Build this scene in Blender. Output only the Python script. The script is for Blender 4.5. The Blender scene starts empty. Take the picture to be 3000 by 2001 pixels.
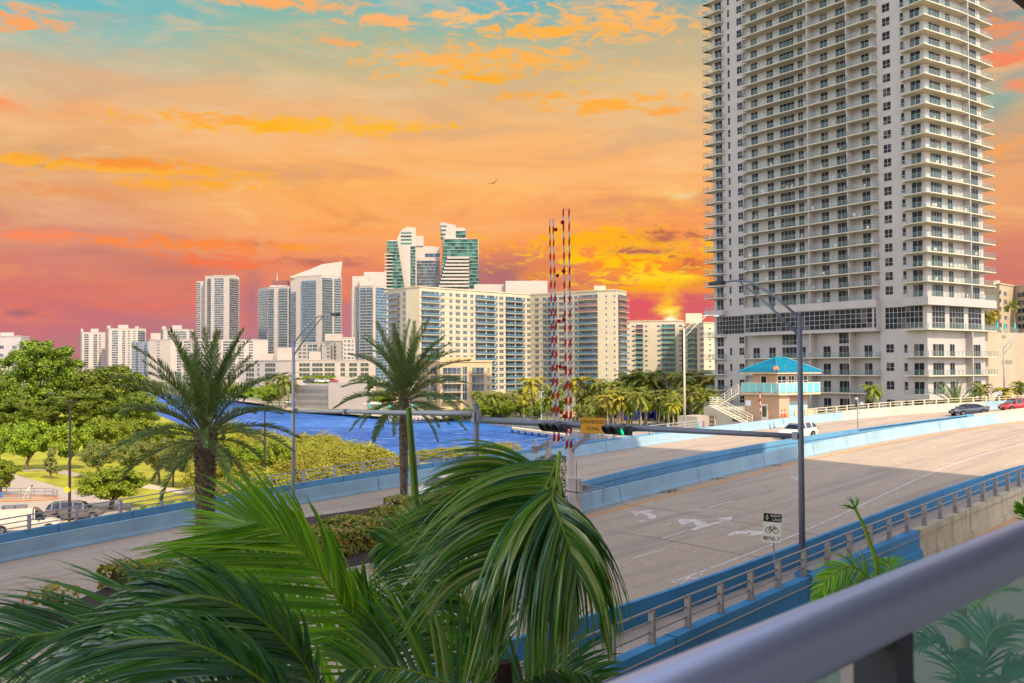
import bpy, math, random
import numpy as np
from mathutils import Vector, Matrix, Quaternion
R=math.radians
C=bpy.context.scene.collection
SC=bpy.context.scene
random.seed(7)
# ---------------------------------------------------------------- camera
F=2917.; PITCH=R(1.482); ROLL=R(-.1987); CZ=14.4      # focal length in px of a 3000 px wide frame
_cp,_sp,_cr,_sr=math.cos(PITCH),math.sin(PITCH),math.cos(ROLL),math.sin(ROLL)
cam=bpy.data.cameras.new('camera'); cam_o=bpy.data.objects.new('camera',cam); C.objects.link(cam_o)
cam.sensor_width=36; cam.lens=36*F/3000; cam.clip_start=.05; cam.clip_end=20000
R0=Vector((1,0,0)); U0=Vector((0,-_sp,_cp)); FW=Vector((0,_cp,_sp))
RX=_cr*R0+_sr*U0; UX=-_sr*R0+_cr*U0
m=Matrix((RX,UX,-FW)).transposed().to_4x4(); m.translation=(0,0,CZ)
cam_o.matrix_world=m
cam.dof.use_dof=True; cam.dof.focus_distance=45; cam.dof.aperture_fstop=11
SC.camera=cam_o
SC.view_settings.view_transform='Standard'; SC.view_settings.look='None'
SC.view_settings.exposure=.6; SC.view_settings.gamma=1
SC.cycles.max_bounces=6; SC.cycles.transparent_max_bounces=12
# ---------------------------------------------------------------- pixel (of the 3000x2001 photo) -> ray / point
def ray(px,py):
    a=px-1500; b=py-1000.5
    u=a*_cr+b*_sr; v=-a*_sr+b*_cr
    x,z=u/F,-v/F
    return (x,_cp-z*_sp,_sp+z*_cp)
def at(px,py,Y):
    r=ray(px,py); t=Y/r[1]; return Vector((r[0]*t,Y,CZ+r[2]*t))
def onz(px,py,z=0.):
    r=ray(px,py); t=(z-CZ)/r[2]; return Vector((r[0]*t,r[1]*t,z))
RUX,RUY=.757,.653
def zroad(X,Y): return CZ-9.2+.038*((X+5)*RUX+(Y-73)*RUY)
def onroad(px,py,dz=0.):
    r=ray(px,py); c=CZ-9.2+.038*(5*RUX-73*RUY)+dz
    t=(c-CZ)/(r[2]-.038*(r[0]*RUX+r[1]*RUY)); return Vector((r[0]*t,r[1]*t,CZ+r[2]*t))
# ---------------------------------------------------------------- sun
SUN_AZ=R(-56); SUN_EL=R(42)                            # direction TO the sun in the XY plane, elevation
sx,sy=math.cos(SUN_AZ),math.sin(SUN_AZ)
sun=bpy.data.lights.new('sun','SUN'); sun.energy=3.9; sun.angle=R(.55); sun.color=(1,.84,.58)
sun_o=bpy.data.objects.new('sun',sun); C.objects.link(sun_o)
sd=Vector((sx*math.cos(SUN_EL),sy*math.cos(SUN_EL),math.sin(SUN_EL)))
sun_o.rotation_euler=sd.to_track_quat('Z','Y').to_euler(); sun_o.location=(60,-80,120)
# ---------------------------------------------------------------- node helper
def lin(c):
    return tuple(((v/255)/12.92 if v/255<=.04045 else ((v/255+.055)/1.055)**2.4) for v in c[:3])+(1.,)
class NT:
    def __init__(s,tree): s.t=tree; s.n=tree.nodes; s.l=tree.links
    def _in(s,sock,v):
        if v is None: return
        if hasattr(v,'is_output'): s.l.new(v,sock)
        else: sock.default_value=v
    def m(s,op,a,b=None,c=None,clamp=False):
        n=s.n.new('ShaderNodeMath'); n.operation=op; n.use_clamp=clamp
        s._in(n.inputs[0],a); s._in(n.inputs[1],b); s._in(n.inputs[2],c); return n.outputs[0]
    def vm(s,op,a,b=None):
        n=s.n.new('ShaderNodeVectorMath'); n.operation=op; s._in(n.inputs[0],a); s._in(n.inputs[1],b); return n.outputs[0]
    def mix(s,f,a,b,mode='MIX'):
        n=s.n.new('ShaderNodeMix'); n.data_type='RGBA'; n.blend_type=mode; n.clamp_factor=True
        s._in(n.inputs[0],f); s._in(n.inputs[6],a); s._in(n.inputs[7],b); return n.outputs[2]
    def noise(s,v,sc,det=4,rough=.55,dist=0.,out=0):
        n=s.n.new('ShaderNodeTexNoise'); n.inputs['Scale'].default_value=sc; n.inputs['Detail'].default_value=det
        n.inputs['Roughness'].default_value=rough; n.inputs['Distortion'].default_value=dist
        if v is not None: s.l.new(v,n.inputs['Vector'])
        return n.outputs[out]
    def ramp(s,f,stops,interp='LINEAR'):
        n=s.n.new('ShaderNodeValToRGB'); r=n.color_ramp; r.interpolation=interp
        while len(r.elements)<len(stops): r.elements.new(.5)
        for e,(p,c) in zip(r.elements,stops): e.position=p; e.color=c
        s.l.new(f,n.inputs[0]); return n.outputs[0]
    def ss(s,v,a,b):                                   # smoothstep a->b
        n=s.n.new('ShaderNodeMapRange'); n.interpolation_type='SMOOTHSTEP'
        s._in(n.inputs[0],v); n.inputs[1].default_value=a; n.inputs[2].default_value=b; n.inputs[3].default_value=0; n.inputs[4].default_value=1
        return n.outputs[0]
    def xyz(s,x,y,z):
        n=s.n.new('ShaderNodeCombineXYZ'); s._in(n.inputs[0],x); s._in(n.inputs[1],y); s._in(n.inputs[2],z); return n.outputs[0]
# ---------------------------------------------------------------- world: sunset clouds ahead, plain daylight sky overhead and behind
W=bpy.data.worlds.new('World'); SC.world=W; W.use_nodes=True; W.node_tree.nodes.clear()
k=NT(W.node_tree)
tc=k.n.new('ShaderNodeTexCoord'); sep=k.n.new('ShaderNodeSeparateXYZ'); k.l.new(tc.outputs['Generated'],sep.inputs[0])
dx,dy,dz=sep.outputs
DEG=57.29578
az=k.m('MULTIPLY',k.m('ARCTAN2',dx,dy),DEG); el=k.m('MULTIPLY',k.m('ARCSINE',dz),DEG)
def azel(px,py):
    r=Vector(ray(px,py)).normalized(); return math.degrees(math.atan2(r.x,r.y)),math.degrees(math.asin(r.z))
v1=k.xyz(k.m('MULTIPLY',az,.055),k.m('MULTIPLY',el,.21),0.)
v2=k.xyz(k.m('MULTIPLY',az,.16),k.m('MULTIPLY',el,.62),3.7)
w1=k.noise(v1,1.,6,.6); 
warp=k.m('MULTIPLY',k.m('SUBTRACT',w1,.5),7.)
n1=k.noise(v2,1.,8,.62,.4)                             # streaky detail, 0..1 around .5
n2=k.noise(k.xyz(k.m('MULTIPLY',az,.75),k.m('MULTIPLY',el,2.0),9.1),1.,8,.6,.7)
elw=k.m('ADD',el,k.m('MULTIPLY',k.m('SUBTRACT',n1,.5),5.)); 
def colramp(px,stops):
    top=20.5; st=[]
    for py,c in reversed(stops):
        e=azel(px,py)[1]; st.append((min(1,max(0,(e+1)/(top+1))),lin(c)))
    return k.ramp(k.m('DIVIDE',k.m('ADD',elw,1.),top+1.),st)
cols=[(150,[(0,(105,188,196)),(110,(150,190,178)),(190,(205,180,150)),(260,(226,172,128)),(330,(240,165,105)),(450,(222,165,112)),(560,(222,148,100)),(650,(220,146,116)),(750,(214,130,112)),(850,(216,116,104)),(950,(200,108,112)),(1060,(184,106,122))]),
(900,[(0,(120,186,180)),(110,(160,185,160)),(200,(190,180,142)),(300,(228,174,120)),(400,(246,172,100)),(500,(252,168,84)),(600,(253,164,74)),(700,(252,148,68)),(790,(236,132,92)),(880,(212,120,108)),(960,(188,116,128)),(1060,(168,118,138))]),
(1500,[(0,(92,180,194)),(90,(150,184,168)),(190,(206,184,132)),(300,(228,178,124)),(400,(248,178,108)),(500,(253,176,98)),(620,(253,164,84)),(710,(250,150,76)),(780,(232,128,90)),(840,(196,112,112)),(900,(226,110,80)),(1060,(220,100,80))]),
(2000,[(0,(140,172,168)),(120,(190,180,145)),(250,(214,184,136)),(370,(238,182,122)),(480,(252,174,98)),(580,(250,164,88)),(680,(250,140,64)),(760,(250,130,50)),(850,(250,140,44)),(900,(240,110,78)),(960,(228,96,88)),(1060,(220,100,80))]),
(2950,[(0,(168,150,140)),(90,(96,158,166)),(180,(190,150,125)),(270,(112,166,160)),(360,(190,165,130)),(450,(226,158,108)),(560,(236,152,94)),(650,(228,140,96)),(740,(218,124,98)),(830,(206,118,108)),(930,(196,112,112)),(1060,(190,110,112))])]
azw=k.m('ADD',az,warp); sky=None; prev=None
for px,st in cols:
    c=colramp(px,st); a=azel(px,600)[0]
    sky=c if sky is None else k.mix(k.ss(azw,prev,a),sky,c)
    prev=a
def blob(px,py,rx,ry,col,th=.5,soft=.3,amt=.55,nz=None,op=1.):
    global sky
    a0,e0=azel(px,py); ra=rx/F*DEG; re=ry/F*DEG
    a=k.m('DIVIDE',k.m('SUBTRACT',az,a0),ra); e=k.m('DIVIDE',k.m('SUBTRACT',el,e0),re)
    d=k.m('SQRT',k.m('ADD',k.m('MULTIPLY',a,a),k.m('MULTIPLY',e,e)))
    f=k.m('ADD',k.m('SUBTRACT',1.,d),k.m('MULTIPLY',k.m('SUBTRACT',n2 if nz is None else nz,.5),amt*8))
    f=k.m('MULTIPLY',k.ss(f,th-.74,th-.74+soft*2.9),op); sky=k.mix(f,sky,lin(col))
_f=k.m('MULTIPLY',k.ss(n1,.50,.66),.55); sky=k.mix(_f,sky,k.mix(k.ss(el,2.,11.),lin((236,122,92)),k.mix(k.ss(el,10.,16.),lin((255,196,112)),lin((226,190,150)))))
n3=k.noise(k.xyz(k.m('MULTIPLY',az,.09),k.m('MULTIPLY',el,.5),21.3),1.,7,.6,.5)
sky=k.mix(k.m('MULTIPLY',k.ss(n3,.52,.68),.42),sky,k.mix(k.ss(el,8.,15.),lin((176,112,112)),lin((196,170,138))))
sky=k.mix(k.m('MULTIPLY',k.ss(n3,.46,.34),.30),sky,k.mix(k.ss(el,6.,14.),lin((240,132,84)),lin((250,188,118))))
sky=k.mix(k.m('MULTIPLY',k.m('MULTIPLY',k.ss(el,4.,9.),k.m('SUBTRACT',1.,k.ss(el,15.,19.))),k.m('MULTIPLY_ADD',k.ss(n3,.35,.6),-.22,.34)),sky,lin((250,214,160)))
sky=k.mix(k.m('MULTIPLY',k.m('SUBTRACT',1.,k.ss(el,1.,6.5)),.16),sky,lin((214,160,160)))
# dark, purplish banks first, then the lit clouds
blob(1490,800,190,62,(150,104,120),.6,.5,.3,n1,.9); blob(750,715,80,14,(176,100,96),.6,.5,.3,None,.8)
blob(740,870,40,130,(150,110,136),.6,.6,.3,n1,.75); blob(520,790,300,46,(176,108,112),.6,.6,.4,n1,.7)
blob(60,915,60,18,(128,96,116),.6,.5,.3,None,.8); blob(250,740,330,40,(186,112,108),.6,.7,.4,n1,.6)
blob(950,765,160,20,(160,96,96),.6,.5,.4,None,.75); blob(380,478,60,14,(190,120,90),.6,.5,.3,None,.8); blob(130,485,60,10,(170,120,100),.6,.5,.3,None,.8)
blob(2880,60,130,44,(150,120,112),.6,.6,.3,n1,.7); blob(2920,330,80,50,(100,164,166),.5,.6,.3,n1,.8)
blob(70,58,95,34,(252,168,100),.5,.35,.5); blob(20,300,60,26,(250,160,108),.6,.4,.4)
blob(830,6,240,22,(252,176,104),.5,.35,.45); blob(1120,60,120,22,(250,180,112),.6,.35,.6); blob(1350,55,90,26,(250,190,120),.6,.35,.6)
blob(1000,125,110,16,(240,176,110),.6,.4,.6); blob(1780,62,380,62,(253,184,104),.62,.4,.62); blob(1640,88,260,26,(255,180,70),.62,.4,.6)
blob(1420,176,400,48,(254,180,84),.62,.4,.6); blob(1390,228,150,20,(255,176,50),.5,.4,.5); blob(1700,235,200,16,(236,190,110),.7,.5,.5)
blob(1780,306,200,34,(255,176,70),.55,.4,.55); blob(1560,280,160,20,(250,176,80),.7,.4,.5); blob(1960,325,90,14,(255,170,80),.5,.4,.45)
blob(760,366,330,26,(255,182,36),.45,.4,.5); blob(1080,372,260,24,(254,184,60),.6,.4,.55); blob(620,350,180,26,(253,168,84),.7,.5,.5)
blob(300,488,520,26,(254,178,58),.5,.45,.5); blob(350,476,190,16,(250,150,60),.5,.4,.45); blob(560,540,240,20,(253,172,58),.6,.4,.5); blob(180,560,260,26,(240,150,90),.6,.5,.5,None,.7)
blob(120,690,240,24,(250,140,96),.6,.4,.55); blob(560,715,340,26,(252,140,70),.6,.45,.5); blob(640,770,220,26,(248,120,76),.62,.5,.5); blob(330,890,420,36,(230,112,96),.6,.6,.5,n1,.7); blob(900,730,160,30,(255,160,40),.7,.5,.5,n1)
blob(1230,560,380,60,(255,184,80),.6,.8,.5,n1,.8); blob(1980,565,150,30,(255,208,120),.5,.6,.4,n1,.9); blob(2000,575,70,18,(236,226,170),.5,.6,.3,n1,.9)
blob(1900,600,280,30,(255,186,80),.62,.6,.5,n1,.8)
blob(1830,760,400,110,(255,146,30),.5,.6,.6,n1,.95); blob(1860,745,330,80,(255,196,26),.62,.4,.72); blob(1780,700,280,34,(255,178,30),.55,.4,.6)
blob(1960,690,110,22,(196,110,84),.62,.4,.6); blob(1880,735,130,16,(190,104,90),.64,.4,.6); blob(2020,780,80,40,(214,104,74),.66,.4,.6)
blob(1930,815,210,34,(255,214,40),.6,.4,.62); blob(1900,845,260,22,(255,176,20),.5,.5,.4)
blob(1870,905,110,44,(226,92,100),.48,.3,.36); blob(2040,890,90,50,(216,98,104),.48,.3,.36); blob(2060,840,50,30,(240,150,60),.5,.5,.3)
blob(1960,900,44,60,(255,196,40),.5,.4,.4); blob(1964,925,34,26,(255,240,120),.45,.5,.3); blob(1962,938,20,11,(255,255,235),.4,.4,.15)
blob(2940,90,90,34,(240,150,96),.5,.45,.5); blob(2950,170,80,30,(246,140,100),.5,.4,.5); blob(2985,130,40,16,(250,150,90),.5,.4,.4); blob(2960,430,120,30,(250,166,92),.6,.5,.5); blob(2975,250,50,24,(240,150,110),.6,.5,.5)
nish=k.n.new('ShaderNodeTexSky'); nish.sky_type='NISHITA'; nish.sun_disc=False
nish.sun_elevation=SUN_EL; nish.sun_rotation=math.pi/2-SUN_AZ; nish.air_density=1.0; nish.dust_density=.6; nish.ozone_density=1.2
day=k.vm('MULTIPLY',nish.outputs[0],(.145,.145,.15))
cl=k.m('MULTIPLY',k.ss(k.noise(tc.outputs['Generated'],2.2,6,.55),.42,.66),.7)
day=k.mix(cl,day,(1.6,1.54,1.5,1))
day=k.vm('MULTIPLY',day,k.xyz(*[k.m('ADD',.92,k.m('MULTIPLY',k.m('SUBTRACT',1.,k.ss(el,0.,50.)),f_)) for f_ in (1.0,.9,.85)]))
# the sunset sector: ahead of the camera and below 27 degrees
fs=k.m('MULTIPLY',k.m('SUBTRACT',1.,k.ss(el,21.,34.)),k.m('SUBTRACT',1.,k.ss(k.m('ABSOLUTE',az),36.,75.)))
final=k.mix(fs,day,k.vm('MULTIPLY',sky,(.66,.66,.66)))
bg=k.n.new('ShaderNodeBackground'); k.l.new(final,bg.inputs[0]); bg.inputs[1].default_value=1.0
wo=k.n.new('ShaderNodeOutputWorld'); k.l.new(bg.outputs[0],wo.inputs[0])
try: W.cycles.sampling_method='MANUAL'; W.cycles.sample_map_resolution=512
except Exception: pass
# ---------------------------------------------------------------- tagging / objects
def tag(o,label,cat=None,group=None,kind=None):
    if label: o['label']=label
    if cat: o['category']=cat
    if group: o['group']=group
    if kind: o['kind']=kind
    return o
def thing(name,label,cat,loc=(0,0,0),rz=0.,group=None):
    o=bpy.data.objects.new(name,None); C.objects.link(o); o.empty_display_size=.2
    o.location=loc; o.rotation_euler=(0,0,rz); return tag(o,label,cat,group)
KIDS={}
def link(o,parent=None):
    C.objects.link(o)
    if parent is not None: o.parent=parent; KIDS.setdefault(parent.name,[]).append(o)
    return o
def dup(root,loc=None,rz=None,sc=None,label=None,group=None,extra=None):
    r=root.copy(); C.objects.link(r)
    if loc is not None: r.location=loc
    if rz is not None: r.rotation_euler=(0,0,rz)
    if sc is not None: r.scale=(sc,)*3 if isinstance(sc,(int,float)) else sc
    if label: r['label']=label
    if group: r['group']=group
    for ch in KIDS.get(root.name,[]):
        c=ch.copy(); link(c,r)
        for g in KIDS.get(ch.name,[]): link(g.copy(),c)
    return r
class MB:
    def __init__(s): s.v=[]; s.f=[]; s.mi=[]; s.cur=0
    def quad(s,a,b,c,d): n=len(s.v); s.v+=[tuple(a),tuple(b),tuple(c),tuple(d)]; s.f.append((n,n+1,n+2,n+3)); s.mi.append(s.cur)
    def poly(s,pts): n=len(s.v); s.v+=[tuple(p) for p in pts]; s.f.append(tuple(range(n,n+len(pts)))); s.mi.append(s.cur)
    def hexa(s,p):                                     # 8 corners: bottom 4 ccw, top 4 ccw
        n=len(s.v); s.v+=[tuple(q) for q in p]
        for f in ((3,2,1,0),(4,5,6,7),(0,1,5,4),(1,2,6,5),(2,3,7,6),(3,0,4,7)): s.f.append(tuple(n+i for i in f)); s.mi.append(s.cur)
    def box(s,x0,x1,y0,y1,z0,z1):
        s.hexa([(x0,y0,z0),(x1,y0,z0),(x1,y1,z0),(x0,y1,z0),(x0,y0,z1),(x1,y0,z1),(x1,y1,z1),(x0,y1,z1)])
    def obox(s,c,ux,hx,hy,z0,z1):                      # oriented box: centre xy, unit dir, half sizes
        c=Vector((c[0],c[1])); u=Vector((ux[0],ux[1])).normalized(); v=Vector((-u.y,u.x))
        q=[c-u*hx-v*hy,c+u*hx-v*hy,c+u*hx+v*hy,c-u*hx+v*hy]
        s.hexa([(p.x,p.y,z0) for p in q]+[(p.x,p.y,z1) for p in q])
    def prism(s,pts,z0,z1):                            # plan polygon extruded
        n=len(s.v); k_=len(pts); s.v+=[(p[0],p[1],z0) for p in pts]+[(p[0],p[1],z1) for p in pts]
        for i in range(k_): j=(i+1)%k_; s.f.append((n+i,n+j,n+k_+j,n+k_+i)); s.mi.append(s.cur)
        s.f.append(tuple(n+k_+i for i in range(k_))); s.mi.append(s.cur); s.f.append(tuple(n+i for i in reversed(range(k_)))); s.mi.append(s.cur)
    def tube(s,pts,r,seg=8,cap=True):
        pts=[Vector(p) for p in pts]; rs=r if isinstance(r,(list,tuple)) else [r]*len(pts); n=len(s.v); up=None
        for i,p in enumerate(pts):
            t=(pts[min(i+1,len(pts)-1)]-pts[max(i-1,0)]).normalized()
            if up is None: up=Vector((0,0,1)) if abs(t.z)<.9 else Vector((1,0,0))
            a=t.cross(up).normalized(); b=a.cross(t).normalized(); up=b
            for j in range(seg):
                th=2*math.pi*j/seg; s.v.append(tuple(p+(a*math.cos(th)+b*math.sin(th))*rs[i]))
        for i in range(len(pts)-1):
            for j in range(seg):
                k2=(j+1)%seg; s.f.append((n+i*seg+j,n+i*seg+k2,n+(i+1)*seg+k2,n+(i+1)*seg+j)); s.mi.append(s.cur)
        if cap:
            s.f.append(tuple(n+j for j in reversed(range(seg)))); s.mi.append(s.cur)
            s.f.append(tuple(n+(len(pts)-1)*seg+j for j in range(seg))); s.mi.append(s.cur)
    def sweep(s,path,prof,dirs=None,closed=True):       # path: list of (x,y,z); prof: [(off,h)] off to the right of travel
        n=len(s.v); P=len(prof)
        for i,p in enumerate(path):
            a=path[max(i-1,0)]; b=path[min(i+1,len(path)-1)]; t=Vector((b[0]-a[0],b[1]-a[1])).normalized(); nr=Vector((t.y,-t.x))
            for o,h in prof: s.v.append((p[0]+nr.x*o,p[1]+nr.y*o,p[2]+h))
        for i in range(len(path)-1):
            for j in range(P if closed else P-1):
                k2=(j+1)%P; s.f.append((n+i*P+j,n+i*P+k2,n+(i+1)*P+k2,n+(i+1)*P+j)); s.mi.append(s.cur)
        if closed:
            s.f.append(tuple(n+j for j in range(P))); s.mi.append(s.cur); s.f.append(tuple(n+(len(path)-1)*P+j for j in reversed(range(P)))); s.mi.append(s.cur)
    def mesh(s,name,mats,smooth=False):
        me=bpy.data.meshes.new(name); me.from_pydata(s.v,[],s.f)
        mats=mats if isinstance(mats,(list,tuple)) else [mats]
        for m_ in mats: me.materials.append(m_)
        if len(mats)>1: me.polygons.foreach_set('material_index',s.mi)
        if smooth: me.polygons.foreach_set('use_smooth',[True]*len(s.f))
        me.update(); return me
    def obj(s,name,mats,parent=None,smooth=False):
        return link(bpy.data.objects.new(name,s.mesh(name,mats,smooth)),parent)
def struct(name,mb,mat,smooth=False): return tag(mb.obj(name,mat,None,smooth),None,None,None,'structure')
# ---------------------------------------------------------------- materials
MATS={}
def mat(name,col,rough=.7,var=.12,scale=1.5,metal=0.,bump=0.,spec=.4,coord='Object',stretch=None,dirt=None,rnd=0.,island=0.,isl_cols=None,em=None):
    if name in MATS: return MATS[name]
    M=bpy.data.materials.new(name); M.use_nodes=True; t=NT(M.node_tree); b=t.n['Principled BSDF']
    c=lin(col) if max(col)>1 else tuple(col)+(1.,)
    tcn=t.n.new('ShaderNodeTexCoord'); v=tcn.outputs[coord]
    if stretch: v=t.vm('MULTIPLY',v,stretch)
    out=c
    if var>0:
        n=t.noise(v,scale,6,.6)
        f=t.ss(n,.3,.7); out=t.mix(f,tuple(x*(1-var) for x in c[:3])+(1,),tuple(min(1,x*(1+var)) for x in c[:3])+(1,))
    if dirt:                                           # (colour, amount, stretch): runs and stains with shapes of their own
        n=t.noise(t.vm('MULTIPLY',tcn.outputs[coord],dirt[2]),1.,6,.65); out=t.mix(t.m('MULTIPLY',t.ss(n,.5,.75),dirt[1]),out,lin(dirt[0]))
    if isl_cols:
        g=t.n.new('ShaderNodeNewGeometry'); st=[(i/max(1,len(isl_cols)-1),lin(cc)) for i,cc in enumerate(isl_cols)]
        out=t.mix(.85,out,t.ramp(g.outputs['Random Per Island'],st))
    if island or rnd:
        if island: g=t.n.new('ShaderNodeNewGeometry'); rr=g.outputs['Random Per Island']; am=island
        else: g=t.n.new('ShaderNodeObjectInfo'); rr=g.outputs['Random']; am=rnd
        f=t.m('MULTIPLY_ADD',rr,2*am,1-am); h=t.n.new('ShaderNodeHueSaturation'); t._in(h.inputs['Color'],out); t.l.new(f,h.inputs['Value']); out=h.outputs[0]
    t._in(b.inputs['Base Color'],out); b.inputs['Roughness'].default_value=rough; b.inputs['Metallic'].default_value=metal
    b.inputs['Specular IOR Level'].default_value=spec
    if em: b.inputs['Emission Color'].default_value=lin(em[0]); b.inputs['Emission Strength'].default_value=em[1]
    if bump:
        bn=t.n.new('ShaderNodeBump'); bn.inputs['Strength'].default_value=bump; bn.inputs['Distance'].default_value=.02
        t.l.new(t.noise(v,scale*6,5,.6),bn.inputs['Height']); t.l.new(bn.outputs[0],b.inputs['Normal'])
    MATS[name]=M; return M
def glassmat(name,col,alpha=.5,rough=.05):
    if name in MATS: return MATS[name]
    M=bpy.data.materials.new(name); M.use_nodes=True; t=NT(M.node_tree); b=t.n['Principled BSDF']
    b.inputs['Base Color'].default_value=lin(col); b.inputs['Roughness'].default_value=rough; b.inputs['Alpha'].default_value=alpha
    b.inputs['Specular IOR Level'].default_value=.6; MATS[name]=M; return M
def winmat(name,cols,rough=.08,island=True,spec=.5):    # window glass: panes differ (curtains, blinds, dark rooms)
    M=bpy.data.materials.new(name); M.use_nodes=True; t=NT(M.node_tree); b=t.n['Principled BSDF']
    g=t.n.new('ShaderNodeNewGeometry'); oi=t.n.new('ShaderNodeObjectInfo')
    r=t.m('FRACT',t.m('ADD',g.outputs['Random Per Island'],oi.outputs['Random']))
    st=[(i/len(cols),lin(c)) for i,c in enumerate(cols)]
    t.l.new(t.ramp(r,st,'CONSTANT'),b.inputs['Base Color']); b.inputs['Roughness'].default_value=rough; b.inputs['Specular IOR Level'].default_value=spec
    MATS[name]=M; return M
def leafmat(name,cols,rough=.45,trans=.3,spec=.4,rnd=.15):
    M=bpy.data.materials.new(name); M.use_nodes=True; t=NT(M.node_tree); b=t.n['Principled BSDF']; o=t.n['Material Output']
    g=t.n.new('ShaderNodeNewGeometry'); oi=t.n.new('ShaderNodeObjectInfo')
    c=t.ramp(g.outputs['Random Per Island'],[(i/max(1,len(cols)-1),lin(q)) for i,q in enumerate(cols)])
    h=t.n.new('ShaderNodeHueSaturation'); t.l.new(c,h.inputs['Color']); t.l.new(t.m('MULTIPLY_ADD',oi.outputs['Random'],2*rnd,1-rnd),h.inputs['Value'])
    t.l.new(t.m('MULTIPLY_ADD',oi.outputs['Random'],.03,.485),h.inputs['Hue'])
    t.l.new(h.outputs[0],b.inputs['Base Color']); b.inputs['Roughness'].default_value=rough; b.inputs['Specular IOR Level'].default_value=spec
    tr=t.n.new('ShaderNodeBsdfTranslucent'); t.l.new(h.outputs[0],tr.inputs[0]); mx=t.n.new('ShaderNodeMixShader'); mx.inputs[0].default_value=trans
    t.l.new(b.outputs[0],mx.inputs[1]); t.l.new(tr.outputs[0],mx.inputs[2]); t.l.new(mx.outputs[0],o.inputs[0]); MATS[name]=M; return M
M_white=mat('white_stucco',(168,160,157),.8,.05,.3,dirt=((150,140,130),.3,(1.2,1.2,.12)))
M_slab=mat('balcony_concrete',(192,182,166),.75,.04,.5)
M_metal=mat('grey_metal',(120,124,130),.45,.06,3,metal=.5)
M_alum=mat('aluminium_rail',(150,148,148),.5,.06,3,metal=.3)
M_dark=mat('dark_metal',(40,42,46),.5,.1,3)
M_black=mat('black',(14,14,15),.6,0)
M_rubber=mat('rubber',(24,24,25),.85,.1)
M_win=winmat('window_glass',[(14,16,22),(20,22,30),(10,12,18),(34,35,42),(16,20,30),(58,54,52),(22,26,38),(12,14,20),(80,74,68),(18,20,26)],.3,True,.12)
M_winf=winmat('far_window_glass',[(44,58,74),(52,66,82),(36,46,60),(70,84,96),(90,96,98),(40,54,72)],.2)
M_frame=mat('window_frame',(160,158,158),.5,0)
M_bglass=glassmat('balcony_glass',(120,156,150),.17)
# ================================================================ GROUND, WATER, ROAD
M_grass=mat('grass',(150,146,28),.95,.3,.25,dirt=((112,98,30),.6,(.35,.35,.35)))
M_land=mat('far_land',(120,118,84),.95,.25,.05)
M_pave=mat('pale_paving',(168,152,138),.9,.06,.4,dirt=((148,132,118),.4,(.15,.6,.3)))
M_conc=bpy.data.materials.new('road_concrete'); M_conc.use_nodes=True; t=NT(M_conc.node_tree); b=t.n['Principled BSDF']; tcn=t.n.new('ShaderNodeTexCoord'); mp=t.n.new('ShaderNodeMapping'); mp.inputs['Rotation'].default_value=(0,0,R(-46)); t.l.new(tcn.outputs['Object'],mp.inputs['Vector']); ov=mp.outputs[0]
fine=t.noise(t.vm('MULTIPLY',ov,(5.,9.,5.)),1.,6,.7); strk=t.noise(t.vm('MULTIPLY',ov,(.035,.9,1.)),1.,5,.6); blot=t.noise(t.vm('MULTIPLY',ov,(.25,.4,1.)),1.,7,.65); tyr=t.noise(t.vm('MULTIPLY',ov,(.9,.05,1.)),1.,5,.7)
c=t.mix(t.ss(fine,.35,.65),lin((162,142,125)),lin((184,164,144))); c=t.mix(t.m('MULTIPLY',t.ss(strk,.48,.66),.55),c,lin((142,128,120))); c=t.mix(t.m('MULTIPLY',t.ss(blot,.55,.72),.5),c,lin((196,180,160))); c=t.mix(t.m('MULTIPLY',t.ss(blot,.42,.28),.55),c,lin((136,122,112))); c=t.mix(t.m('MULTIPLY',t.ss(tyr,.6,.75),.6),c,lin((116,102,94)))
t.l.new(c,b.inputs['Base Color']); b.inputs['Roughness'].default_value=.85; bn=t.n.new('ShaderNodeBump'); bn.inputs['Strength'].default_value=.2; bn.inputs['Distance'].default_value=.01; t.l.new(fine,bn.inputs['Height']); t.l.new(bn.outputs[0],b.inputs['Normal'])
M_seawall=mat('seawall_concrete',(170,158,138),.9,.15,.6,dirt=((90,80,66),.6,(.8,.8,.3)))
def curve(P,deg=3,n=70,ext=(0,0)):
    P=[Vector((p[0],p[1])) for p in P]; s=[0]
    for a,b in zip(P,P[1:]): s.append(s[-1]+(b-a).length)
    fx=np.polyfit(s,[p.x for p in P],deg); fy=np.polyfit(s,[p.y for p in P],deg); L=s[-1]
    out=[Vector((float(np.polyval(fx,u)),float(np.polyval(fy,u)))) for u in np.linspace(0,L,n)]
    if ext[0]: d=(out[0]-out[1]).normalized(); out=[out[0]+d*ext[0]*(q/6) for q in range(6,0,-1)]+out
    if ext[1]: d=(out[-1]-out[-2]).normalized(); out=out+[out[-1]+d*ext[1]*(q/6) for q in range(1,7)]
    return out
def P3(path,dz=0.): return [(p[0],p[1],zroad(p[0],p[1])+dz) for p in path]
def rd(pts,dz=0.): return [onroad(a,b,dz) for a,b in pts]
def offs(path,d):
    out=[]
    for i,p in enumerate(path):
        t=(path[min(i+1,len(path)-1)]-path[max(i-1,0)]).normalized(); out.append(Vector((p.x+t.y*d,p.y-t.x*d)))
    return out
FARB=curve(rd([(0,1652),(300,1587),(540,1540),(900,1480),(1250,1412),(1690,1333),(1950,1300),(2150,1270),(2480,1232),(2700,1209),(2880,1200),(2960,1198)]),4,80,(34,40))
MEDA=curve(rd([(1700,1412),(1960,1347),(2300,1288),(2500,1258),(2840,1213),(3000,1195)],1.07),3,50,(0,40))
MEDB=curve(rd([(1330,1598),(1690,1510),(1830,1470),(2000,1420),(2300,1357),(2600,1290),(2900,1243),(3000,1232)]),3,60,(0,40))
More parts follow.
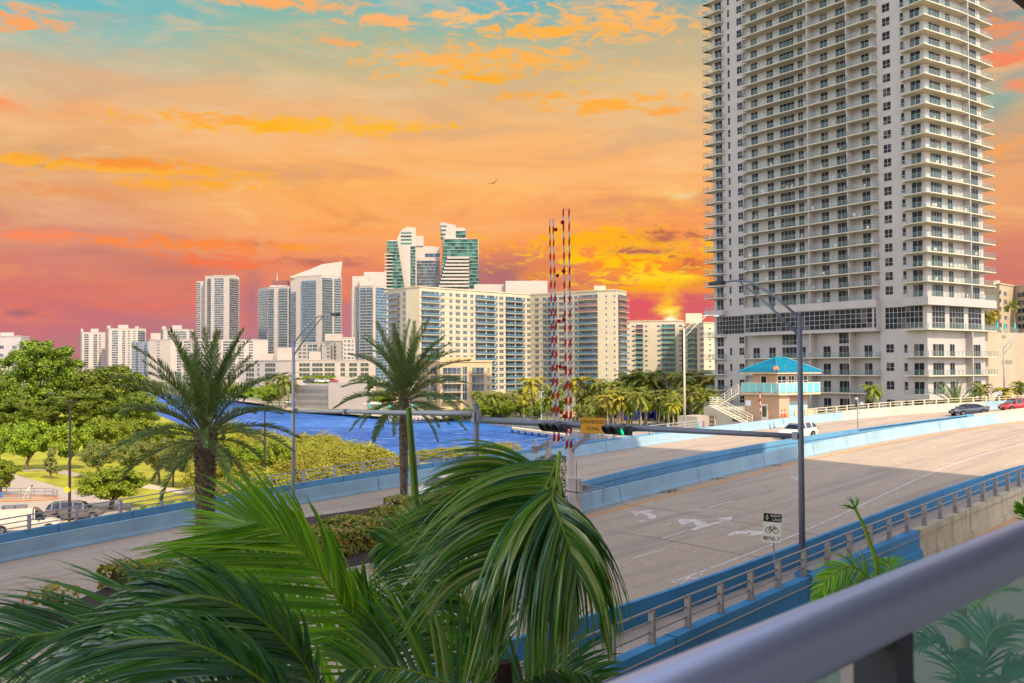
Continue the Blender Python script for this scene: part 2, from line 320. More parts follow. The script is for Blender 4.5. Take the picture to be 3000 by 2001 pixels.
NEARB=curve(rd([(1620,1835),(1800,1760),(2100,1655),(2335,1600),(2500,1530),(2700,1445),(2900,1383),(3000,1360)],1.07),3,60,(8,40))
RAILN=curve(rd([(1560,2040),(1886,1890),(2127,1790),(2250,1735),(2325,1700),(2425,1650),(2600,1585),(2735,1530),(2890,1460),(2990,1423)],.3),3,60,(6,40))
# water: one sheet to the horizon
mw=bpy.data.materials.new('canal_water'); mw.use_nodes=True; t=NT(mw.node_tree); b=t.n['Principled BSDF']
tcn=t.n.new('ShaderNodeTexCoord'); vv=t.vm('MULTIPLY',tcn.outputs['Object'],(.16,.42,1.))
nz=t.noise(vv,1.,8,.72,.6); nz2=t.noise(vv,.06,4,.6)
c=t.mix(t.ss(nz2,.35,.7),lin((24,78,152)),lin((46,106,182))); c=t.mix(t.m('MULTIPLY',t.ss(nz,.52,.66),.8),c,lin((122,166,216))); c=t.mix(t.m('MULTIPLY',t.ss(nz,.48,.36),.75),c,lin((14,54,126)))  # pale streaks are water highlights painted into the base colour
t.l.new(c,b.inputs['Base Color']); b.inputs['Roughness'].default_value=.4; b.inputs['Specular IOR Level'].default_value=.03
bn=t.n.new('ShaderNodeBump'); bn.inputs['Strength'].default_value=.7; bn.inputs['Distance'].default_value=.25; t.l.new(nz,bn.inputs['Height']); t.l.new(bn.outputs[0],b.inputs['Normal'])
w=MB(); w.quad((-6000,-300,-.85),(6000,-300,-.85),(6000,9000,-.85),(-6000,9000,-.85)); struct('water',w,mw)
# far bank
shore=[(-900,1147),(440,1150),(640,1161),(780,1180),(868,1197),(1010,1206),(1140,1217),(1330,1222),(1400,1228),(1500,1242),(1640,1260),(1760,1276),(1900,1300),(2300,1345)]
S=[onz(a,b_) for a,b_ in shore]; S=[Vector((-3000,S[0].y,0))]+S
g=MB(); g.prism([(p.x,p.y) for p in S]+[(400,120),(3000,150),(6000,9000),(-6000,9000)],-3,0); struct('far_ground',g,[M_land])
g=MB()
for a,b_ in zip(S[1:],S[2:]):
    d=(b_-a).normalized(); nrm=Vector((d.y,-d.x,0))
    g.hexa([a+nrm*.35+Vector((0,0,-2)),b_+nrm*.35+Vector((0,0,-2)),b_-nrm*.5+Vector((0,0,-2)),a-nrm*.5+Vector((0,0,-2)),a+nrm*.35+Vector((0,0,.3)),b_+nrm*.35+Vector((0,0,.3)),b_-nrm*.5+Vector((0,0,.3)),a-nrm*.5+Vector((0,0,.3))])
sw=g.obj('seawall',M_seawall); tag(sw,'long weathered concrete seawall along the far bank of the blue canal','seawall')
# near park land
ns=[(-900,1160),(380,1180),(520,1240),(600,1275),(700,1305),(820,1330),(940,1338),(1055,1358),(1100,1396),(1165,1440),(1200,1420),(1228,1356),(1500,1324),(1640,1304),(1800,1285)]
S2=[onz(a,b_) for a,b_ in ns]; S2=[Vector((-3000,S2[0].y,0))]+S2
g=MB(); g.prism([(p.x,p.y) for p in S2]+[(60,150),(140,180),(400,120),(400,-300),(-3000,-300)],-3,0); struct('park_ground',g,[M_grass])
def flat(name,pts,z,mt):
    g=MB(); g.poly([(p[0],p[1],z) for p in pts]); return struct(name,g,mt)
flat('parking_lot',[onz(*p) for p in [(-700,1372),(40,1389),(67,1398),(126,1413),(184,1430),(290,1452),(380,1476),(420,1510),(330,1600),(0,1720),(-700,1900)]],.012,M_pave)
def ribbon(name,pts,w_,z,mt):
    Pq=[onz(*p) for p in pts]; P2=[Vector((p.x,p.y)) for p in Pq]; A=offs(P2,w_/2); B=offs(P2,-w_/2); g=MB()
    for i in range(len(A)-1): g.quad((*A[i],z),(*A[i+1],z),(*B[i+1],z),(*B[i],z))
    return struct(name,g,mt)
ribbon('path',[(60,1381),(110,1376),(153,1377),(207,1389),(262,1395),(330,1400)],2.2,.016,M_pave)
ribbon('path',[(400,1416),(440,1427),(500,1436),(560,1446),(640,1450)],2.2,.016,mat('tan_path',(196,176,150),.9,.08,.5))  # second path in a tan tone lighter than the pale paving
ribbon('promenade',[(560,1166),(700,1172),(800,1184),(868,1200),(1010,1209),(1140,1219),(1330,1224)],7,.02,M_seawall)
# bridge deck: one sheet on the ramp's plane
far=[p for p in FARB]; near=offs(RAILN,.45)
near=[Vector((-30,6)),Vector((-14,16))]+near
def resamp(P,n):
    s=[0]
    for a,b_ in zip(P,P[1:]): s.append(s[-1]+(b_-a).length)
    X=np.interp(np.linspace(0,s[-1],n),s,[p.x for p in P]); Y=np.interp(np.linspace(0,s[-1],n),s,[p.y for p in P])
    return [Vector((float(x),float(y))) for x,y in zip(X,Y)]
a_=resamp(offs(far,-3.1),90); b_=resamp(near,90); g=MB()
for i in range(89): g.quad((*b_[i],zroad(*b_[i])),(*b_[i+1],zroad(*b_[i+1])),(*a_[i+1],zroad(*a_[i+1])),(*a_[i],zroad(*a_[i])))
struct('road',g,M_conc)
g=MB()                                                 # underside and abutment below the near edge
M_fascia=mat('weathered_fascia',(196,180,152),.9,.15,.7,dirt=((52,46,38),1.0,(3.2,3.2,.2)))
M_beige=mat('beige_abutment',(206,170,140),.9,.08,.5,dirt=((150,120,96),.5,(.6,.6,.2)))
flat('plaza',[(-12,2),(-4,26),(2,34),(26,62),(44,78),(120,150),(200,100),(60,0)],3.0,M_pave)
# taller variable-height wall under the deck edge
g=MB(); pth=offs(RAILN,-.9)
for p,q in zip(pth,pth[1:]): g.hexa([(p.x,p.y,1.5),(q.x,q.y,1.5),(q.x-.3,q.y+.3,1.5),(p.x-.3,p.y+.3,1.5),(p.x,p.y,zroad(*p)-.5),(q.x,q.y,zroad(*q)-.5),(q.x-.3,q.y+.3,zroad(*q)-.5),(p.x-.3,p.y+.3,zroad(*p)-.5)])
ab2=g.obj('wall',M_beige); tag(ab2,'plain beige wall under the near edge of the bridge deck','wall')
# ---------------------------------------------------------------- markings
def wornmat(name,col,amt,bgc=(168,154,140)):
    M=bpy.data.materials.new(name); M.use_nodes=True; t=NT(M.node_tree); b=t.n['Principled BSDF']; tcn=t.n.new('ShaderNodeTexCoord')
    n=t.noise(tcn.outputs['Object'],3.5,8,.7); t.l.new(t.mix(t.m('MULTIPLY',t.ss(n,.5-amt*.18,.5+.12),1.),lin(col),lin(bgc)),b.inputs['Base Color']); b.inputs['Roughness'].default_value=.8; return M
M_yel=wornmat('worn_yellow_paint',(226,142,10),-.5,(196,150,70)); M_wht=wornmat('worn_white_paint',(212,202,194),.12); M_fnt=wornmat('faint_white_paint',(200,188,176),.3); M_crk=mat('joint_sealant',(58,52,50),.9,.2)
def line(name,pts,w_,mt,dz=.008,fine=True):
    P=rd(pts); P2=[Vector((p.x,p.y)) for p in P]
    if len(P2)>2: P2=curve(P2,min(3,len(P2)-1),30)
    A=offs(P2,w_/2); B=offs(P2,-w_/2); g=MB()
    for i in range(len(A)-1): g.quad((*A[i],zroad(*A[i])+dz),(*A[i+1],zroad(*A[i+1])+dz),(*B[i+1],zroad(*B[i+1])+dz),(*B[i],zroad(*B[i])+dz))
    return struct(name,g,mt)
yl=offs(MEDB,1.25); g=MB(); A=offs(yl,.12); B=offs(yl,-.12)
for i in range(len(A)-1): g.quad((*A[i],zroad(*A[i])+.008),(*A[i+1],zroad(*A[i+1])+.008),(*B[i+1],zroad(*B[i+1])+.008),(*B[i],zroad(*B[i])+.008))
struct('road_marking',g,M_yel)
line('road_marking',[(1978,1700),(2193,1624),(2361,1560),(2437,1515),(2600,1440),(2800,1360),(3000,1300)],.14,M_wht)
line('road_marking',[(0,1666),(345,1606),(490,1582),(760,1536),(1000,1494)],.11,M_wht)
line('road_marking',[(0,1672),(300,1614),(490,1590)],.06,M_fnt)
line('road_marking',[(1720,1353),(2000,1306),(2300,1262),(2700,1216)],.08,M_fnt)
for s_ in ([(1852,1636),(1946,1609)],[(2072,1488),(2150,1467)],[(2270,1437),(2320,1422)],[(2525,1426),(2580,1412)],[(2613,1351),(2660,1337)],[(2793,1309),(2830,1299)],[(2440,1385),(2480,1372)],[(1940,1577),(2010,1556)],[(2000,1330),(2060,1321)],[(2760,1362),(2800,1352)],[(1940,1540),(1965,1533)],[(2090,1299),(2130,1293)],[(2560,1226),(2590,1222)]):
    line('road_marking',s_,.13,M_wht if s_[0][0]<2200 else M_fnt)
for s_,w_ in (([(1817,1476),(1950,1495),(2082,1517),(2240,1541),(2420,1572)],.05),([(1768,1555),(1900,1573),(2050,1601),(2227,1634)],.045),([(2898,1257),(3010,1263)],.09),([(2640,1222),(2880,1216)],.07),([(2455,1239),(2540,1243)],.05),([(2802,1282),(2832,1284)],.04),([(2880,1288),(3000,1297)],.03),([(300,1700),(60,1690)],.03),([(500,1900),(560,1840),(700,1790)],.03),([(2900,1256),(2975,1244)],.05)):
    line('pavement_joint',s_,w_,M_crk,.006)
def zz(pts,ox=1500,oy=1100,k_=2.612): return [(ox+a/k_,oy+b_/k_) for a,b_ in pts]
def mark(pts,mt=None):
    g=MB(); g.poly(rd(zz(pts),.01)); return struct('road_marking',g,mt or M_wht)
mark([(905,1040),(1090,1028),(1100,1034),(990,1050),(950,1078)]); mark([(975,1046),(1060,1050),(1104,1068),(1106,1084),(1078,1100),(1050,1096),(1042,1078),(1020,1064),(985,1060)]); mark([(966,1112),(1018,1104),(1026,1112),(990,1120)])
mark([(1270,1104),(1300,1098),(1500,1102),(1400,1116),(1310,1146),(1284,1130)]); mark([(1385,1116),(1462,1112),(1500,1136),(1640,1100),(1660,1108),(1400,1184),(1362,1184),(1412,1156)]); mark([(1530,1096),(1690,1078),(1678,1104),(1650,1120),(1610,1104)])
mark([(1645,1220),(1700,1192),(1760,1188),(1810,1200),(1800,1214),(1740,1210),(1680,1228)]); mark([(1766,1184),(1920,1192),(1920,1218),(1800,1228),(1840,1208)])
mark([(1704,1456),(1800,1418),(1880,1406),(1850,1420),(1770,1446),(1730,1460)],M_fnt)
mark([(2140,770),(2200,790),(2180,800),(2130,785)],M_fnt)
for cx,cy in ((1990,1703),(2040,1692)):               # bicycle symbol on the lane
    g=MB(); c0=onroad(cx,cy,.01)
    for i in range(16):
        a,b_=2*math.pi*i/16,2*math.pi*(i+1)/16
        g.quad(*[(c0.x+r_*math.cos(q),c0.y+r_*math.sin(q),zroad(c0.x+r_*math.cos(q),c0.y+r_*math.sin(q))+.01) for r_,q in ((.24,a),(.32,a),(.32,b_),(.24,b_))])
    if cx==1990: struct('road_marking',g,M_wht)
g=MB(); g.poly(rd([(2004,1698),(2020,1688),(2026,1690),(2012,1701)],.01)); g.poly(rd([(2022,1694),(2044,1690),(2046,1694),(2026,1698)],.01)); g.poly(rd([(2040,1688),(2056,1678),(2060,1681),(2046,1692)],.01)); struct('road_marking',g,M_wht)
# ================================================================ BARRIERS, PARAPETS, RAILINGS
def bluemat(name,lo,hi,d=(90,110,120)):
    return mat(name,lo,.75,.12,.5,bump=.1,dirt=(hi,.55,(.25,.25,1.2)))
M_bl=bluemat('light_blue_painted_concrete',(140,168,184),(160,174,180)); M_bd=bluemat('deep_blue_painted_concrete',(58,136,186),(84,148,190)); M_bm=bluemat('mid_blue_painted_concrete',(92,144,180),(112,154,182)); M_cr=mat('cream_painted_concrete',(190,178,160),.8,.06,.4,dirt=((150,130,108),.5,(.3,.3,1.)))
F_SH=[(0,0),(0,.08),(-.10,.30),(-.20,1.0),(-.20,1.07),(-.40,1.07),(-.42,0)]     # road face at offset 0
def wall(name,path,prof,mts,label,cat,join=None,jm=None,group=None,dz=0.):
    g=MB(); g.sweep(P3(path,dz),prof); o=g.obj(name,mts); tag(o,label,cat,group)
    if join:
        j=MB(); lo,hi=min(h for _,h in prof),max(h for _,h in prof)
        for i in join:
            i=min(i,len(path)-2); p=path[i]; t_=(path[i+1]-p).normalized(); z=zroad(*p)+dz
            q=[Vector((p.x,p.y,z))+Vector((t_.y*o_,-t_.x*o_,h_)) for o_,h_ in prof]; e=Vector((t_.x,t_.y,0))*.035
            cen=sum(q,Vector())/len(q); q=[cen+(v_-cen)*1.012+Vector((0,0,.004)) for v_ in q]
            n=len(j.v); j.v+=[tuple(v_-e) for v_ in q]+[tuple(v_+e) for v_ in q]; P_=len(q)
            for a in range(P_): b__=(a+1)%P_; j.f.append((n+a,n+b__,n+P_+b__,n+P_+a)); j.mi.append(0)
        j.obj('expansion_joint',jm or mat('joint_blue',(34,92,138),.8,.1),o)
    return o
i_l=lambda P,px: min(range(len(P)),key=lambda i:abs(Vector((P[i].x,P[i].y)).x/P[i].y*F+1500-px))   # index nearest a bearing
flip=lambda pr:[(-a,b_) for a,b_ in pr]
iC=i_l(FARB,2480); jn=[i_l(FARB,x) for x in (1130,1340,1790,2160,2290)]
F_SF=[(a_q,h_q*.92) for a_q,h_q in F_SH]
wall('barrier_wall',FARB[:iC+1],F_SF,M_bl,'long light blue concrete barrier on the far side of the westbound road','barrier',jn)
wall('barrier_wall',FARB[iC:i_l(FARB,2885)+1],F_SH,M_cr,'unpainted cream stretch of the far barrier behind the dark sedan','barrier')
wall('barrier_wall',FARB[i_l(FARB,2885):],F_SH,M_bl,'short light blue stretch of the far barrier behind the red car','barrier')
outer=offs(FARB,-2.35)
iO=i_l(outer,2400)
def phf(p):                                            # the outer parapet steps down towards the crest
    px=1500+F*p[0]/p[1]; return float(np.interp(px,[1150,1700,2300],[1.10,.92,.6]))
g=MB(); g.sweep([(p.x,p.y,zroad(*p)+phf(p)) for p in outer[:iO+1]],[(0,-6.5),(0,0),(-.28,0),(-.28,-6.5)]); po=g.obj('parapet_wall',M_bm); tag(po,'low mid blue parapet under the far railing beside the park','wall')
g=MB()
for i in [i_l(outer,x) for x in (205,395,560,790,985,1260)]: p=outer[i]; d_=(outer[i+1]-p).normalized(); g.obox((p.x+d_.y*.0,p.y),d_,.03,.004,zroad(*p)-.2,zroad(*p)+phf(p)+.004)
g.obj('expansion_joint',mat('joint_blue',(34,92,138),.8,.1),po)
wall('parapet_wall',outer[iO:],[(0,-5.5),(0,.55),(-.28,.55),(-.28,-5.5)],M_cr,'low cream parapet under the far railing at the bridge crest','wall')
jA=[i_l(MEDA,x) for x in (1778,2180)]
iA=i_l(MEDA,2852)
wall('barrier_wall',MEDA[:iA+1],[(.2,0),(.2,1.07),(0,1.07),(-.1,.3),(-.2,.08),(-.2,0)],M_bm,'mid blue median barrier carrying a dark conduit, farther of the median pair','barrier',jA)
wall('barrier_wall',MEDA[iA:],[(.2,0),(.2,1.07),(0,1.07),(-.1,.3),(-.2,.08),(-.2,0)],M_cr,'cream end stretch of the median barrier just below the dark sedan','barrier')
g=MB(); pt=offs(MEDA,.225)[:i_l(MEDA,2820)+1]; g.tube([(p.x,p.y,zroad(*p)+.62) for p in pt],.018,5)
pt=pt[i_l(MEDA,2500):]; g.tube([(p.x+.02,p.y-.02,zroad(*p)+.95) for p in pt],.045,6); p=pt[-1]; g.tube([(p.x+.02,p.y-.02,zroad(*p)+.95),(p.x+.02,p.y-.02,zroad(*p)+.3)],.03,6)
tag(g.obj('conduit',mat('conduit_blue',(20,66,104),.6,0)),'dark blue cable conduit clipped along the side of the median barrier','conduit')
iB=i_l(MEDB,2920)
wall('barrier_wall',MEDB[:iB+1],F_SH,M_bl,'light blue median barrier beside the yellow line, nearer of the median pair','barrier',[i_l(MEDB,x) for x in (1812,2035,2230,2395,2530,2760)])
wall('barrier_wall',MEDB[iB:],F_SH,M_cr,'cream end stretch of the barrier beside the yellow line','barrier')
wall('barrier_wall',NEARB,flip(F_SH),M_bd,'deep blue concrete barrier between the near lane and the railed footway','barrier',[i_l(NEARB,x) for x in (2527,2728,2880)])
g=MB(); g.sweep(P3(offs(NEARB,.41),.6),[(0,0),(.03,0),(.03,.04),(0,.04)]); 
foot=[(0,-.02),(0,.14),(2.3,.14),(2.3,-.02)]
NB2=resamp(NEARB,60); RN2=resamp(RAILN,60); g=MB()
for i in range(59):
    p,q,r,s_=offs(NB2,.44)[i],offs(NB2,.44)[i+1],RN2[i+1],RN2[i]
    g.quad(*[(v_.x,v_.y,zroad(*v_)+.12) for v_ in (p,s_,r,q)])
struct('footway',g,mat('footway_concrete',(176,160,148),.9,.1,.8,dirt=((120,106,96),.5,(.6,.6,.6))))
iR=i_l(RAILN,2672)
prof=[(-.12,-.1),(-.12,.30),(.34,.30),(.34,-.62),(.52,-.74),(.52,-2.6),(.1,-2.6),(.1,-.1)]
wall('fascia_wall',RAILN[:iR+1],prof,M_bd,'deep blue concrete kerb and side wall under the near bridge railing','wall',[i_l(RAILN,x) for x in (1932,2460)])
wall('fascia_wall',RAILN[iR:],[(-.12,-.1),(-.12,.30),(.34,.30),(.34,-.95),(.46,-1.0),(.46,-1.3),(.1,-1.3),(.1,-.1)],M_fascia,'rain stained concrete edge beam of the bridge above the beige wall','wall')
def railing(name,path,posts,base,h,rails,rr,mt,label,cat='railing',pw=(.07,.11),group=None):
    p0=path[len(path)//2]; root=thing(name,label,cat,(0,0,0),0,group)
    bf_=base if callable(base) else (lambda p:base)
    for k_ in rails:
        g=MB(); g.tube([(p.x,p.y,zroad(*p)+bf_(p)+h*k_) for p in path],rr if k_<1 else rr*1.15,6); g.obj('rail',mt,root)
    s=[0]
    for a,b_ in zip(path,path[1:]): s.append(s[-1]+(b_-a).length)
    L=s[-1]; 
    for i in range(int(L/posts)+1):
        u=i*posts; x=float(np.interp(u,s,[p.x for p in path])); y=float(np.interp(u,s,[p.y for p in path])); x2=float(np.interp(min(u+.3,L),s,[p.x for p in path])); y2=float(np.interp(min(u+.3,L),s,[p.y for p in path]))
        if x2==x and y2==y: continue
        d=(x2-x,y2-y); z=zroad(x,y)+bf_((x,y)); g=MB(); nx=Vector((d[1],-d[0])).normalized()
        g.obox((x+nx.x*.05,y+nx.y*.05),d,pw[0],pw[1],z,z+h*1.0-.02); g.obox((x+nx.x*.05,y+nx.y*.05),d,pw[0]*1.5,pw[1]*1.4,z,z+.03); g.obj('post',mt,root)
    return root
railing('bridge_railing',RAILN[3:],2.35,.30,1.12,(.33,.66,1.),.035,mat('railing_metal',(150,142,136),.5,.1,3,metal=.3),'three bar metal railing on the near blue kerb, closest to the balcony')
M_rg=mat('railing_grey_paint',(164,156,160),.6,.08,2)
railing('bridge_railing',outer[4:i_l(outer,2080)],2.9,phf,.84,(.28,.64,1.),.035,M_rg,'long grey three bar railing between the westbound road and the park',pw=(.09,.07))
railing('bridge_railing',outer[i_l(outer,2320):i_l(outer,2998)+2],1.9,.6,.9,(.28,.64,1.),.04,mat('railing_cream',(206,190,160),.7,.08,2),'cream three bar railing along the bridge crest in front of the white tower',pw=(.08,.08))
# planted island between the roads
isl=rd([(1680,1462),(1500,1440),(1300,1464),(1100,1492),(900,1522),(740,1560),(520,1650),(350,1712),(150,1800),(330,1850),(560,1786),(760,1742),(960,1690),(1180,1640),(1330,1604),(1560,1540)])
g=MB(); n=len(isl); top=[(p.x,p.y,zroad(p.x,p.y)+.16) for p in isl]; g.poly(list(reversed(top)))
struct('planting_bed',g,mat('mulch',(66,50,46),.95,.4,4)); g=MB(); cl_=[Vector((p.x,p.y)) for p in isl]; 
path=cl_+[cl_[0],cl_[1]]; g.sweep(P3(path),[(-.09,0),(-.09,.18),(.09,.18),(.09,0)],closed=True); struct('kerb',g,mat('kerb_concrete',(188,176,160),.9,.1,2))
line('road_marking',[(560,1800),(700,1766),(860,1728),(1000,1692),(1190,1652)],.12,M_yel)
# ================================================================ BUILDINGS
class Face:
    def __init__(s,P,Q=None,d=None):
        s.P=Vector((P[0],P[1])); s.d=(Vector((Q[0],Q[1]))-s.P) if Q is not None else Vector((d[0],d[1])); s.L=s.d.length; s.d=s.d.normalized()
        s.n=Vector((s.d.y,-s.d.x)); mid=s.P+s.d*(s.L/2)
        if s.n.dot(mid)>0: s.n=-s.n
    def off(s,k_): f=Face(s.P+s.n*k_,d=s.d*s.L); f.n=s.n.copy(); return f
    def a(s,px,py=700):
        r=ray(px,py); det=s.d.x*(-r[1])+r[0]*s.d.y; bx,by=-s.P.x,-s.P.y
        aa=(bx*(-r[1])+r[0]*by)/det; t_=(s.d.x*by-s.d.y*bx)/det; return aa,CZ+r[2]*t_
    def pt(s,a,z,n=0.): p=s.P+s.d*a+s.n*n; return (p.x,p.y,z)
    def box(s,g,a0,a1,z0,z1,n0,n1): g.hexa([s.pt(a0,z0,n1),s.pt(a1,z0,n1),s.pt(a1,z0,n0),s.pt(a0,z0,n0),s.pt(a0,z1,n1),s.pt(a1,z1,n1),s.pt(a1,z1,n0),s.pt(a0,z1,n0)])
    def quad(s,g,a0,a1,z0,z1,n): g.quad(s.pt(a0,z0,n),s.pt(a1,z0,n),s.pt(a1,z1,n),s.pt(a0,z1,n))
def window(f,a0,a1,z0,z1,n=0.,cols=2,rows=1,fr=.06,rf=None,proud=.05):
    g=MB(); g.cur=0
    cw=(a1-a0)/cols; zs=[z0,z1] if rows==1 else ([z0,z0+(z1-z0)*(rf or .42),z1] if rows==2 else [z0+(z1-z0)*i/rows for i in range(rows+1)])
    for i in range(cols+1): x=a0+cw*i; f.box(g,x-fr/2,x+fr/2,z0,z1,n+.005,n+proud)
    for z in zs: f.box(g,a0-fr/2,a1+fr/2,z-fr/2,z+fr/2,n+.005,n+proud+.01)
    g.cur=1
    for i in range(cols):
        for z,z_ in zip(zs,zs[1:]): f.quad(g,a0+cw*i+fr/2,a0+cw*(i+1)-fr/2,z+fr/2,z_-fr/2,n+.02)
    return g
class Coll:
    def __init__(s,parent): s.p=parent; s.d={}
    def add(s,key,g,mats,area,kid=None): s.d.setdefault(key,[]).append((area,g,mats,kid))
    def flush(s,lim=100):
        for key,L in s.d.items():
            L.sort(key=lambda q:-q[0]); byid={}
            for i,(ar,g,mats,kid) in enumerate(L):
                if i<lim:
                    o=g.obj(key,mats,s.p)
                    if kid: kid[1].obj(kid[0],kid[2],o)
                else:
                    for nm,gg,mm in [(key,g,mats)]+([(kid[0],kid[1],kid[2])] if kid else []):
                        kk=(nm,tuple(m_.name for m_ in (mm if isinstance(mm,(list,tuple)) else [mm])))
                        b_=byid.setdefault(kk,(MB(),mm))[0]; n=len(b_.v); b_.v+=gg.v; b_.f+=[tuple(n+i_ for i_ in f_) for f_ in gg.f]; b_.mi+=gg.mi
            for (nm,_),(b_,mm) in byid.items(): tag(b_.obj(nm,mm,s.p),None,None,None,'stuff')
def rail_run(f,a0,a1,z,n,h=1.05,step=1.35,g=None):      # glass balustrade along a face: posts+cap (slot 0), panes (slot 1)
    g=g or MB(); k_=max(1,round((a1-a0)/step)); g.cur=0
    for i in range(k_+1): x=a0+(a1-a0)*i/k_; f.box(g,x-.025,x+.025,z,z+h,n-.03,n+.03)
    f.box(g,a0,a1,z+h-.02,z+h+.03,n-.035,n+.035); g.cur=1; f.quad(g,a0,a1,z+.07,z+h-.05,n); g.cur=0
    return g
def seg_face(P,Q): return Face(P,Q)
# ---------------------------------------------------------------- the tall white tower at the right
TW=thing('residential_tower','tall white tower of stacked glass railed balconies rising out of the top of the picture','tower',(70,214,0))
TW.location=(0,0,0)
pL,pR=Vector((55.166,236.357)),Vector((75.572,206.618)); fr_=Face(pL,pR)      # front line of the main balconies
dA=fr_.d; nA=fr_.n; dB=Vector((-dA.y,dA.x)); dB=dB if dB.x>0 else -dB; nB=-Vector((-dB.y,dB.x))
RL,RC,RK,RR=[Vector(q) for q in ((79.161,201.559),(81.948,195.796),(92.717,203.099),(103.065,211.327))]
wf=fr_.off(-1.5); rf=fr_.off(-2.3); ac=(RC-pL).dot(dA)-1.6*0; Wc=pL+dA*((RC-pL).dot(dA)-1.75)-nA*1.5
bf=Face(Wc,d=dB*20.6); bf.n=nB
zt=118.; H0=31.06; FL=2.95
aL=-11.1; aR=36.05
foot_=[wf.P+dA*aL,wf.P+dA*-1.2,rf.P+dA*-1.2,rf.P+dA*aR,wf.P+dA*aR,Wc,Wc+dB*20.6,Wc+dB*20.6-nB*26-nA*0,wf.P+dA*aL+dB*38]
g=MB(); g.prism([(p.x,p.y) for p in foot_],-1,zt); g.obj('wall',M_white,TW)
W_=[M_frame,M_win]; RM=[M_metal,M_bglass]; cw=Coll(TW)
g=MB()
for x0,x1 in ((18.85,19.1),(29.22,29.42)):
    rf.box(g,x0,x1,0,21.7,0.01,2.1); rf.box(g,x0,x1,28.2,zt-2,0.01,2.15)
g.obj('dividing_wall',M_white,TW)
b13=13.35; g=MB(); bf.box(g,b13,b13+.28,0,21.4,.01,1.55); bf.box(g,b13,b13+.28,28.1,zt-2,.01,1.55); g.obj('dividing_wall',M_white,TW)
doors=[(.74,2.76,2),(5.58,7.54,2),(9.47,13.65,4),(14.72,16.15,2),(17.24,18.75,2),(21.,22.94,2),(25.16,29.1,4),(31.58,33.55,2)]
def bfa(x): return bf.a(2000+.4254*x,667+.4254*390)[0]
bdoors=[(bfa(1717),bfa(1792),4),(bfa(1833),bfa(1865),2),(bfa(1970),bfa(2043),4)]
cornerA=(Wc-wf.P).dot(dA)
def floor(zb,zn,low=False,k_=0):                       # zb: slab underside here, zn: underside of the next slab
    zs=zb+.2; t_=zn-.18; dt=min(t_,zs+2.5)
    for x0,x1,c_ in doors: cw.add('window',window(rf,x0,x1,zs,dt,0,c_,1),W_,1e4-zb)
    for x0,x1,c_ in bdoors: cw.add('window',window(bf,x0,x1,zs,dt,0,c_,1),W_,1e4-zb)
    for x0,x1,c_,s_ in ((37.43,39.24,2,1.05),(-5.94,-5.25,1,1.05),(-2.9,-1.35,2,1.05),(41.6,42.4,1,.95)):
        cw.add('window',window(wf,x0,x1,zb+s_,zb+s_+1.73,0,c_,2),W_,9e3-zb)
    cw.add('window',window(wf,-10.1,-7.9,zs,dt,0,2,1),W_,9e3-zb)
    cw.add('window',window(wf,cornerA-3.0,cornerA-.75,zs,dt,0,2,1),W_,1e4-zb)
def balc(zb,main=True):
    zs=zb+.2
    if main:
        g=MB(); rf.box(g,-1.15,36.0,zb,zs,.02,.8); fr_.box(g,0,36.07,zb,zs,-1.5,0); kd=rail_run(fr_,.08,35.99,zs,-.08)
        e=Face(fr_.pt(36.0,0,0)[:2],wf.pt(36.0,0,0)[:2]); rail_run(e,0,1.45,zs,0,g=kd); e=Face(fr_.pt(.07,0,0)[:2],wf.pt(.07,0,0)[:2]); rail_run(e,0,1.45,zs,0,g=kd)
        cw.add('balcony',g,M_slab,1e4-zb,('glass_railing',kd,RM))
    g=MB(); fr_.box(g,-13.1,-7.1,zb,zs,-1.48,0); kd=rail_run(fr_,-13.0,-7.2,zs,-.08)
    e=Face(fr_.pt(-7.18,0,0)[:2],wf.pt(-7.18,0,0)[:2]); rail_run(e,0,1.4,zs,0,g=kd); g.prism([fr_.pt(-13.1,0,0)[:2],fr_.pt(-13.1,0,-4)[:2],fr_.pt(-11.12,0,-4)[:2],fr_.pt(-11.12,0,-1.5)[:2]][::-1],zb,zs-.002)
    e=Face(fr_.pt(-13.02,0,-.1)[:2],fr_.pt(-13.02,0,-4)[:2]); rail_run(e,0,3.9,zs,0,g=kd)
    cw.add('balcony',g,M_slab,1e4-zb,('glass_railing',kd,RM))
    g=MB(); we=Wc+dB*20.6
    g.prism([tuple(p) for p in (RL,RC,RK,RR,RR-nB*3.6,we-nB*3.6+dB*.02,we+dB*.02+nB*.01,Wc+nB*.01+nA*.01,wf.P+dA*((RL-wf.P).dot(dA)-.1)+nA*.01)],zb,zs)
    kd=MB(); c0=(RL+RC+RK+RR)/4-nB*2
    for p,q in ((RL,RC),(RC,RK),(RK,RR),(RR,RR-nB*3.4)):
        inn=-.07; e=Face(p,q); 
        if q!=RR-nB*3.4: rail_run(e,.06,e.L-.06,zs,inn,g=kd)
        else: rail_run(e,.06,e.L,zs,.07 if e.n.dot(dB)<0 else -.07,g=kd)
    cw.add('balcony',g,M_slab,1e4-zb,('glass_railing',kd,RM))
for i in range(0,28):
    z=H0+FL*i; floor(z,z+FL); balc(z)
floor(28.1,H0)                                          # lowest regular floor, on the white band
def poly_rail(zs,g=None):
    kd=g or MB()
    for p,q in ((RL,RC),(RC,RK),(RK,RR)): e=Face(p,q); rail_run(e,.06,e.L-.06,zs,-.07,g=kd)
    return kd
g=MB(); rf.box(g,-.0,36.0,26.66,28.3,.01,.8); fr_.box(g,0,36.07,26.66,28.3,-1.5,0); o=g.obj('fascia_band',M_white,TW)
g=MB(); rail_run(fr_,.08,35.99,28.3,-.08,g=g); g.obj('glass_railing',RM,TW)
we=Wc+dB*20.6
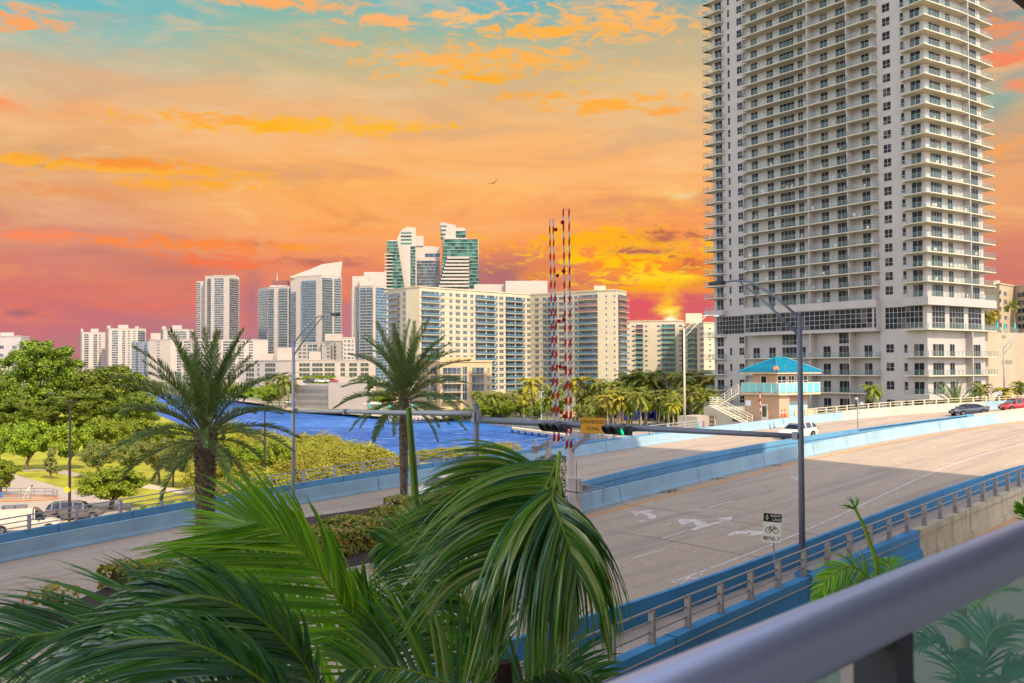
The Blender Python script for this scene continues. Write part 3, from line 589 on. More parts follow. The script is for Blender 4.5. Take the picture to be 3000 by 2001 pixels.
g=MB(); g.prism([tuple(p) for p in (RL,RC,RK,RR,RR-nB*3.6,we-nB*3.6+dB*.02,we+dB*.02+nB*.01,Wc+nB*.01+nA*.01,wf.P+dA*((RL-wf.P).dot(dA)-.1)+nA*.01)],26.5,28.2); g.obj('fascia_band',M_white,TW); poly_rail(28.2).obj('glass_railing',RM,TW)
g=MB(); fr_.box(g,-13.1,-7.1,26.9,28.1,-1.48,0); g.obj('fascia_band',M_white,TW); g=rail_run(fr_,-13.,-7.2,28.1,-.08); g.obj('glass_railing',RM,TW)
# amenity floor: tall glazing in a grid
g=MB(); fr_.box(g,0,36.07,22.26,26.66,-1.5,-.35); g.obj('wall',M_white,TW)
f_=fr_.off(-.35); cw.add('window',window(f_,.1,35.0,22.4,26.55,0,26,4,.08),W_,3e4); cw.add('window',window(f_,35.4,36.0,22.4,26.55,0,1,4,.08),W_,3e4)
g=MB(); fr_.box(g,-.05,36.15,21.65,22.25,-1.52,.12); g.obj('ledge',M_white,TW)
cw.add('window',window(wf,-10.2,-1.4,22.3,26.6,0,9,4,.07),W_,3e4); cw.add('window',window(wf,37.3,cornerA-.9,22.0,26.5,0,9,4,.08),W_,3e4)
for x0,x1,c_ in ((1714,1802,4),(1833,1932,5),(1962,2052,4)): cw.add('window',window(bf,bfa(x0),bfa(x1),22.0,26.5,0,c_,4,.08),W_,3e4)
balc(21.55,False)
for zb,zn in ((16.1,19.9),(12.3,16.1),(8.5,12.3),(4.7,8.5)): floor(zb,zn); balc(zb) if zb!=8.5 else balc(8.5)
cw.add('window',window(rf,9.47,13.65,19.3,21.6,0,4,2,.07),W_,2e4); cw.add('window',window(rf,25.16,29.1,19.3,21.6,0,4,2,.07),W_,2e4); cw.add('window',window(wf,-10.1,-7.9,19.3,21.5,0,2,2,.07),W_,2e4); cw.add('window',window(wf,-2.9,-1.35,19.9,21.5,0,2,2),W_,2e4)
g=MB(); g.prism([tuple(p) for p in (RL+nA*.02,RC+nA*.02+nB*.02,RK+nB*.02,RR+nB*.02,RR-nB*.6,RK-nB*.6,RC-nB*.6-nA*.3,RL-nA*.6)],7.65,8.72); g.obj('parapet',M_white,TW)
cw.flush()
# low podium with a louvred wall and pool deck, right of the tower
PD=thing('podium_building','low cream podium with louvred vents and a planted roof deck, right of the white tower','building')
M_cream=mat('cream_stucco',(168,150,130),.85,.05,.3,dirt=((148,130,110),.4,(.5,.5,.1)))
p0=Wc+dB*20.7-nB*1.2; p1=p0+dB*13.6; g=MB(); g.prism([tuple(p0),tuple(p1),tuple(p1+dB*16+nB*6),tuple(p1+dB*30-nB*30),tuple(p0-nB*30)],-1,21.6); g.obj('wall',M_cream,PD)
pf=Face(p0,p1); pf.n=nB; g=MB()
for (x0,x1,y0,y1) in ((2198,2226,740,760),(2200,2270,910,938)):
    a0,z1=pf.a(2000+.4254*x0,667+.4254*y0); a1,z0=pf.a(2000+.4254*x1,667+.4254*y1)
    for i in range(6): pf.box(g,a0,a1,z0+(z1-z0)*i/6,z0+(z1-z0)*i/6+.07,.01,.09)
    pf.box(g,a0-.05,a1+.05,z0-.05,z1+.05,.002,.02)
g.obj('louvre',mat('louvre_grey',(150,140,128),.7,.1),PD)
g=MB(); e=Face(p0,p1+dB*2); e.n=nB; rail_run(e,.1,e.L,21.6,-.1,1.1,1.2,g); g.obj('glass_railing',RM,PD)
def umbrella(x,y,z,label,col,gp='closed teal umbrellas on the roof deck'):
    t_=thing('closed_umbrella',label,'umbrella',(x,y,z),0,gp); g=MB(); g.tube([(0,0,0),(0,0,2.7)],.03,6); g.obj('pole',M_alum,t_)
    g=MB(); g.tube([(0,0,1.),(0,0,1.3),(0,0,2.2),(0,0,2.75)],[.22,.28,.16,.02],9); g.obj('canopy',col,t_); return t_
M_teal=mat('teal_canvas',(34,170,176),.8,.1,2)
for i,(px,lb) in enumerate(((2921,'closed teal umbrella on the roof deck, nearest the tower'),(2944,'tallest closed teal umbrella on the roof deck'),(2972,'closed teal umbrella on the roof deck, nearest the right edge'))):
    q=at(px,965,224+i*2); umbrella(q.x,q.y,21.6,lb,M_teal)
# ---------------------------------------------------------------- generic distant building
M_bgl={'blue':glassmat('blue_balcony_glass',(64,112,140),.7,.15),'green':glassmat('green_balcony_glass',(70,140,122),.6,.15),'pink':glassmat('rose_balcony_glass',(150,92,92),.7,.15),'pale':glassmat('pale_balcony_glass',(120,132,138),.6,.15),'cyan':glassmat('turquoise_balcony_glass',(120,205,210),.8,.1)}
M_gr=winmat('green_curtain_glass',[(34,80,74),(48,100,90),(28,66,62),(66,118,106),(44,90,82),(84,108,102)],.3,True,.15); M_bu=winmat('blue_curtain_glass',[(26,60,84),(34,76,104),(22,46,68),(54,100,122)],.15)
M_pinkg=winmat('reflecting_glass',[(120,104,104),(90,90,100),(150,120,110),(70,78,90)],.15)
def bld(name,label,cat,pts,top,wall,spec,fh=2.95,depth=25,zmin=0.,par=1.2,rail='pale',gl=None,group=None,parapet=True,hb=None):
    """pts [(px,Y)..] visible plan corners, top (px,py) on first corner, spec: per face [(px0,px1,kind)]"""
    root=thing(name,label,cat,(0,0,0),0,group)
    P=[Vector(at(px,1076,Y)[:2]) for px,Y in pts]; ztop=at(pts[top[2] if len(top)>2 else 0][0],top[1],pts[top[2] if len(top)>2 else 0][1]).z
    mid=(P[0]+P[-1])/2; back=mid.normalized()*depth
    g=MB(); g.prism([tuple(p) for p in P]+[tuple(P[-1]+back),tuple(P[0]+back)],zmin,ztop); g.obj('wall',wall,root)
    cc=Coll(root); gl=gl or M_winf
    for j,sp in enumerate(spec):
        f=Face(P[j],P[j+1]); mid_=f.P+f.d*f.L/2
        z=ztop-par-fh
        i=0
        while z>zmin+1:
            for s_ in sp:
                x0,x1,kd=s_[:3]; a0,a1=f.a(x0)[0],f.a(x1)[0]
                ex=s_[3] if len(s_)>3 else {}
                if i<ex.get('skip',0) or (ex.get('till') and i>=ex['till']): continue
                w_=a1-a0
                if kd=='w': cc.add('window',window(f,a0,a1,z+.9,z+2.45,0,2,2,.12,None,.12),[M_frame,gl],w_)
                elif kd=='s': cc.add('window',window(f,a0,a1,z+1.1,z+2.0,0,1,1,.08,None,.08),[M_frame,gl],w_)
                elif kd=='W': cc.add('window',window(f,a0,a1,z+.5,z+2.55,0,max(2,round(w_/2.2)),1,.14,None,.14),[M_frame,gl],w_)
                elif kd=='g': cc.add('window',window(f,a0,a1,z+.25,z+fh-.05,0,max(2,round(w_/ex.get('pw',1.8))),1,.1,None,.1),[ex.get('fm',M_frame),ex.get('gm',gl)],w_)
                elif kd in 'bd':
                    pj=ex.get('pj',1.4); g=MB(); f.box(g,a0-.2,a1+.2,z,z+.22,0,pj)
                    k2=MB(); k2.cur=0
                    if kd=='b':
                        f.box(k2,a0-.2,a1+.2,z+1.2,z+1.27,pj-.08,pj+.0); k2.cur=1; f.box(k2,a0-.15,a1+.15,z+.3,z+1.2,pj-.07,pj-.02)
                    else: f.box(k2,a0-.2,a1+.2,z+1.15,z+1.22,pj-.08,pj); f.box(k2,a0-.2,a1+.2,z+.65,z+.72,pj-.06,pj-.02)
                    gm=M_bgl[ex.get('rail',rail)]
                    if 'pink' in ex and i<ex['pink']: gm=M_bgl['pink']
                    cc.add('balcony',g,wall,w_,('railing',k2,[M_alum,gm]))
                    cc.add('window',window(f,a0+.1,a1-.1,z+.25,z+2.6,0,max(2,round(w_/1.6)),1,.1,None,.06),[M_frame,gl],w_*.9)
            i+=1; z-=fh
        if hb:                                         # horizontal shadow-casting floor bands
            g=MB(); z=ztop-par-fh
            while z>zmin+1: f.box(g,.0,f.L,z-.1,z+.35,.003,hb); z-=fh
            g.obj('floor_band',wall,root)
    if parapet:
        g=MB()
        for p,q in zip(P,P[1:]):
            f=Face(p,q); f.box(g,-.15,f.L+.15,ztop-.1,ztop+.45,-.5,.35)
        g.obj('parapet',wall,root)
    cc.flush(); return root,P,ztop,back
def roofbox(root,x0,x1,ytop,Y,z0,mt,name='roof_block',depth=12,slant=0.):
    a,b_=at(x0,1076,Y),at(x1,1076,Y*(1-slant)); zt_=at(x0,ytop,Y).z; v_=Vector((a.x,a.y)).normalized()*depth
    g=MB(); g.prism([(a.x,a.y),(b_.x,b_.y),(b_.x+v_.x,b_.y+v_.y),(a.x+v_.x,a.y+v_.y)],z0,zt_); g.obj(name,mt,root); return zt_
M_crm=mat('cream_render',(184,170,146),.85,.05,.2,dirt=((164,150,128),.35,(.15,.15,.03))); M_wh2=mat('white_render',(174,160,152),.85,.05,.2,dirt=((156,142,136),.35,(.1,.1,.03)))
M_gy2=mat('grey_render',(150,140,134),.85,.06,.2); M_pk2=mat('dark_roof_cladding',(120,76,78),.8,.1,.3); M_bg2=mat('tan_stone',(186,162,126),.85,.06,.4,dirt=((160,134,100),.4,(.4,.4,.1)))
# cream condominium across the canal
r,P,z,bk=bld('condominium_block','long cream curved condominium with rows of blue glass balconies across the canal','building',[(1137,478),(1190,459),(1229,455),(1555,506),(1752,481),(1808,478),(1836,492)],(1229,841,2),M_crm,
 [[(1138,1171,'b'),(1181,1189,'w')],[],
  [(1234,1286,'b'),(1290,1302,'w'),(1316,1325,'w'),(1334,1347,'w'),(1356,1368,'w'),(1377,1386,'w'),(1392,1422,'b'),(1425,1448,'b'),(1451,1457,'w'),(1462,1474,'w'),(1480,1507,'b'),(1510,1530,'b'),(1532,1537,'w'),(1543,1553,'w')],
  [(1567,1578,'w'),(1590,1601,'w'),(1604,1632,'b'),(1637,1652,'w'),(1662,1676,'w'),(1682,1691,'w'),(1694,1750,'b',{'pink':3})],
  [(1773,1777,'s'),(1797,1801,'s')],[(1809,1835,'b',{'pink':6})]],2.93,22,0,1.4,'blue',None,None,True)
f=Face(P[2],P[3]); g=MB()
for q in (P[2],P[3]): pass
for jj in (2,3):
    f=Face(P[jj],P[jj+1]); zz_=z-1.4-2.93; g=MB()
    while zz_>3: f.box(g,.05,f.L-.05,zz_-.05,zz_+.5,.004,.18); zz_-=2.93
    g.obj('floor_band',M_crm,r)
roofbox(r,1390,1482,833,515,z,M_wh2,'roof_block',14); roofbox(r,1482,1605,823,512,z,M_wh2,'roof_block',14); roofbox(r,1742,1776,837,486,z,M_crm,'roof_block',8)
# twin winged hotel in green glass
H=thing('hotel_tower','twin winged white and green glass hotel tower, tallest on the skyline','tower')
HY=720.
def slab(px,ys,Y=HY,name='wall',mt=M_wh2,depth=18,front=0.):      # straight-sided solid from an outline, real distance and depth
    pts=[at(a,b_,Y-front) for a,b_ in zip(px,ys)]; g=MB(); n=len(pts); bk=Vector((pts[0].x,pts[0].y,0)).normalized()*depth
    g.v+=[tuple(p) for p in pts]+[tuple(p+bk) for p in pts]; g.f.append(tuple(range(n))); g.mi.append(0); g.f.append(tuple(n+i for i in reversed(range(n)))); g.mi.append(0)
    for i in range(n): j=(i+1)%n; g.f.append((j,i,n+i,n+j)); g.mi.append(0)
    return g.obj(name,mt,H)
slab([1165,1172,1182,1192,1218,1218,1203,1203],[702,684,672,665,668,1100,1100,1100]) if False else None
slab([1163,1170,1180,1192,1218,1218,1163],[703,684,671,665,667,1090,1090])
slab([1218,1288,1288,1218],[718,724,1090,1090],HY+4); slab([1218,1241,1241,1218],[690,692,720,720],HY+3)
slab([1289,1296,1335,1335,1312,1300],[655,651,660,705,705,705],HY+1) ; slab([1296,1305,1362,1366,1366,1290],[690,666,668,690,1090,1090],HY+2)
def curtain(outline_l,outline_r,y0,y1,Y,n,mt,cols,name='curtain_wall',band=M_wh2,proud=.5,bal=0.):
    """glass storeys between two slanting edges given as (px at y0, px at y1)"""
    g=MB(); bn=MB(); kk=0
    for i in range(n):
        ya=y0+(y1-y0)*i/n; yb=y0+(y1-y0)*(i+1)/n-.0; fa,fb=i/n,(i+1)/n
        la=outline_l[0]+(outline_l[1]-outline_l[0])*fa; ra=outline_r[0]+(outline_r[1]-outline_r[0])*fa
        for c_ in range(cols):
            xa=la+(ra-la)*c_/cols; xb=la+(ra-la)*(c_+1)/cols
            g.quad(at(xa+.12,yb,Y),at(xb-.12,yb,Y),at(xb-.12,ya+.2,Y),at(xa+.12,ya+.2,Y))
        a,b_=at(la,ya,Y-proud-bal),at(ra,ya,Y-proud-bal); u=Vector((b_.x-a.x,b_.y-a.y)); c__=Vector(((a.x+b_.x)/2,(a.y+b_.y)/2)); bn.obox(c__+Vector((0,(proud+bal)/2)),u,u.length/2+bal*.5,(proud+bal)/2,a.z-.22,a.z+.02)
    g.obj(name,[mt],H); bn.obj('floor_band',band,H)
slab([1133,1165,1190,1190,1133],[705,703,1000,1090,1090],HY-3); curtain((1133,1133),(1165,1186),706,845,HY-3.2,14,M_gr,5)
curtain((1203,1203),(1217,1217),721,845,HY-.3,13,M_gr,3)
for yy in (680,690,700,711): 
    g=MB(); g.quad(at(1174,yy+5,HY-.1),at(1206,yy+5,HY-.1),at(1206,yy,HY-.1),at(1174,yy,HY-.1)); g.obj('window',M_gr,H)
for yy in (660,672,684,696):
    g=MB(); g.quad(at(1290,yy+5,HY+.8),at(1309-(yy-660)*.14,yy+5,HY+.8),at(1309-(yy-660)*.14,yy,HY+.8),at(1290,yy,HY+.8)); g.obj('window',M_gr,H)
curtain((1222,1222),(1288,1288),763,845,HY+3.7,9,M_winf,11); curtain((1246,1246),(1289,1289),742,752,HY+3.6,1,M_bu,6)
slab([1300,1330,1402,1402,1288],[698,696,702,1090,1090],HY-6); curtain((1309,1303),(1365,1365),676,696,HY+1.7,2,M_gr,6); curtain((1302,1286),(1333,1333),700,845,HY-6.3,14,M_gr,3); curtain((1333,1333),(1400,1403),700,845,HY-6.3,14,M_gr,8,'curtain_wall',M_wh2,.5,.0)
g=MB()
for i in range(9): 
    ya=756+i*10.3; a,b_=at(1310-i*3,ya,HY-9),at(1374,ya,HY-9); g.hexa([(a.x,a.y,a.z-.4),(b_.x,b_.y,b_.z-.4),(b_.x,b_.y+3,b_.z-.4),(a.x,a.y+3,a.z-.4),(a.x,a.y,a.z+.9),(b_.x,b_.y,b_.z+.9),(b_.x,b_.y+3,b_.z+.9),(a.x,a.y+3,a.z+.9)])
for i in range(12):
    ya=745+i*10.; a,b_=at(1126,ya,HY-6),at(1150,ya,HY-6); g.hexa([(a.x,a.y,a.z-.3),(b_.x,b_.y,b_.z-.3),(b_.x,b_.y+3,b_.z-.3),(a.x,a.y+3,a.z-.3),(a.x,a.y,a.z+.5),(b_.x,b_.y,b_.z+.5),(b_.x,b_.y+3,b_.z+.5),(a.x,a.y+3,a.z+.5)])
g.obj('balcony',M_wh2,H)
# the sail topped tower, its neighbour and the rest of the skyline
def sail(root,pts,Y,name='roof_block',mt=M_wh2,depth=20):
    q=[at(a,b_,Y) for a,b_ in pts]; g=MB(); n=len(q); bk_=Vector((q[0].x,q[0].y,0)).normalized()*depth; g.v+=[tuple(p) for p in q]+[tuple(p+bk_) for p in q]
    g.f.append(tuple(range(n))); g.mi.append(0); g.f.append(tuple(n+i for i in reversed(range(n)))); g.mi.append(0)
    for i in range(n): j=(i+1)%n; g.f.append((j,i,n+i,n+j)); g.mi.append(0)
    return g.obj(name,mt,root)
r,P,z,bk=bld('apartment_tower','white tower with blue balconies under a pointed sail shaped roof','tower',[(851,1150),(943,1128),(1000,1150)],(851,812),M_wh2,[[(853,868,'d',{'skip':5}),(884,926,'b',{'skip':1,'rail':'blue'})],[(944,974,'d',{'pj':2.4}),(979,999,'b',{'rail':'pale'})]],2.95,30,0,2,'blue',M_bu)
sail(r,[(851,810),(905,790),(943,774),(960,772),(1003,766),(998,812),(943,816),(851,814)],1146)
r,P,z,bk=bld('apartment_tower','white balconied tower with a dark rooftop box and a thin spire','tower',[(757,1180),(785,1160),(845,1150),(872,1162)],(757,846),M_wh2,[[(758,783,'b')],[(786,803,'b'),(817,843,'b')],[(846,871,'b',{'rail':'blue'})]],2.95,30,0,1.6,'pale',M_bu)
roofbox(r,795,848,822,1165,z,M_pk2,'roof_block',16); g=MB(); q=at(812,822,1172); g.tube([(q.x,q.y,q.z),(q.x,q.y,q.z+9)],[.9,.1],6); g.obj('spire',M_white,r); roofbox(r,790,856,836,1160,z,M_wh2,'roof_block',18)
r,P,z,bk=bld('apartment_tower','dark glazed tower with a white spine and rounded balconies beside the hotel','tower',[(1028,1010),(1053,990),(1095,985),(1136,1000)],(1053,838,1),M_wh2,[[(1044,1052,'g',{'gm':M_bu})],[(1055,1072,'b'),(1074,1092,'b')],[(1100,1135,'g',{'gm':M_bu})]],2.95,26,0,1.5,'pale',M_bu)
roofbox(r,1032,1078,809,1000,0,M_wh2,'wall',8); roofbox(r,1066,1132,797,1010,z,M_wh2,'roof_block',14); roofbox(r,1053,1095,822,992,z,M_wh2,'roof_block',14)
r,P,z,bk=bld('apartment_tower','tall narrow white tower with rounded corner balconies, standing alone on the left skyline','tower',[(600,1330),(672,1320),(700,1345)],(600,809),M_wh2,[[(608,619,'d'),(629,656,'W')],[(673,699,'b')]],2.95,26,0,3,'pale')
roofbox(r,575,600,824,1345,0,M_wh2,'wall',20); f=Face(at(575,1076,1345)[:2],at(600,1076,1345)[:2]); cc=Coll(r); zz_=100.
zz_=at(575,832,1345).z
while zz_>10: cc.add('window',window(f,f.a(577)[0],f.a(588)[0],zz_,zz_+1.9,0,2,1,.2,None,.3),[M_frame,M_winf],1); zz_-=2.95
cc.flush(); roofbox(r,625,690,806,1335,z,M_wh2,'roof_block',12)
r,P,z,bk=bld('apartment_block','slab like white twin block with stepped roof boxes, left of its taller sister','building',[(233,1280),(240,1262),(308,1275)],(233,975),M_wh2,[[(234,239,'w')],[(249,262,'W'),(276,287,'W'),(292,298,'w')]],2.9,24,0,2,'pale'); roofbox(r,265,288,963,1275,z,M_wh2); roofbox(r,236,243,963,1270,z,M_wh2)
r,P,z,bk=bld('apartment_block','taller white twin block with two dark window columns on the left skyline','building',[(311,1230),(318,1215),(402,1225),(427,1235)],(311,964),M_wh2,[[(312,317,'w')],[(330,348,'W'),(360,369,'W'),(376,383,'w'),(392,399,'w')],[(406,426,'b')]],2.9,24,0,2,'pale'); roofbox(r,345,375,952,1228,z,M_wh2); roofbox(r,313,323,954,1220,z,M_wh2); roofbox(r,395,406,956,1228,z,M_wh2)
r,P,z,bk=bld('apartment_block','short blue grey block with thin balconies below the twin blocks','building',[(385,1120),(436,1110)],(385,1002),mat('blue_grey_render',(146,148,164),.85,.05,.2),[[(388,396,'w'),(400,408,'b'),(411,419,'w'),(424,432,'b')]],2.9,24,0,1,'pale')
r,P,z,bk=bld('apartment_block','white block with dark upper balconies behind the long low building','building',[(470,1240),(478,1228),(553,1232),(568,1245)],(470,966),M_wh2,[[(471,477,'w')],[(492,505,'W'),(512,548,'W')],[(555,567,'w')]],2.9,24,0,2,'pale'); roofbox(r,503,532,953,1235,z,M_wh2); roofbox(r,474,486,956,1235,z,M_wh2)
r,P,z,bk=bld('apartment_block','long low white building stretching behind the left date palm','building',[(436,1060),(500,1050),(785,1075)],(436,996),M_wh2,[[(462,470,'s')],[(520,533,'W'),(540,560,'W'),(570,596,'W'),(605,640,'W'),(655,690,'W'),(700,716,'w'),(730,742,'w')]],2.95,20,0,1,'pale'); roofbox(r,441,470,976,1060,z,M_wh2); roofbox(r,720,758,994,1100,0,M_wh2,'wall',10)
r,P,z,bk=bld('apartment_block','white office block with two columns of paired windows at the left edge','building',[(-60,640),(60,640),(85,652)],(0,986),M_wh2,[[(-40,-20,'W'),(2,14,'W'),(39,53,'W')],[(60,74,'g')]],5.2,24,0,3.2,'pale'); roofbox(r,0,40,974,650,z,M_wh2)
r,P,z,bk=bld('apartment_block','pale block with brown window squares in front of the sail topped tower','building',[(868,800),(938,792),(960,800)],(868,1005),M_wh2,[[(876,884,'w'),(889,897,'w'),(902,915,'W'),(917,930,'W')],[(942,948,'w'),(952,958,'w')]],2.95,18,0,1,'pale')
r,P,z,bk=bld('apartment_block','grey panelled block with a stair strip beside the parking garage','building',[(952,760),(975,755),(1008,765)],(952,1000),M_gy2,[[(957,966,'w')],[(978,984,'d'),(1000,1006,'w')]],2.95,18,0,1,'pale'); roofbox(r,952,1004,978,775,z,M_wh2)
r,P,z,bk=bld('apartment_block','small white apartment house with rows of square windows above the garage roof','building',[(943,742),(968,738)],(943,1012),M_wh2,[[(958,966,'w')]],2.95,18,0,1,'pale')
r,P,z,bk=bld('apartment_block','low white block with small dark windows behind the right of the garage','building',[(1005,700),(1040,704)],(1005,990),M_wh2,[[(1008,1014,'w'),(1018,1026,'w'),(1030,1036,'w')]],2.95,18,0,1,'pale')
r,P,z,bk=bld('parking_garage','long white parking garage with wide dark slots between its decks','garage',[(700,590),(810,575),(868,570),(1100,590)],(868,1056,2),M_wh2,[[(722,746,'W'),(755,762,'w'),(778,808,'W')],[],[(877,908,'W'),(915,946,'W'),(951,981,'W'),(998,1011,'W'),(1023,1046,'W'),(1056,1080,'W')]],2.85,20,0,1.2,'pale',mat('dark_slot',(70,74,66),.9,.2)); roofbox(r,812,868,1018,578,0,M_wh2,'wall',12); roofbox(r,905,940,1030,585,z,M_wh2); roofbox(r,760,802,1036,585,z,M_wh2)
# waterside garage with louvres, white side wall
r,P,z,bk=bld('parking_garage','low grey garage with louvred bands and a white side wall at the canal edge','garage',[(866,365),(963,352),(1075,345)],(963,1130,1),M_gy2,[[],[]],3,40,0,1,'pale',parapet=False)
f=Face(P[0],P[1]); g=MB()
for y0,y1 in ((1139,1150),(1158,1170),(1178,1186)):
    for x0 in range(870,960,13):
        a0,z1=f.a(x0,y0); a1,z0=f.a(x0+11,y1)
        for i in range(7): f.box(g,a0,a1,z0+(z1-z0)*i/7,z0+(z1-z0)*i/7+.07,.01,.08)
g.obj('louvre',mat('louvre_pale',(150,142,134),.8,.1),r); f=Face(P[1],P[2]); g=MB(); f.box(g,0.05,f.L,0,z+1.2,-.2,.25); g.obj('side_wall',M_wh2,r); roofbox(r,868,903,1114,372,z,M_wh2); roofbox(r,978,1075,1107,372,z,M_wh2)
# small tan waterside house
r,P,z,bk=bld('apartment_house','small tan stone house with iron balconies and roof terrace at the water','building',[(1215,372),(1290,340),(1372,343),(1441,350)],(1372,1060,2),M_bg2,[[(1240,1256,'w'),(1262,1280,'b',{'rail':'pale'})],[(1296,1350,'d',{'pj':2}),(1354,1367,'g')],[(1381,1417,'d',{'pj':1.2}),(1427,1432,'w')]],2.95,18,0,1.6,'pale'); roofbox(r,1290,1390,1046,356,z,M_bg2,'penthouse',12)
r,P,z,bk=bld('waterside_house','plain tan house wing beside the teal umbrellas','building',[(1160,372),(1240,366)],(1160,1150),M_bg2,[[(1172,1182,'w'),(1200,1210,'w')]],3,10,0,1,'pale')
# right hand distant block and dark wing
r,P,z,bk=bld('condominium_block','cream block with green balconies behind the palms, left of the white tower','building',[(1836,610),(1998,604),(2010,640)],(1836,942),M_crm,[[(1849,1858,'s'),(1861,1882,'b',{'rail':'green','pink':2}),(1887,1895,'s'),(1923,1932,'s'),(1936,1976,'b',{'rail':'green'}),(1987,1997,'s')],[]],3.0,26,0,1.6,'green'); roofbox(r,2010,2058,918,640,z,M_crm)
r,P,z,bk=bld('condominium_block','shaded block of dark green balconies between the cream block and the white tower','building',[(2004,600),(2045,560),(2062,548),(2150,560)],(2062,946,2),M_crm,[[(2012,2040,'b',{'rail':'green'})],[(2048,2060,'w')],[(2074,2080,'s')]],3.0,26,0,1.6,'green')
r,P,z,bk=bld('apartment_block','beige block with dark blue windows behind the white tower at the right edge','building',[(2860,430),(2915,420),(2932,405),(2975,418),(3080,400)],(2932,832,2),mat('beige_render',(170,150,126),.85,.05,.2),[[(2881,2887,'s')],[(2925,2931,'w')],[(2938,2946,'w')],[(2978,3000,'W'),(3010,3030,'W')]],3.3,26,0,2,'pale'); roofbox(r,2915,2934,822,425,z,M_crm)
# ================================================================ VEGETATION
rnd=random.Random(11)
def rv(r=rnd):
    while True:
        v=Vector((r.uniform(-1,1),r.uniform(-1,1),r.uniform(-1,1)))
        if .05<v.length<1: return v
def leaf(g,p,nrm,sz,r=rnd,asp=1.6):
    n=nrm.normalized(); a=n.cross(rv(r)).normalized(); b=n.cross(a); a=a*sz*.5*asp; b=b*sz*.5
    k_=len(g.v); g.v+=[tuple(p-a),tuple(p+b*.9-a*.1),tuple(p+a),tuple(p-b*.9+a*.1)]; g.f.append((k_,k_+1,k_+2,k_+3)); g.mi.append(g.cur)
def crown(clumps,per,sz,r,flat=1.,up=.6,core=.55):
    g=MB()
    for c,rad in clumps:
        for _ in range(per):
            d=rv(r).normalized(); q=c+Vector((d.x,d.y,d.z*flat))*rad*(r.random()**.35)*(.8+.35*r.random())
            leaf(g,q,d+Vector((0,0,up))+rv(r)*.7,sz*r.uniform(.6,1.3),r)
    return g
def broadleaf(seed,H,Wd,hb,nc,per,sz,cr_,shape='round'):
    r=random.Random(seed); cl=[]; ctr=Vector((0,0,(H+hb)/2)); ry=(H-hb)/2
    for i in range(nc):
        d=rv(r).normalized(); k_=r.uniform(.45,.95); rr=1.0
        if shape=='spread': 
            z=r.uniform(-1,1); ang=r.uniform(0,6.28); rad=math.sqrt(max(0,1-z*z))*r.uniform(.35,1.05); q=Vector((math.cos(ang)*rad*Wd/2,math.sin(ang)*rad*Wd/2,ctr.z+z*ry*.9+.12*ry*r.uniform(-1,1)))
        elif shape=='cone':
            z=r.uniform(0,1); ang=r.uniform(0,6.28); rad=(1-z)*.9*r.uniform(.3,1); q=Vector((math.cos(ang)*rad*Wd/2,math.sin(ang)*rad*Wd/2,hb+z*(H-hb)))
        else: q=Vector((d.x*Wd/2*k_,d.y*Wd/2*k_,ctr.z+d.z*ry*k_))
        cl.append((q,cr_*r.uniform(.6,1.25)))
    g=crown(cl,per,sz,r,.7); t_=MB(); top=Vector((r.uniform(-.2,.2),r.uniform(-.2,.2),hb*.95)); R_=H*.028+.05
    t_.tube([(0,0,-.1),(.02,0,hb*.5),tuple(top)],[R_*1.25,R_,R_*.85],8)
    for q,_ in r.sample(cl,min(len(cl),9)): t_.tube([tuple(top-Vector((0,0,.15))),tuple(top.lerp(q,.5)+Vector((0,0,-.15*H*.1))),tuple(q)],[R_*.6,R_*.35,R_*.12],5)
    return g,t_
L_bright=leafmat('bright_leaves',[(74,104,10),(118,140,14),(152,166,26),(98,126,12),(172,176,44)],.55,.25); L_dark=leafmat('dark_leaves',[(48,70,12),(84,108,14),(122,140,22),(146,156,34),(66,90,14),(104,124,20)],.55,.22)
L_olive=leafmat('olive_leaves',[(88,98,44),(124,128,58),(144,142,70),(104,112,46)],.6,.25); L_mang=leafmat('mangrove_leaves',[(124,124,16),(168,156,34),(146,146,24),(184,170,58),(100,116,16),(176,156,74),(128,150,24)],.6,.25)
L_palm=leafmat('palm_leaves',[(60,88,10),(112,128,16),(160,158,28),(88,108,14),(140,130,24)],.45,.3,.5); L_date=leafmat('date_palm_leaves',[(66,96,40),(94,124,52),(126,148,76),(78,106,44),(146,160,98),(58,84,44)],.5,.25,.5,.08)
L_yel=leafmat('yellowing_leaves',[(150,150,30),(190,160,34),(120,140,24)],.55,.3); L_silv=leafmat('silver_leaves',[(140,146,120),(170,172,150),(110,120,96)],.6,.2)
M_bark=mat('bark',(112,92,76),.95,.25,4,bump=.3); M_pbark=mat('palm_bark',(150,132,108),.95,.2,3)
PROTO={}
def tree(kind,px,by,ty,wpx,label,group=None,z=0.):
    wpx=wpx*(.86 if kind in('round','round2','olive') and by>1300 else 1.); B=onz(px,by,z); Y=B.y; H=(by-ty)/F*Y; Wm=wpx/F*Y
    key,H0_,W0=TK[kind]
    k_=(Wm/W0,Wm/W0,H/H0_); rz=rnd.uniform(0,6.28)
    if key not in PROTO:
        g,t_,lm=TG[key](); o=thing(TN[key],label,'tree',tuple(B),rz,group); g.obj('crown',lm,o); t_.obj('trunk',M_bark,o); o.scale=k_; PROTO[key]=o; return o
    return dup(PROTO[key],tuple(B),rz,k_,label,group) if group else _dl(dup(PROTO[key],tuple(B),rz,k_,label))
def _dl(o):
    if 'group' in o: del o['group']
    return o
TK={'spread':('spread',16,18),'spread2':('spread2',14,17),'round':('round',5,6),'round2':('round2',5,6),'olive':('olive',5,5),'cone':('cone',4,3),'mang':('mang',4,5.5),'mang2':('mang2',4,5.5),'bush':('bush',2,4)}
TN={'spread':'spreading_tree','spread2':'spreading_tree','round':'park_tree','round2':'park_tree','olive':'olive_tree','cone':'young_tree','mang':'mangrove','mang2':'mangrove','bush':'bush'}
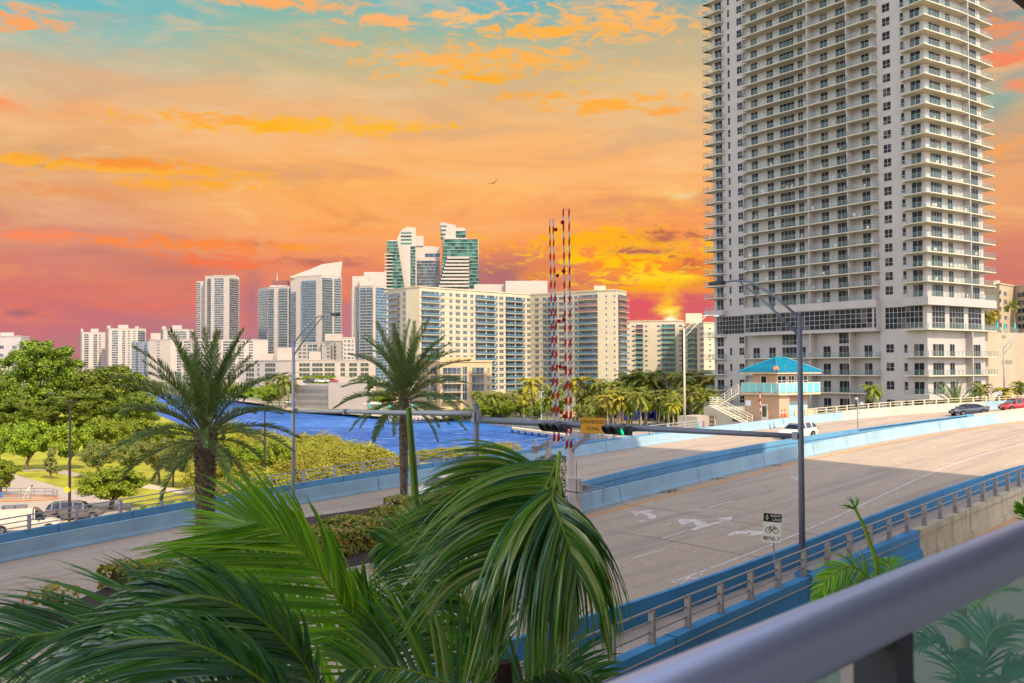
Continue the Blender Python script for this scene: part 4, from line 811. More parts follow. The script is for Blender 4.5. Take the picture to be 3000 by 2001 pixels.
TG={'spread':lambda:broadleaf(1,16,18,3,170,190,.34,1.5,'spread')+(L_dark,),'spread2':lambda:broadleaf(2,14,17,3,150,180,.34,1.5,'spread')+(L_dark,),
'round':lambda:broadleaf(3,5,6,1.2,80,170,.16,.6)+(L_bright,),'round2':lambda:broadleaf(4,5,6,1.4,75,170,.165,.62)+(L_bright,),'olive':lambda:broadleaf(5,5,5,1.6,66,150,.13,.6)+(L_olive,),
'cone':lambda:broadleaf(6,4,3,.9,40,70,.18,.4,'cone')+(L_olive,),'mang':lambda:broadleaf(7,4,6.4,.3,80,170,.15,.95)+(L_mang,),'mang2':lambda:broadleaf(8,4,6.4,.3,80,170,.15,.95)+(L_mang,),'bush':lambda:broadleaf(9,2,4,.05,45,80,.16,.42)+(L_dark,)}
tree('spread',110,1268,1008,270,'huge dark green spreading tree on the left, taller than the white office block behind')
tree('spread2',325,1268,1074,260,'wide dark green tree in front of the twin blocks')
tree('spread2',-10,1290,1105,190,'dark tree cut off by the left edge of the picture, beside the huge tree')
tree('spread',215,1285,1150,230,'lower dark tree filling the gap between the two big trees')
tree('spread2',400,1285,1150,150,'rounded dark tree at the water, right of the wide dark tree')
tree('spread',40,1300,1170,170,'low dark tree under the left flank of the huge tree')
tree('round',78,1376,1230,165,'bright green park tree with a thick trunk on the lawn at the far left'); tree('round2',203,1378,1232,165,'bright green park tree behind the small olive sapling')
tree('round',0,1362,1236,120,'bright green tree at the left edge above the lawn'); tree('round2',305,1352,1215,160,'bright green park tree right of the black twin headed lamp'); tree('round',400,1346,1226,160,'bright green park tree to the left of the big date palm crown')
tree('cone',149,1402,1312,60,'small conical olive sapling alone on the lawn by the paved lot')
OG='row of pale olive trees on the park lawn'
tree('olive',285,1404,1292,135,'pale olive tree, leftmost of the row behind the round lit tree',OG); tree('olive',385,1404,1286,130,'pale olive tree, second of the row, above the bushes',OG)
tree('olive',466,1418,1278,112,'pale olive tree, third of the row on the lawn',OG); tree('olive',506,1426,1284,100,'pale olive tree, fourth of the row, slim trunk',OG); tree('olive',549,1432,1270,125,'pale olive tree with a forked trunk, nearest the date palm trunk',OG)
tree('round2',470,1338,1236,120,'green tree at the shore behind the olive row'); tree('round',560,1350,1250,120,'green tree directly behind the big date palm crown'); tree('round2',625,1372,1276,120,'green tree right of the date palm trunk')
tree('round',690,1430,1290,115,'green tree on the lawn between the palm and the black lamp'); tree('round2',752,1430,1300,115,'green tree around the black T headed lamp'); tree('round',818,1436,1288,125,'green tree just left of the grey lamp pole')
tree('round',325,1494,1366,250,'round sunlit tree beside the grey parked wagon, nearest the railing'); tree('round2',2,1458,1344,136,'sunlit tree cut by the left edge above the paved lot')
BG='clipped bushes beside the far railing'
for i,(px,by,w_) in enumerate(((395,1548,90),(450,1535,100),(505,1522,100),(352,1560,70))): tree('bush',px,by,by-58,w_,'dark green bush behind the far railing','dark green bushes behind the far railing')
MG='mangroves on the point beside the canal'; n_=0
shl=[(640,1292),(700,1306),(760,1318),(820,1332),(880,1336),(940,1340),(1000,1348),(1055,1362),(1085,1390),(1105,1412)]
for i,(px,by) in enumerate(shl):
    lim=1520-.18*(px-640); k_=0; b2=by+8
    while b2<lim:
        jx=px+rnd.uniform(-26,26)+(8 if k_%2 else -8); Y=14.4*F/(b2-1076); hm=rnd.uniform(3.6,4.6)-.004*max(0,b2-1400)
        tree(('mang','mang2')[(i+k_)%2],jx,b2,b2-hm*F/Y,rnd.uniform(5.2,6.8)*F/Y,'yellow green mangrove in the thicket on the canal point',MG); k_+=1; b2+=22+6*k_
# ---- palms
def bez(P,t):
    n=len(P)-1; i=min(int(t*n),n-1); u=t*n-i
    p0=P[max(i-1,0)];p1=P[i];p2=P[i+1];p3=P[min(i+2,n)]
    return .5*((2*p1)+(p2-p0)*u+(2*p0-5*p1+4*p2-p3)*u*u+(3*p1-p0-3*p2+p3)*u**3)
def frond(g,P,n,ll,lw,droop=.5,vee=.35,segs=3,r=rnd,wind=Vector((0,0,0)),t0=.12,fold=False,phi=(25,62),up=Vector((0,0,1)),rw=.03,sides=(1,1),t1=1.,prof=None,jit=.12,bias=Vector((0,0,0))):
    P=[Vector(p) for p in P]; g.cur=1; g.tube([tuple(bez(P,i/14)) for i in range(15)],[rw*(1-.8*i/14) for i in range(15)],5); g.cur=0
    for si,side in enumerate((1,-1)):
        for i in range(n):
            t=t0+(t1-t0)*(i+.5*si+r.uniform(-.3,.3))/n; t=min(t,.995); p=bez(P,t); T=(bez(P,min(1,t+.02))-bez(P,t-.02)).normalized()
            S=T.cross(up); S=(S if S.length>.05 else T.cross(Vector((1,0,0)))).normalized()*side; N=S.cross(T)*side; N=N if N.dot(up)>0 else -N
            ph=R(phi[0]+(phi[1]-phi[0])*t+r.uniform(-6,6)); q_=(t-t0)/(t1-t0)
            L=ll*sides[si]*((min(1,.35+2.6*q_)*(1-.75*max(0,q_-.45)/.55)) if prof is None else prof(q_))*r.uniform(.86,1.1)
            d=((S*math.cos(ph)+T*math.sin(ph)+N*(vee+r.uniform(-jit,jit))).normalized()+bias).normalized(); k0=len(g.v); pp=p; w0=lw*r.uniform(.8,1.15); gr=droop*r.uniform(.8,1.25)
            for s_ in range(segs+1):
                u=s_/segs; wv=T-d*T.dot(d); wv=wv.normalized() if wv.length>.02 else S; wid=w0*.5*(min(1,.45+3*u) if u<.2 else 1-((u-.2)/.8)**1.6)+.001
                if fold: nn=d.cross(wv).normalized(); nn=nn if nn.z>0 else -nn; g.v+=[tuple(pp-wv*wid),tuple(pp+nn*wid*-.55),tuple(pp+wv*wid)]
                else: g.v+=[tuple(pp-wv*wid),tuple(pp+wv*wid)]
                d=(d+(Vector((0,0,-1))*gr+wind)/segs*(.4+u)).normalized(); pp=pp+d*(L/segs)
            w=3 if fold else 2
            for s_ in range(segs):
                for j in range(w-1): a=k0+s_*w+j; g.f.append((a,a+1,a+w+1,a+w)); g.mi.append(0)
    return g
def arch(L,e0,e1,n=6,x0=.1):                           # rachis in the xz plane: starts at elevation e0, ends at e1
    p=Vector((x0,0,0)); out=[p.copy()]
    for i in range(n): e=R(e0+(e1-e0)*((i+.5)/n)**1.2); p=p+Vector((math.cos(e),0,math.sin(e)))*L/n; out.append(p.copy())
    return out
# distant coconut palms: crown is one part
def coco(seed,H,lean):
    r=random.Random(seed); g=MB(); top=Vector((lean,0,H))
    for i in range(26):
        a=i*2.399; e0=r.uniform(20,75) if i%3 else r.uniform(-25,10); P=arch(r.uniform(2.9,3.6),e0,e0-r.uniform(80,115)); rot=Matrix.Rotation(a,3,'Z')
        k0=len(g.v); frond(g,P,17,1.0,.24,.95,.1,2,r,rw=.05,t0=.15)
        for q in range(k0,len(g.v)): v=rot@Vector(g.v[q])+top; g.v[q]=tuple(v)
    t_=MB(); t_.tube([(0,0,-.2),(lean*.15,0,H*.35),(lean*.5,0,H*.7),(lean,0,H+.1)],[.2,.15,.13,.15],7); return g,t_
CP=[]; 
def palm(i,px,by,ty,label,group,z=0.,mt=None):
    B=onz(px,by,z); H=(by-ty)/F*B.y; k_=H/(CH[i%len(CH)][1]+2.1); rz=rnd.uniform(0,6.28)
    while len(CP)<len(CH):
        s_,h_,l_=CH[len(CP)]; g,t_=coco(s_,h_,l_); o=thing('coconut_palm',label,'palm',(0,0,-500),0,group); g.obj('crown',[[L_palm,L_palm,L_yel,L_palm][len(CP)%4],M_pbark],o); t_.obj('trunk',M_pbark,o); CP.append([o,False])
    c=CP[i%len(CH)]
    if not c[1]: c[1]=True; o=c[0]; o.location=tuple(B); o.rotation_euler=(0,0,rz); o.scale=(k_,)*3; tag(o,label,None,group); return o
    return dup(c[0],tuple(B),rz,k_,label,group)
CH=[(21,8,.9),(22,6.5,-.7),(23,7.2,.3),(24,9.5,1.3),(25,5.5,.4)]
GP='coconut palms around the pool across the canal'; lab='coconut palm in the dense grove on the far bank'
pr=random.Random(5)
for i in range(84):
    px=pr.uniform(1700,2095); by=pr.uniform(1214,1262); base=1165-38*min(1,max(0,(px-1700)/150)) if by<1236 else 1180; ty=base-pr.uniform(18,66)+ (30 if px<1780 else 0)+(by-1236)*.7
    palm(i,px,by,max(ty,1078),lab,GP)
FRONT_LABELS=['tall palm left of the white promenade lamp post, with a bushy crown','slim palm just left of the raised red and white gates','short palm low down behind the shorter gate','palm seen between the two pairs of gate arms','low palm directly behind the taller gate arms','tall palm just right of the taller raised gate','front row palm above the left end of the yellow sign','short palm right above the yellow sign','tall palm above the right end of the yellow sign','slim palm behind the white lamp post by the pool','leaning palm over the leftmost navy cabanas','palm with a curved trunk over the middle navy cabanas','palm over the rightmost navy cabana','palm just right of the slim cream street lamp','yellowing palm in front of the second navy cabana','small palm left of the white promenade lamp post','palm beside the thatched tiki hut']
for i,(px,by,ty) in enumerate(((1560,1236,1092),(1604,1238,1122),(1607,1240,1152),(1640,1240,1130),(1655,1240,1168),(1690,1238,1090),(1712,1240,1120),(1738,1243,1150),(1763,1240,1098),(1790,1244,1108),(1890,1252,1160),(1925,1254,1140),(1960,1256,1150),(2030,1252,1130),(1850,1250,1125),(1535,1228,1150),(1668,1236,1104))): palm(i+2,px,by,ty,FRONT_LABELS[i],'front row palms on the far bank')
for i in range(22): palm(i,pr.uniform(1395,1560),pr.uniform(1205,1226),pr.uniform(1132,1172),'slim palm in the thin row across the canal, right of the tan house','slim palms beside the tan waterside house')
for i,(px,by,ty) in enumerate(((622,1182,1120),(605,1180,1128),(640,1183,1136),(828,1196,1086),(798,1190,1112),(818,1190,1118),(845,1192,1108),(925,1150,1100),(590,1178,1130),(860,1194,1120))): palm(i+1,px,by,ty,'distant palm near the waterside garage','palms on the far bank left of the garage')
for i,(px,lb) in enumerate(((2890,'palm on the roof deck, nearest the tower'),(2918,'tallest palm on the roof deck'),(2978,'palm on the roof deck at the right edge'),(2902,'leaning palm on the roof deck'))):
    o=palm(i+1,px,1240,1140,lb,'palms on the roof deck'); q=at(px,1076,228+i*3); o.location=(q.x,q.y,21.6); o.scale=(.62+.05*i,)*3
TB='leafy trees along the far bank'
for i in range(26):
    px=pr.uniform(1400,1660); tree(('round','round2','bush')[i%3],px,pr.uniform(1206,1232),pr.uniform(1168,1192),pr.uniform(45,80),'green shrub tree under the palms on the far bank',TB)
for i in range(22): px=pr.uniform(1700,2090); tree(('round','bush')[i%2],px,pr.uniform(1216,1240),pr.uniform(1180,1200),pr.uniform(50,90),'dark undergrowth tree in the palm grove','undergrowth trees in the palm grove')
for i in range(16): px=pr.uniform(570,865); tree(('round','round2')[i%2],px,pr.uniform(1160,1188)+(px-570)*.03,pr.uniform(1122,1146),pr.uniform(60,90),'green tree on the far bank left of the garage','trees on the far bank left of the garage')
for i in range(12): px=870+i*19+pr.uniform(-6,6); tree(('round','round2')[i%2],px,1160,pr.uniform(1096,1112),pr.uniform(50,75),'green tree in the line behind the waterside garage','trees behind the waterside garage')
for i in range(9): px=1120+i*14; tree('round2',px,1186,pr.uniform(1140,1160),60,'green tree behind the teal umbrellas','trees behind the teal umbrellas')
for i,(px,w_) in enumerate(((1345,70),(1375,60),(1320,40),(1362,60))): tree('bush',px,1226,1206-i*4,w_,'bright green bush at the water below the tan house','bushes at the water below the tan house')
for i,(px,by) in enumerate(((1240,1352),(1290,1347),(1340,1343),(1400,1338),(1450,1334),(1480,1330),(1430,1350))): tree('mang2',px,by,by-34,90,'low yellow green scrub between the canal and the bridge railing','low scrub between the canal and the bridge')
# date palms between the roads
def boots(H,r0,r1,rows,cols,seed,sz):
    g=MB(); r=random.Random(seed); g.tube([(0,0,-.3),(0,0,H*.5),(0,0,H)],[r0*.93,(r0+r1)*.46,r1*.9],14)
    for i in range(rows):
        z=H*i/rows; rr=r0+(r1-r0)*(i/rows)**1.3
        for j in range(cols):
            a=2*math.pi*(j+.5*(i%2))/cols+r.uniform(-.06,.06); d=Vector((math.cos(a),math.sin(a),0)); s_=Vector((-d.y,d.x,0)); w_=math.pi*rr/cols*.98; h_=H/rows*1.35; o=sz*r.uniform(.7,1.3)
            p=Vector((0,0,z))+d*rr*.9; k_=len(g.v)
            g.v+=[tuple(p-Vector((0,0,h_*.35))),tuple(p+s_*w_+d*o*.5+Vector((0,0,h_*.25))),tuple(p+d*(o+.02)+Vector((0,0,h_*.62))),tuple(p-s_*w_+d*o*.5+Vector((0,0,h_*.25))),tuple(p+Vector((0,0,h_*.6)))]
            for f_ in ((0,1,2),(0,2,3),(1,4,2),(3,2,4)): g.f.append(tuple(k_+q for q in f_)); g.mi.append(0)
    return g
M_boot=mat('palm_boots',(120,104,88),.95,.3,5,island=.35)
DFR={}
def dfrond(kind):
    if kind in DFR: return DFR[kind]
    e0,de,L=[(86,26,5.0),(76,44,5.1),(60,56,4.9),(44,62,4.6),(22,58,4.3),(-4,50,3.9),(-28,44,3.4),(-62,20,2.4)][kind[0]]
    g=MB(); r=random.Random(40+kind[0]*3+kind[1]); frond(g,arch(L*r.uniform(.92,1.08),e0,e0-de,6,.12),84,.58,.05,.28,.38,2,r,rw=.035,t0=.16,phi=(38,66),jit=.35,prof=lambda q:min(1,.55+2.2*q)*(1-.6*max(0,q-.6)/.4))
    DFR[kind]=g.mesh('frond',[L_date,mat('date_rachis',(112,112,60),.6,.1)]); return DFR[kind]
def datepalm(base,Hc,r0,r1,scale,label,counts,seed,rows,cols):
    root=thing('date_palm',label,'palm',tuple(base)); g=boots(Hc,r0,r1,rows,cols,seed,.05 if r0<.4 else .09); g.obj('trunk',M_boot,root); r=random.Random(seed); k_=0
    for kd,n in enumerate(counts):
        for i in range(n):
            o=bpy.data.objects.new('frond',dfrond((kd,i%2))); link(o,root); o.location=(0,0,Hc-.1-.06*kd); o.rotation_euler=(r.uniform(-.25,.25),r.uniform(-.08,.08),k_*2.39996+r.uniform(-.2,.2)); o.scale=(scale*r.uniform(.93,1.07),)*3; k_+=1
    return root
b1=onroad(600,1672); c1=at(600,1262,b1.y)
datepalm(b1,c1.z-b1.z,.40,.56,1.02*b1.y/50*1.03,'large date palm with a thick scaly trunk, left one of the pair between the roads',(9,10,10,10,9,6,2,0),3,34,13)
b2=onroad(1183,1478); c2=at(1172,1160,b2.y)
datepalm(b2,c2.z-b2.z,.245,.36,1.08,'slimmer date palm in the hedge, right one of the pair between the roads',(8,10,10,9,9,7,4,0),4,46,10)
# right hand palm beyond the crest, in front of the tower
rootb=onz(2800,1215,9.0); q=at(2800,1180,140); datepalm((q.x,q.y,6.5),1.6,.3,.35,.95,'date palm with some brown fronds behind the crest railing, in front of the tower',(3,5,6,5,4,3,0,0),9,10,8)
for i,(px,py,Y,s_,lb) in enumerate(((2882,1190,150,.6,'small palm beside the red and white gate at the crest'),(2566,1175,140,.55,'small bright palm behind the crest railing, below the tower'),(2945,1190,150,.6,'low palm in front of the cream podium'),(2975,1192,150,.5,'low palm at the right edge behind the red car'))):
    o=palm(i,1800,1240,1200,lb,'low palms behind the crest railing'); q=at(px,py,Y); o.location=(q.x,q.y,q.z-4.6*s_); o.scale=(s_*1.1,)*3
# hedges of round leaves
L_hedge=leafmat('seagrape_leaves',[(94,124,30),(134,158,36),(172,180,50),(110,138,32),(196,152,66),(140,162,38),(160,172,46),(216,134,76),(122,146,34),(184,186,62)],.5,.25,.45,.05)
def hedge(name,pts,w_,h_,label,lm,den=95,sz=.2,rag=.12,dz=.16,seed=1):
    P=[Vector((p.x,p.y)) for p in rd(pts)]; r=random.Random(seed); g=MB(); s=[0]
    for a,b_ in zip(P,P[1:]): s.append(s[-1]+(b_-a).length)
    root=thing(name,label,'hedge',(P[0].x,P[0].y,zroad(*P[0])+dz)); o0=Vector(root.location); NN=int(s[-1]*den*(w_+2*h_))
    core=MB(); P2=[P[0].lerp(P[1],.6/max(.7,(P[1]-P[0]).length))]+P[1:-1]+[P[-1].lerp(P[-2],.6/max(.7,(P[-1]-P[-2]).length))]; core.sweep([(p.x-o0.x,p.y-o0.y,zroad(*p)+dz-o0.z) for p in P2],[(-w_/2+.18,0),(-w_/2+.18,h_-.2),(w_/2-.18,h_-.2),(w_/2-.18,0)]); core.obj('shade_core',mat('hedge_shadow',(58,64,24),1,.3,3),root)  # dark solid core, painted as the shade between the hedge leaves
    for _ in range(NN):
        u=r.uniform(0,s[-1]); u=r.uniform(0,.35) if r.random()<.04 else (s[-1]-r.uniform(0,.35) if r.random()<.04 else u); x=float(np.interp(u,s,[p.x for p in P])); y=float(np.interp(u,s,[p.y for p in P])); x2=float(np.interp(min(u+.2,s[-1]),s,[p.x for p in P])); y2=float(np.interp(min(u+.2,s[-1]),s,[p.y for p in P]))
        d=Vector((x2-x,y2-y)); d=d.normalized() if d.length>0 else Vector((1,0)); nn=Vector((d.y,-d.x)); q=r.random()*(w_+2*h_)
        und=rag*math.sin(x*1.7+y*1.1)+rag*.8*math.sin(x*3.1-y*2.3)
        if q<w_: v=q-w_/2; z=h_+und+r.uniform(-.16,.06); nr=Vector((0,0,1))
        else:
            sd_=1 if q<w_+h_ else -1; z=r.uniform(0,h_+und); v=sd_*(w_/2+und*.5+r.uniform(-.14,.05)); nr=Vector((nn.x*sd_,nn.y*sd_,.3))
        leaf(g,Vector((x+nn.x*v-o0.x,y+nn.y*v-o0.y,zroad(x,y)+dz+z-o0.z)),nr+rv(r)*.75,sz*r.uniform(.6,1.25),r,1.05)
    g.obj('foliage',lm,root); return root
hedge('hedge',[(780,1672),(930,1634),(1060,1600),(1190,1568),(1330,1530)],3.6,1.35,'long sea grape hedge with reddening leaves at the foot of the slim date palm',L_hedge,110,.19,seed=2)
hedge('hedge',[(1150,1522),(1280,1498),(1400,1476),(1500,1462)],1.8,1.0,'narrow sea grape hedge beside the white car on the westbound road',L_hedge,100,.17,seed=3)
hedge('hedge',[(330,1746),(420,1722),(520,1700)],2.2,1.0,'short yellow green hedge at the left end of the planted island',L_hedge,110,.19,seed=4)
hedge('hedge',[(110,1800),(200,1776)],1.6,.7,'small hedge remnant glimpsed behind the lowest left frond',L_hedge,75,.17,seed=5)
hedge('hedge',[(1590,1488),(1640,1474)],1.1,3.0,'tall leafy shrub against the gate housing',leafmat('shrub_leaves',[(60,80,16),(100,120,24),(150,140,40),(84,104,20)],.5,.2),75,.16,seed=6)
# weeds along the far kerb and in the near gutter
g=MB(); r=random.Random(77)
for c_ in ((1960,1441),(1948,1444),(1972,1437),(2100,1404),(2275,1365)):
    P_=onroad(*c_); 
    for _ in range(50): leaf(g,Vector((P_.x+r.gauss(0,.35),P_.y+r.gauss(0,.2),P_.z+r.uniform(0,.1))),rv(r)+Vector((0,0,.8)),.07,r)
tag(g.obj('weeds',mat('dry_weeds',(110,98,52),.9,.2)),'sparse dry weeds in the gutter of the near median barrier','weeds',None,'stuff')
# ================================================================ STREET FURNITURE
M_pole=mat('pole_grey',(112,118,132),.5,.08,2,metal=.35); M_polel=mat('pole_light_grey',(160,162,170),.5,.06,2,metal=.3); M_galv=mat('galvanised',(140,142,150),.5,.12,6,metal=.4)
def textmesh(parent,s,size,mt,M4,ex=.004,sx=1.,name='lettering',off=0.):
    cu=bpy.data.curves.new('t','FONT'); cu.body=s; cu.size=size; cu.align_x='CENTER'; cu.align_y='CENTER'; cu.extrude=ex; cu.offset=off; cu.space_character=1.08
    t_=bpy.data.objects.new('t',cu); C.objects.link(t_); dg=bpy.context.evaluated_depsgraph_get(); me=bpy.data.meshes.new_from_object(t_.evaluated_get(dg)); bpy.data.objects.remove(t_)
    me.transform(M4@Matrix.Diagonal((sx,1,1,1))); me.materials.clear(); me.materials.append(mt); me.name=name; return link(bpy.data.objects.new(name,me),parent)
def panelM(c,u,n):                                      # text plane: x->u, y->up, z->n
    u=Vector((u[0],u[1],0)).normalized(); n=Vector((n[0],n[1],0)).normalized(); m_=Matrix((u,Vector((0,0,1)),n)).transposed().to_4x4(); m_.translation=Vector(c); return m_
pn=Vector((-.757,-.653)); pu=Vector((.653,-.757))       # faces oncoming traffic / across the road
def streetlamp(name,base,ztop,d,L,rise,label,mt,r=.13,head=(.52,.16),hc=None,arms=2,group=None):
    t_=thing(name,label,'street lamp',tuple(base),0,group); h=ztop-base.z; d=Vector((d[0],d[1],0)).normalized()
    g=MB(); g.tube([(0,0,0),(0,0,h*.5),(0,0,h)],[r,r*.88,r*.74],12); g.tube([(0,0,h),(0,0,h+.12)],[r*.8,r*.25],12); g.box(-r*1.7,r*1.7,-r*1.7,r*1.7,0,.05); g.tube([(0,0,.05),(0,0,.25)],[r*1.3,r*1.15],12); g.obj('pole',mt,t_,True)
    e=Vector((0,0,h+rise))+d*L; g=MB(); a=Vector((0,0,h-.15)); g.tube([tuple(a),tuple(a.lerp(e,.3)+Vector((0,0,rise*.26))),tuple(a.lerp(e,.62)+Vector((0,0,rise*.36))),tuple(a.lerp(e,.85)+Vector((0,0,rise*.19))),tuple(e)],[r*.42,r*.4,r*.36,r*.32,r*.3],8); g.obj('arm',mt,t_,True)
    if arms==2: a=Vector((0,0,h-.95)); b=Vector((0,0,h-.15)).lerp(e,.8)+Vector((0,0,rise*.22)); g=MB(); g.tube([tuple(a),tuple(a.lerp(b,.5)+Vector((0,0,.12))),tuple(b)],[r*.42,r*.38,r*.3],8); m_=a.lerp(b,.42)+Vector((0,0,.12)); n_=Vector((0,0,h-.15)).lerp(e,.35)+Vector((0,0,rise*.29)); g.tube([tuple(m_),tuple(n_)],r*.22,6); g.obj('arm',mt,t_,True)
    g=MB(); q=Vector((-d.y,d.x,0)); hl,hw=head
    for (x0,w0,z0,z1),(x1,w1,z2,z3) in zip([(-.1,.4,-.04,.05),(.15,.9,-.09,.09),(.6,1.,-.12,.09),(1.55,.9,-.1,.05)],[(.15,.9,-.09,.09),(.6,1.,-.12,.09),(1.55,.9,-.1,.05),(1.7,.5,-.04,.02)]):
        A=[e+d*(x0*hl)+q*(s_*w0*hw)+Vector((0,0,z_)) for s_,z_ in ((-1,z0),(1,z0))]; B=[e+d*(x1*hl)+q*(s_*w1*hw)+Vector((0,0,z_)) for s_,z_ in ((1,z2),(-1,z2))]
        A2=[e+d*(x0*hl)+q*(s_*w0*hw)+Vector((0,0,z_)) for s_,z_ in ((-1,z1),(1,z1))]; B2=[e+d*(x1*hl)+q*(s_*w1*hw)+Vector((0,0,z_)) for s_,z_ in ((1,z3),(-1,z3))]
        g.hexa(A+B+A2+B2)
    g.obj('lamp_head',hc or M_dark,t_); return t_
rb=at(2351,1690,44.3); rb.z=zroad(rb.x,rb.y)+.35
lb_=onroad(857,1430,.55); Lb=Vector((-14.75,67.2,0)); Lb.z=zroad(Lb.x,Lb.y)+.55
Rt=at(2343,922,44.3)
streetlamp('street_lamp',rb,Rt.z,-pu,4.1,1.72,'tall grey street lamp on a blue pedestal by the near railing',M_pole,.15)
g=MB(); g.obox((rb.x+.30,rb.y-.35),pn,.42,.52,rb.z-3.4,rb.z-.12); g.obox((rb.x+.30,rb.y-.35),pn,.48,.58,rb.z-.12,rb.z-.002); tag(g.obj('pedestal',M_bd),'deep blue concrete pedestal under the tall grey street lamp','pedestal')
streetlamp('street_lamp',Lb,at(861,1000,67.2).z,pu,5.0,1.6,'pale grey street lamp on the far parapet, between the two date palms',M_polel,.14)
q=at(2006,1240,112); q.z=zroad(q.x,q.y)+.5; streetlamp('street_lamp',q,at(2004,965,112).z,(.9,.3),3.6,1.6,'slim cream street lamp in front of the dark green palm grove',mat('pole_cream',(206,194,176),.6,.05,2),.13,(.5,.15),M_polel)
q=at(2943,1180,150); streetlamp('street_lamp',Vector((q.x,q.y,8.4)),at(2943,1018,150).z,(.95,.2),4.2,2.2,'thin street lamp in front of the cream podium at the right edge',M_galv,.12,(.5,.12),M_galv)
# span of tubular arms across both roads
MID=Vector((-2.05,57.1,0)); MID.z=zroad(MID.x,MID.y); SP=thing('signal_gantry','grey tubular signal gantry spanning both roads on a thick centre post','gantry',tuple(MID))
o0=Vector(MID); g=MB(); zt_=at(1398,1186,57.1).z-o0.z; g.tube([(0,0,0),(0,0,zt_*.6),(0,0,zt_)],[.185,.175,.165],14); g.tube([(0,0,zt_),(0,0,zt_+.14)],[.17,.05],14); g.obj('post',M_pole,SP,True)
def P_(px,py,Y): return at(px,py,Y)-o0
g=MB(); g.tube([P_(1385,1212,57.2),P_(1300,1211,58.7),P_(1150,1208.5,61.3),P_(1010,1206,64),P_(864,1204,67.1)],[.165,.16,.14,.125,.1],14); g.obj('arm',M_polel,SP,True)
g=MB(); g.tube([P_(1409,1231,56.9),P_(1600,1240,54.2),P_(1870,1254.5,50.6),P_(2100,1266,47.6),P_(2332,1277.5,44.6)],[.18,.175,.155,.135,.115],14); g.obj('arm',M_pole,SP,True)
g=MB()
for zz in (P_(1398,1213,57.1).z,P_(1398,1229,57.1).z):
    for a in (-.28,.28): g.tube([(pu.x*a*-1,pu.y*a*-1,zz-.2),(pu.x*a*-1,pu.y*a*-1,zz+.2)],.07,8)
    g.obox((0,0),pu,.3,.1,zz-.16,zz+.16); g.obox((0,0),pu,.1,.25,zz-.12,zz+.12)
for px,py,Y in ((2334,1277,44.5),(864,1204,67.),(1012,1206,64)):
    c=P_(px,py,Y); g.obox((c.x,c.y),pu,.16,.14,c.z-.17,c.z+.17); g.obox((c.x+.1,c.y-.1),pu,.05,.26,c.z-.11,c.z+.11); 
g.obj('clamp',M_galv,SP)
# traffic signals: horizontal three lens heads
M_sig=mat('signal_housing',(62,68,76),.5,.1,3); M_sigi=mat('signal_inner',(20,22,24),.7,.1); M_gon=mat('green_lens',(20,190,120),.3,0,em=((20,220,140),1.1))
def signal(px,py,Y,label,lit):
    c=at(px,py,Y); t_=thing('traffic_signal',label,'traffic signal',tuple(c),0,'horizontal traffic signals on the gantry arm'); t_.scale=(1.4,)*3; u=Vector((pu.x,pu.y,0)); n=Vector((pn.x,pn.y,0))
    g=MB(); g.obox((0,0),pu,.58,.11,-.17,.17); g.obj('housing',M_sig,t_); g=MB(); g.obox((u.x*.62-n.x*.05,u.y*.62-n.y*.05),pu,.07,.13,-.03,.12); g.obox((-n.x*.2,-n.y*.2),pn,.13,.05,.05,.2); g.obj('bracket',M_sig,t_)
    for i in (-1,0,1):
        q=u*(i*.37); g=MB(); seg=14
        for k_ in range(seg):
            for r0 in (.165,):
                a0,a1=2*math.pi*k_/seg,2*math.pi*(k_+1)/seg; f_=lambda a,r_,d_: tuple(q+u*math.cos(a)*r_+Vector((0,0,math.sin(a)*r_))+n*d_)
                ln=lambda a: .11+.30*(.5+.5*math.sin(a))**.5
                g.quad(f_(a0,.165,.1),f_(a1,.165,.1),f_(a1,.165,ln(a1)),f_(a0,.165,ln(a0))); g.quad(f_(a0,.15,ln(a0)),f_(a1,.15,ln(a1)),f_(a1,.15,.1),f_(a0,.15,.1)); g.quad(f_(a0,.165,ln(a0)),f_(a1,.165,ln(a1)),f_(a1,.15,ln(a1)),f_(a0,.15,ln(a0)))
        v_=g.obj('visor',M_sig,t_); g=MB(); g.poly([tuple(q+u*math.cos(2*math.pi*k_/16)*.15+Vector((0,0,math.sin(2*math.pi*k_/16)*.15))+n*.12) for k_ in range(16)]); g.obj('lens',M_gon if (lit and i==1) else M_sigi,v_)
signal(1624,1252,53.0,'horizontal traffic signal left of the yellow DRAWBRIDGE SIGNAL sign',False); signal(1812,1260,50.5,'horizontal traffic signal with its green lens lit, right of the yellow sign',True)
c=at(1736.5,1246.5,51.9); SG=thing('drawbridge_sign','yellow DRAWBRIDGE SIGNAL sign mounted on the gantry arm','sign',tuple(c))
yn=Vector((-.35,-.94)).normalized(); yu=Vector((-yn.y,yn.x)); yu=yu if yu.x>0 else -yu
M_sy=mat('sign_yellow',(214,150,22),.5,.04,2); M_bk=mat('sign_black',(30,26,22),.6,0); g=MB(); g.obox((0,0),yu,.66,.012,-.42,.42); g.obj('board',M_sy,SG)
g=MB(); f_=[tuple(Vector((yn.x,yn.y,0))*.018+Vector((yu.x,yu.y,0))*a+Vector((0,0,b_))) for a,b_ in ((-.645,-.405),(.645,-.405),(.645,.405),(-.645,.405))]; g.tube([f_[0],f_[1],f_[2],f_[3],f_[0]],.006,4); g.obj('border',M_bk,SG)
textmesh(SG,'DRAWBRIDGE',.27,M_bk,panelM((yn.x*.02,yn.y*.02,.18),yu,yn),.002,.66,off=.0); textmesh(SG,'SIGNAL',.28,M_bk,panelM((yn.x*.02,yn.y*.02,-.17),yu,yn),.002,.72,off=.0)
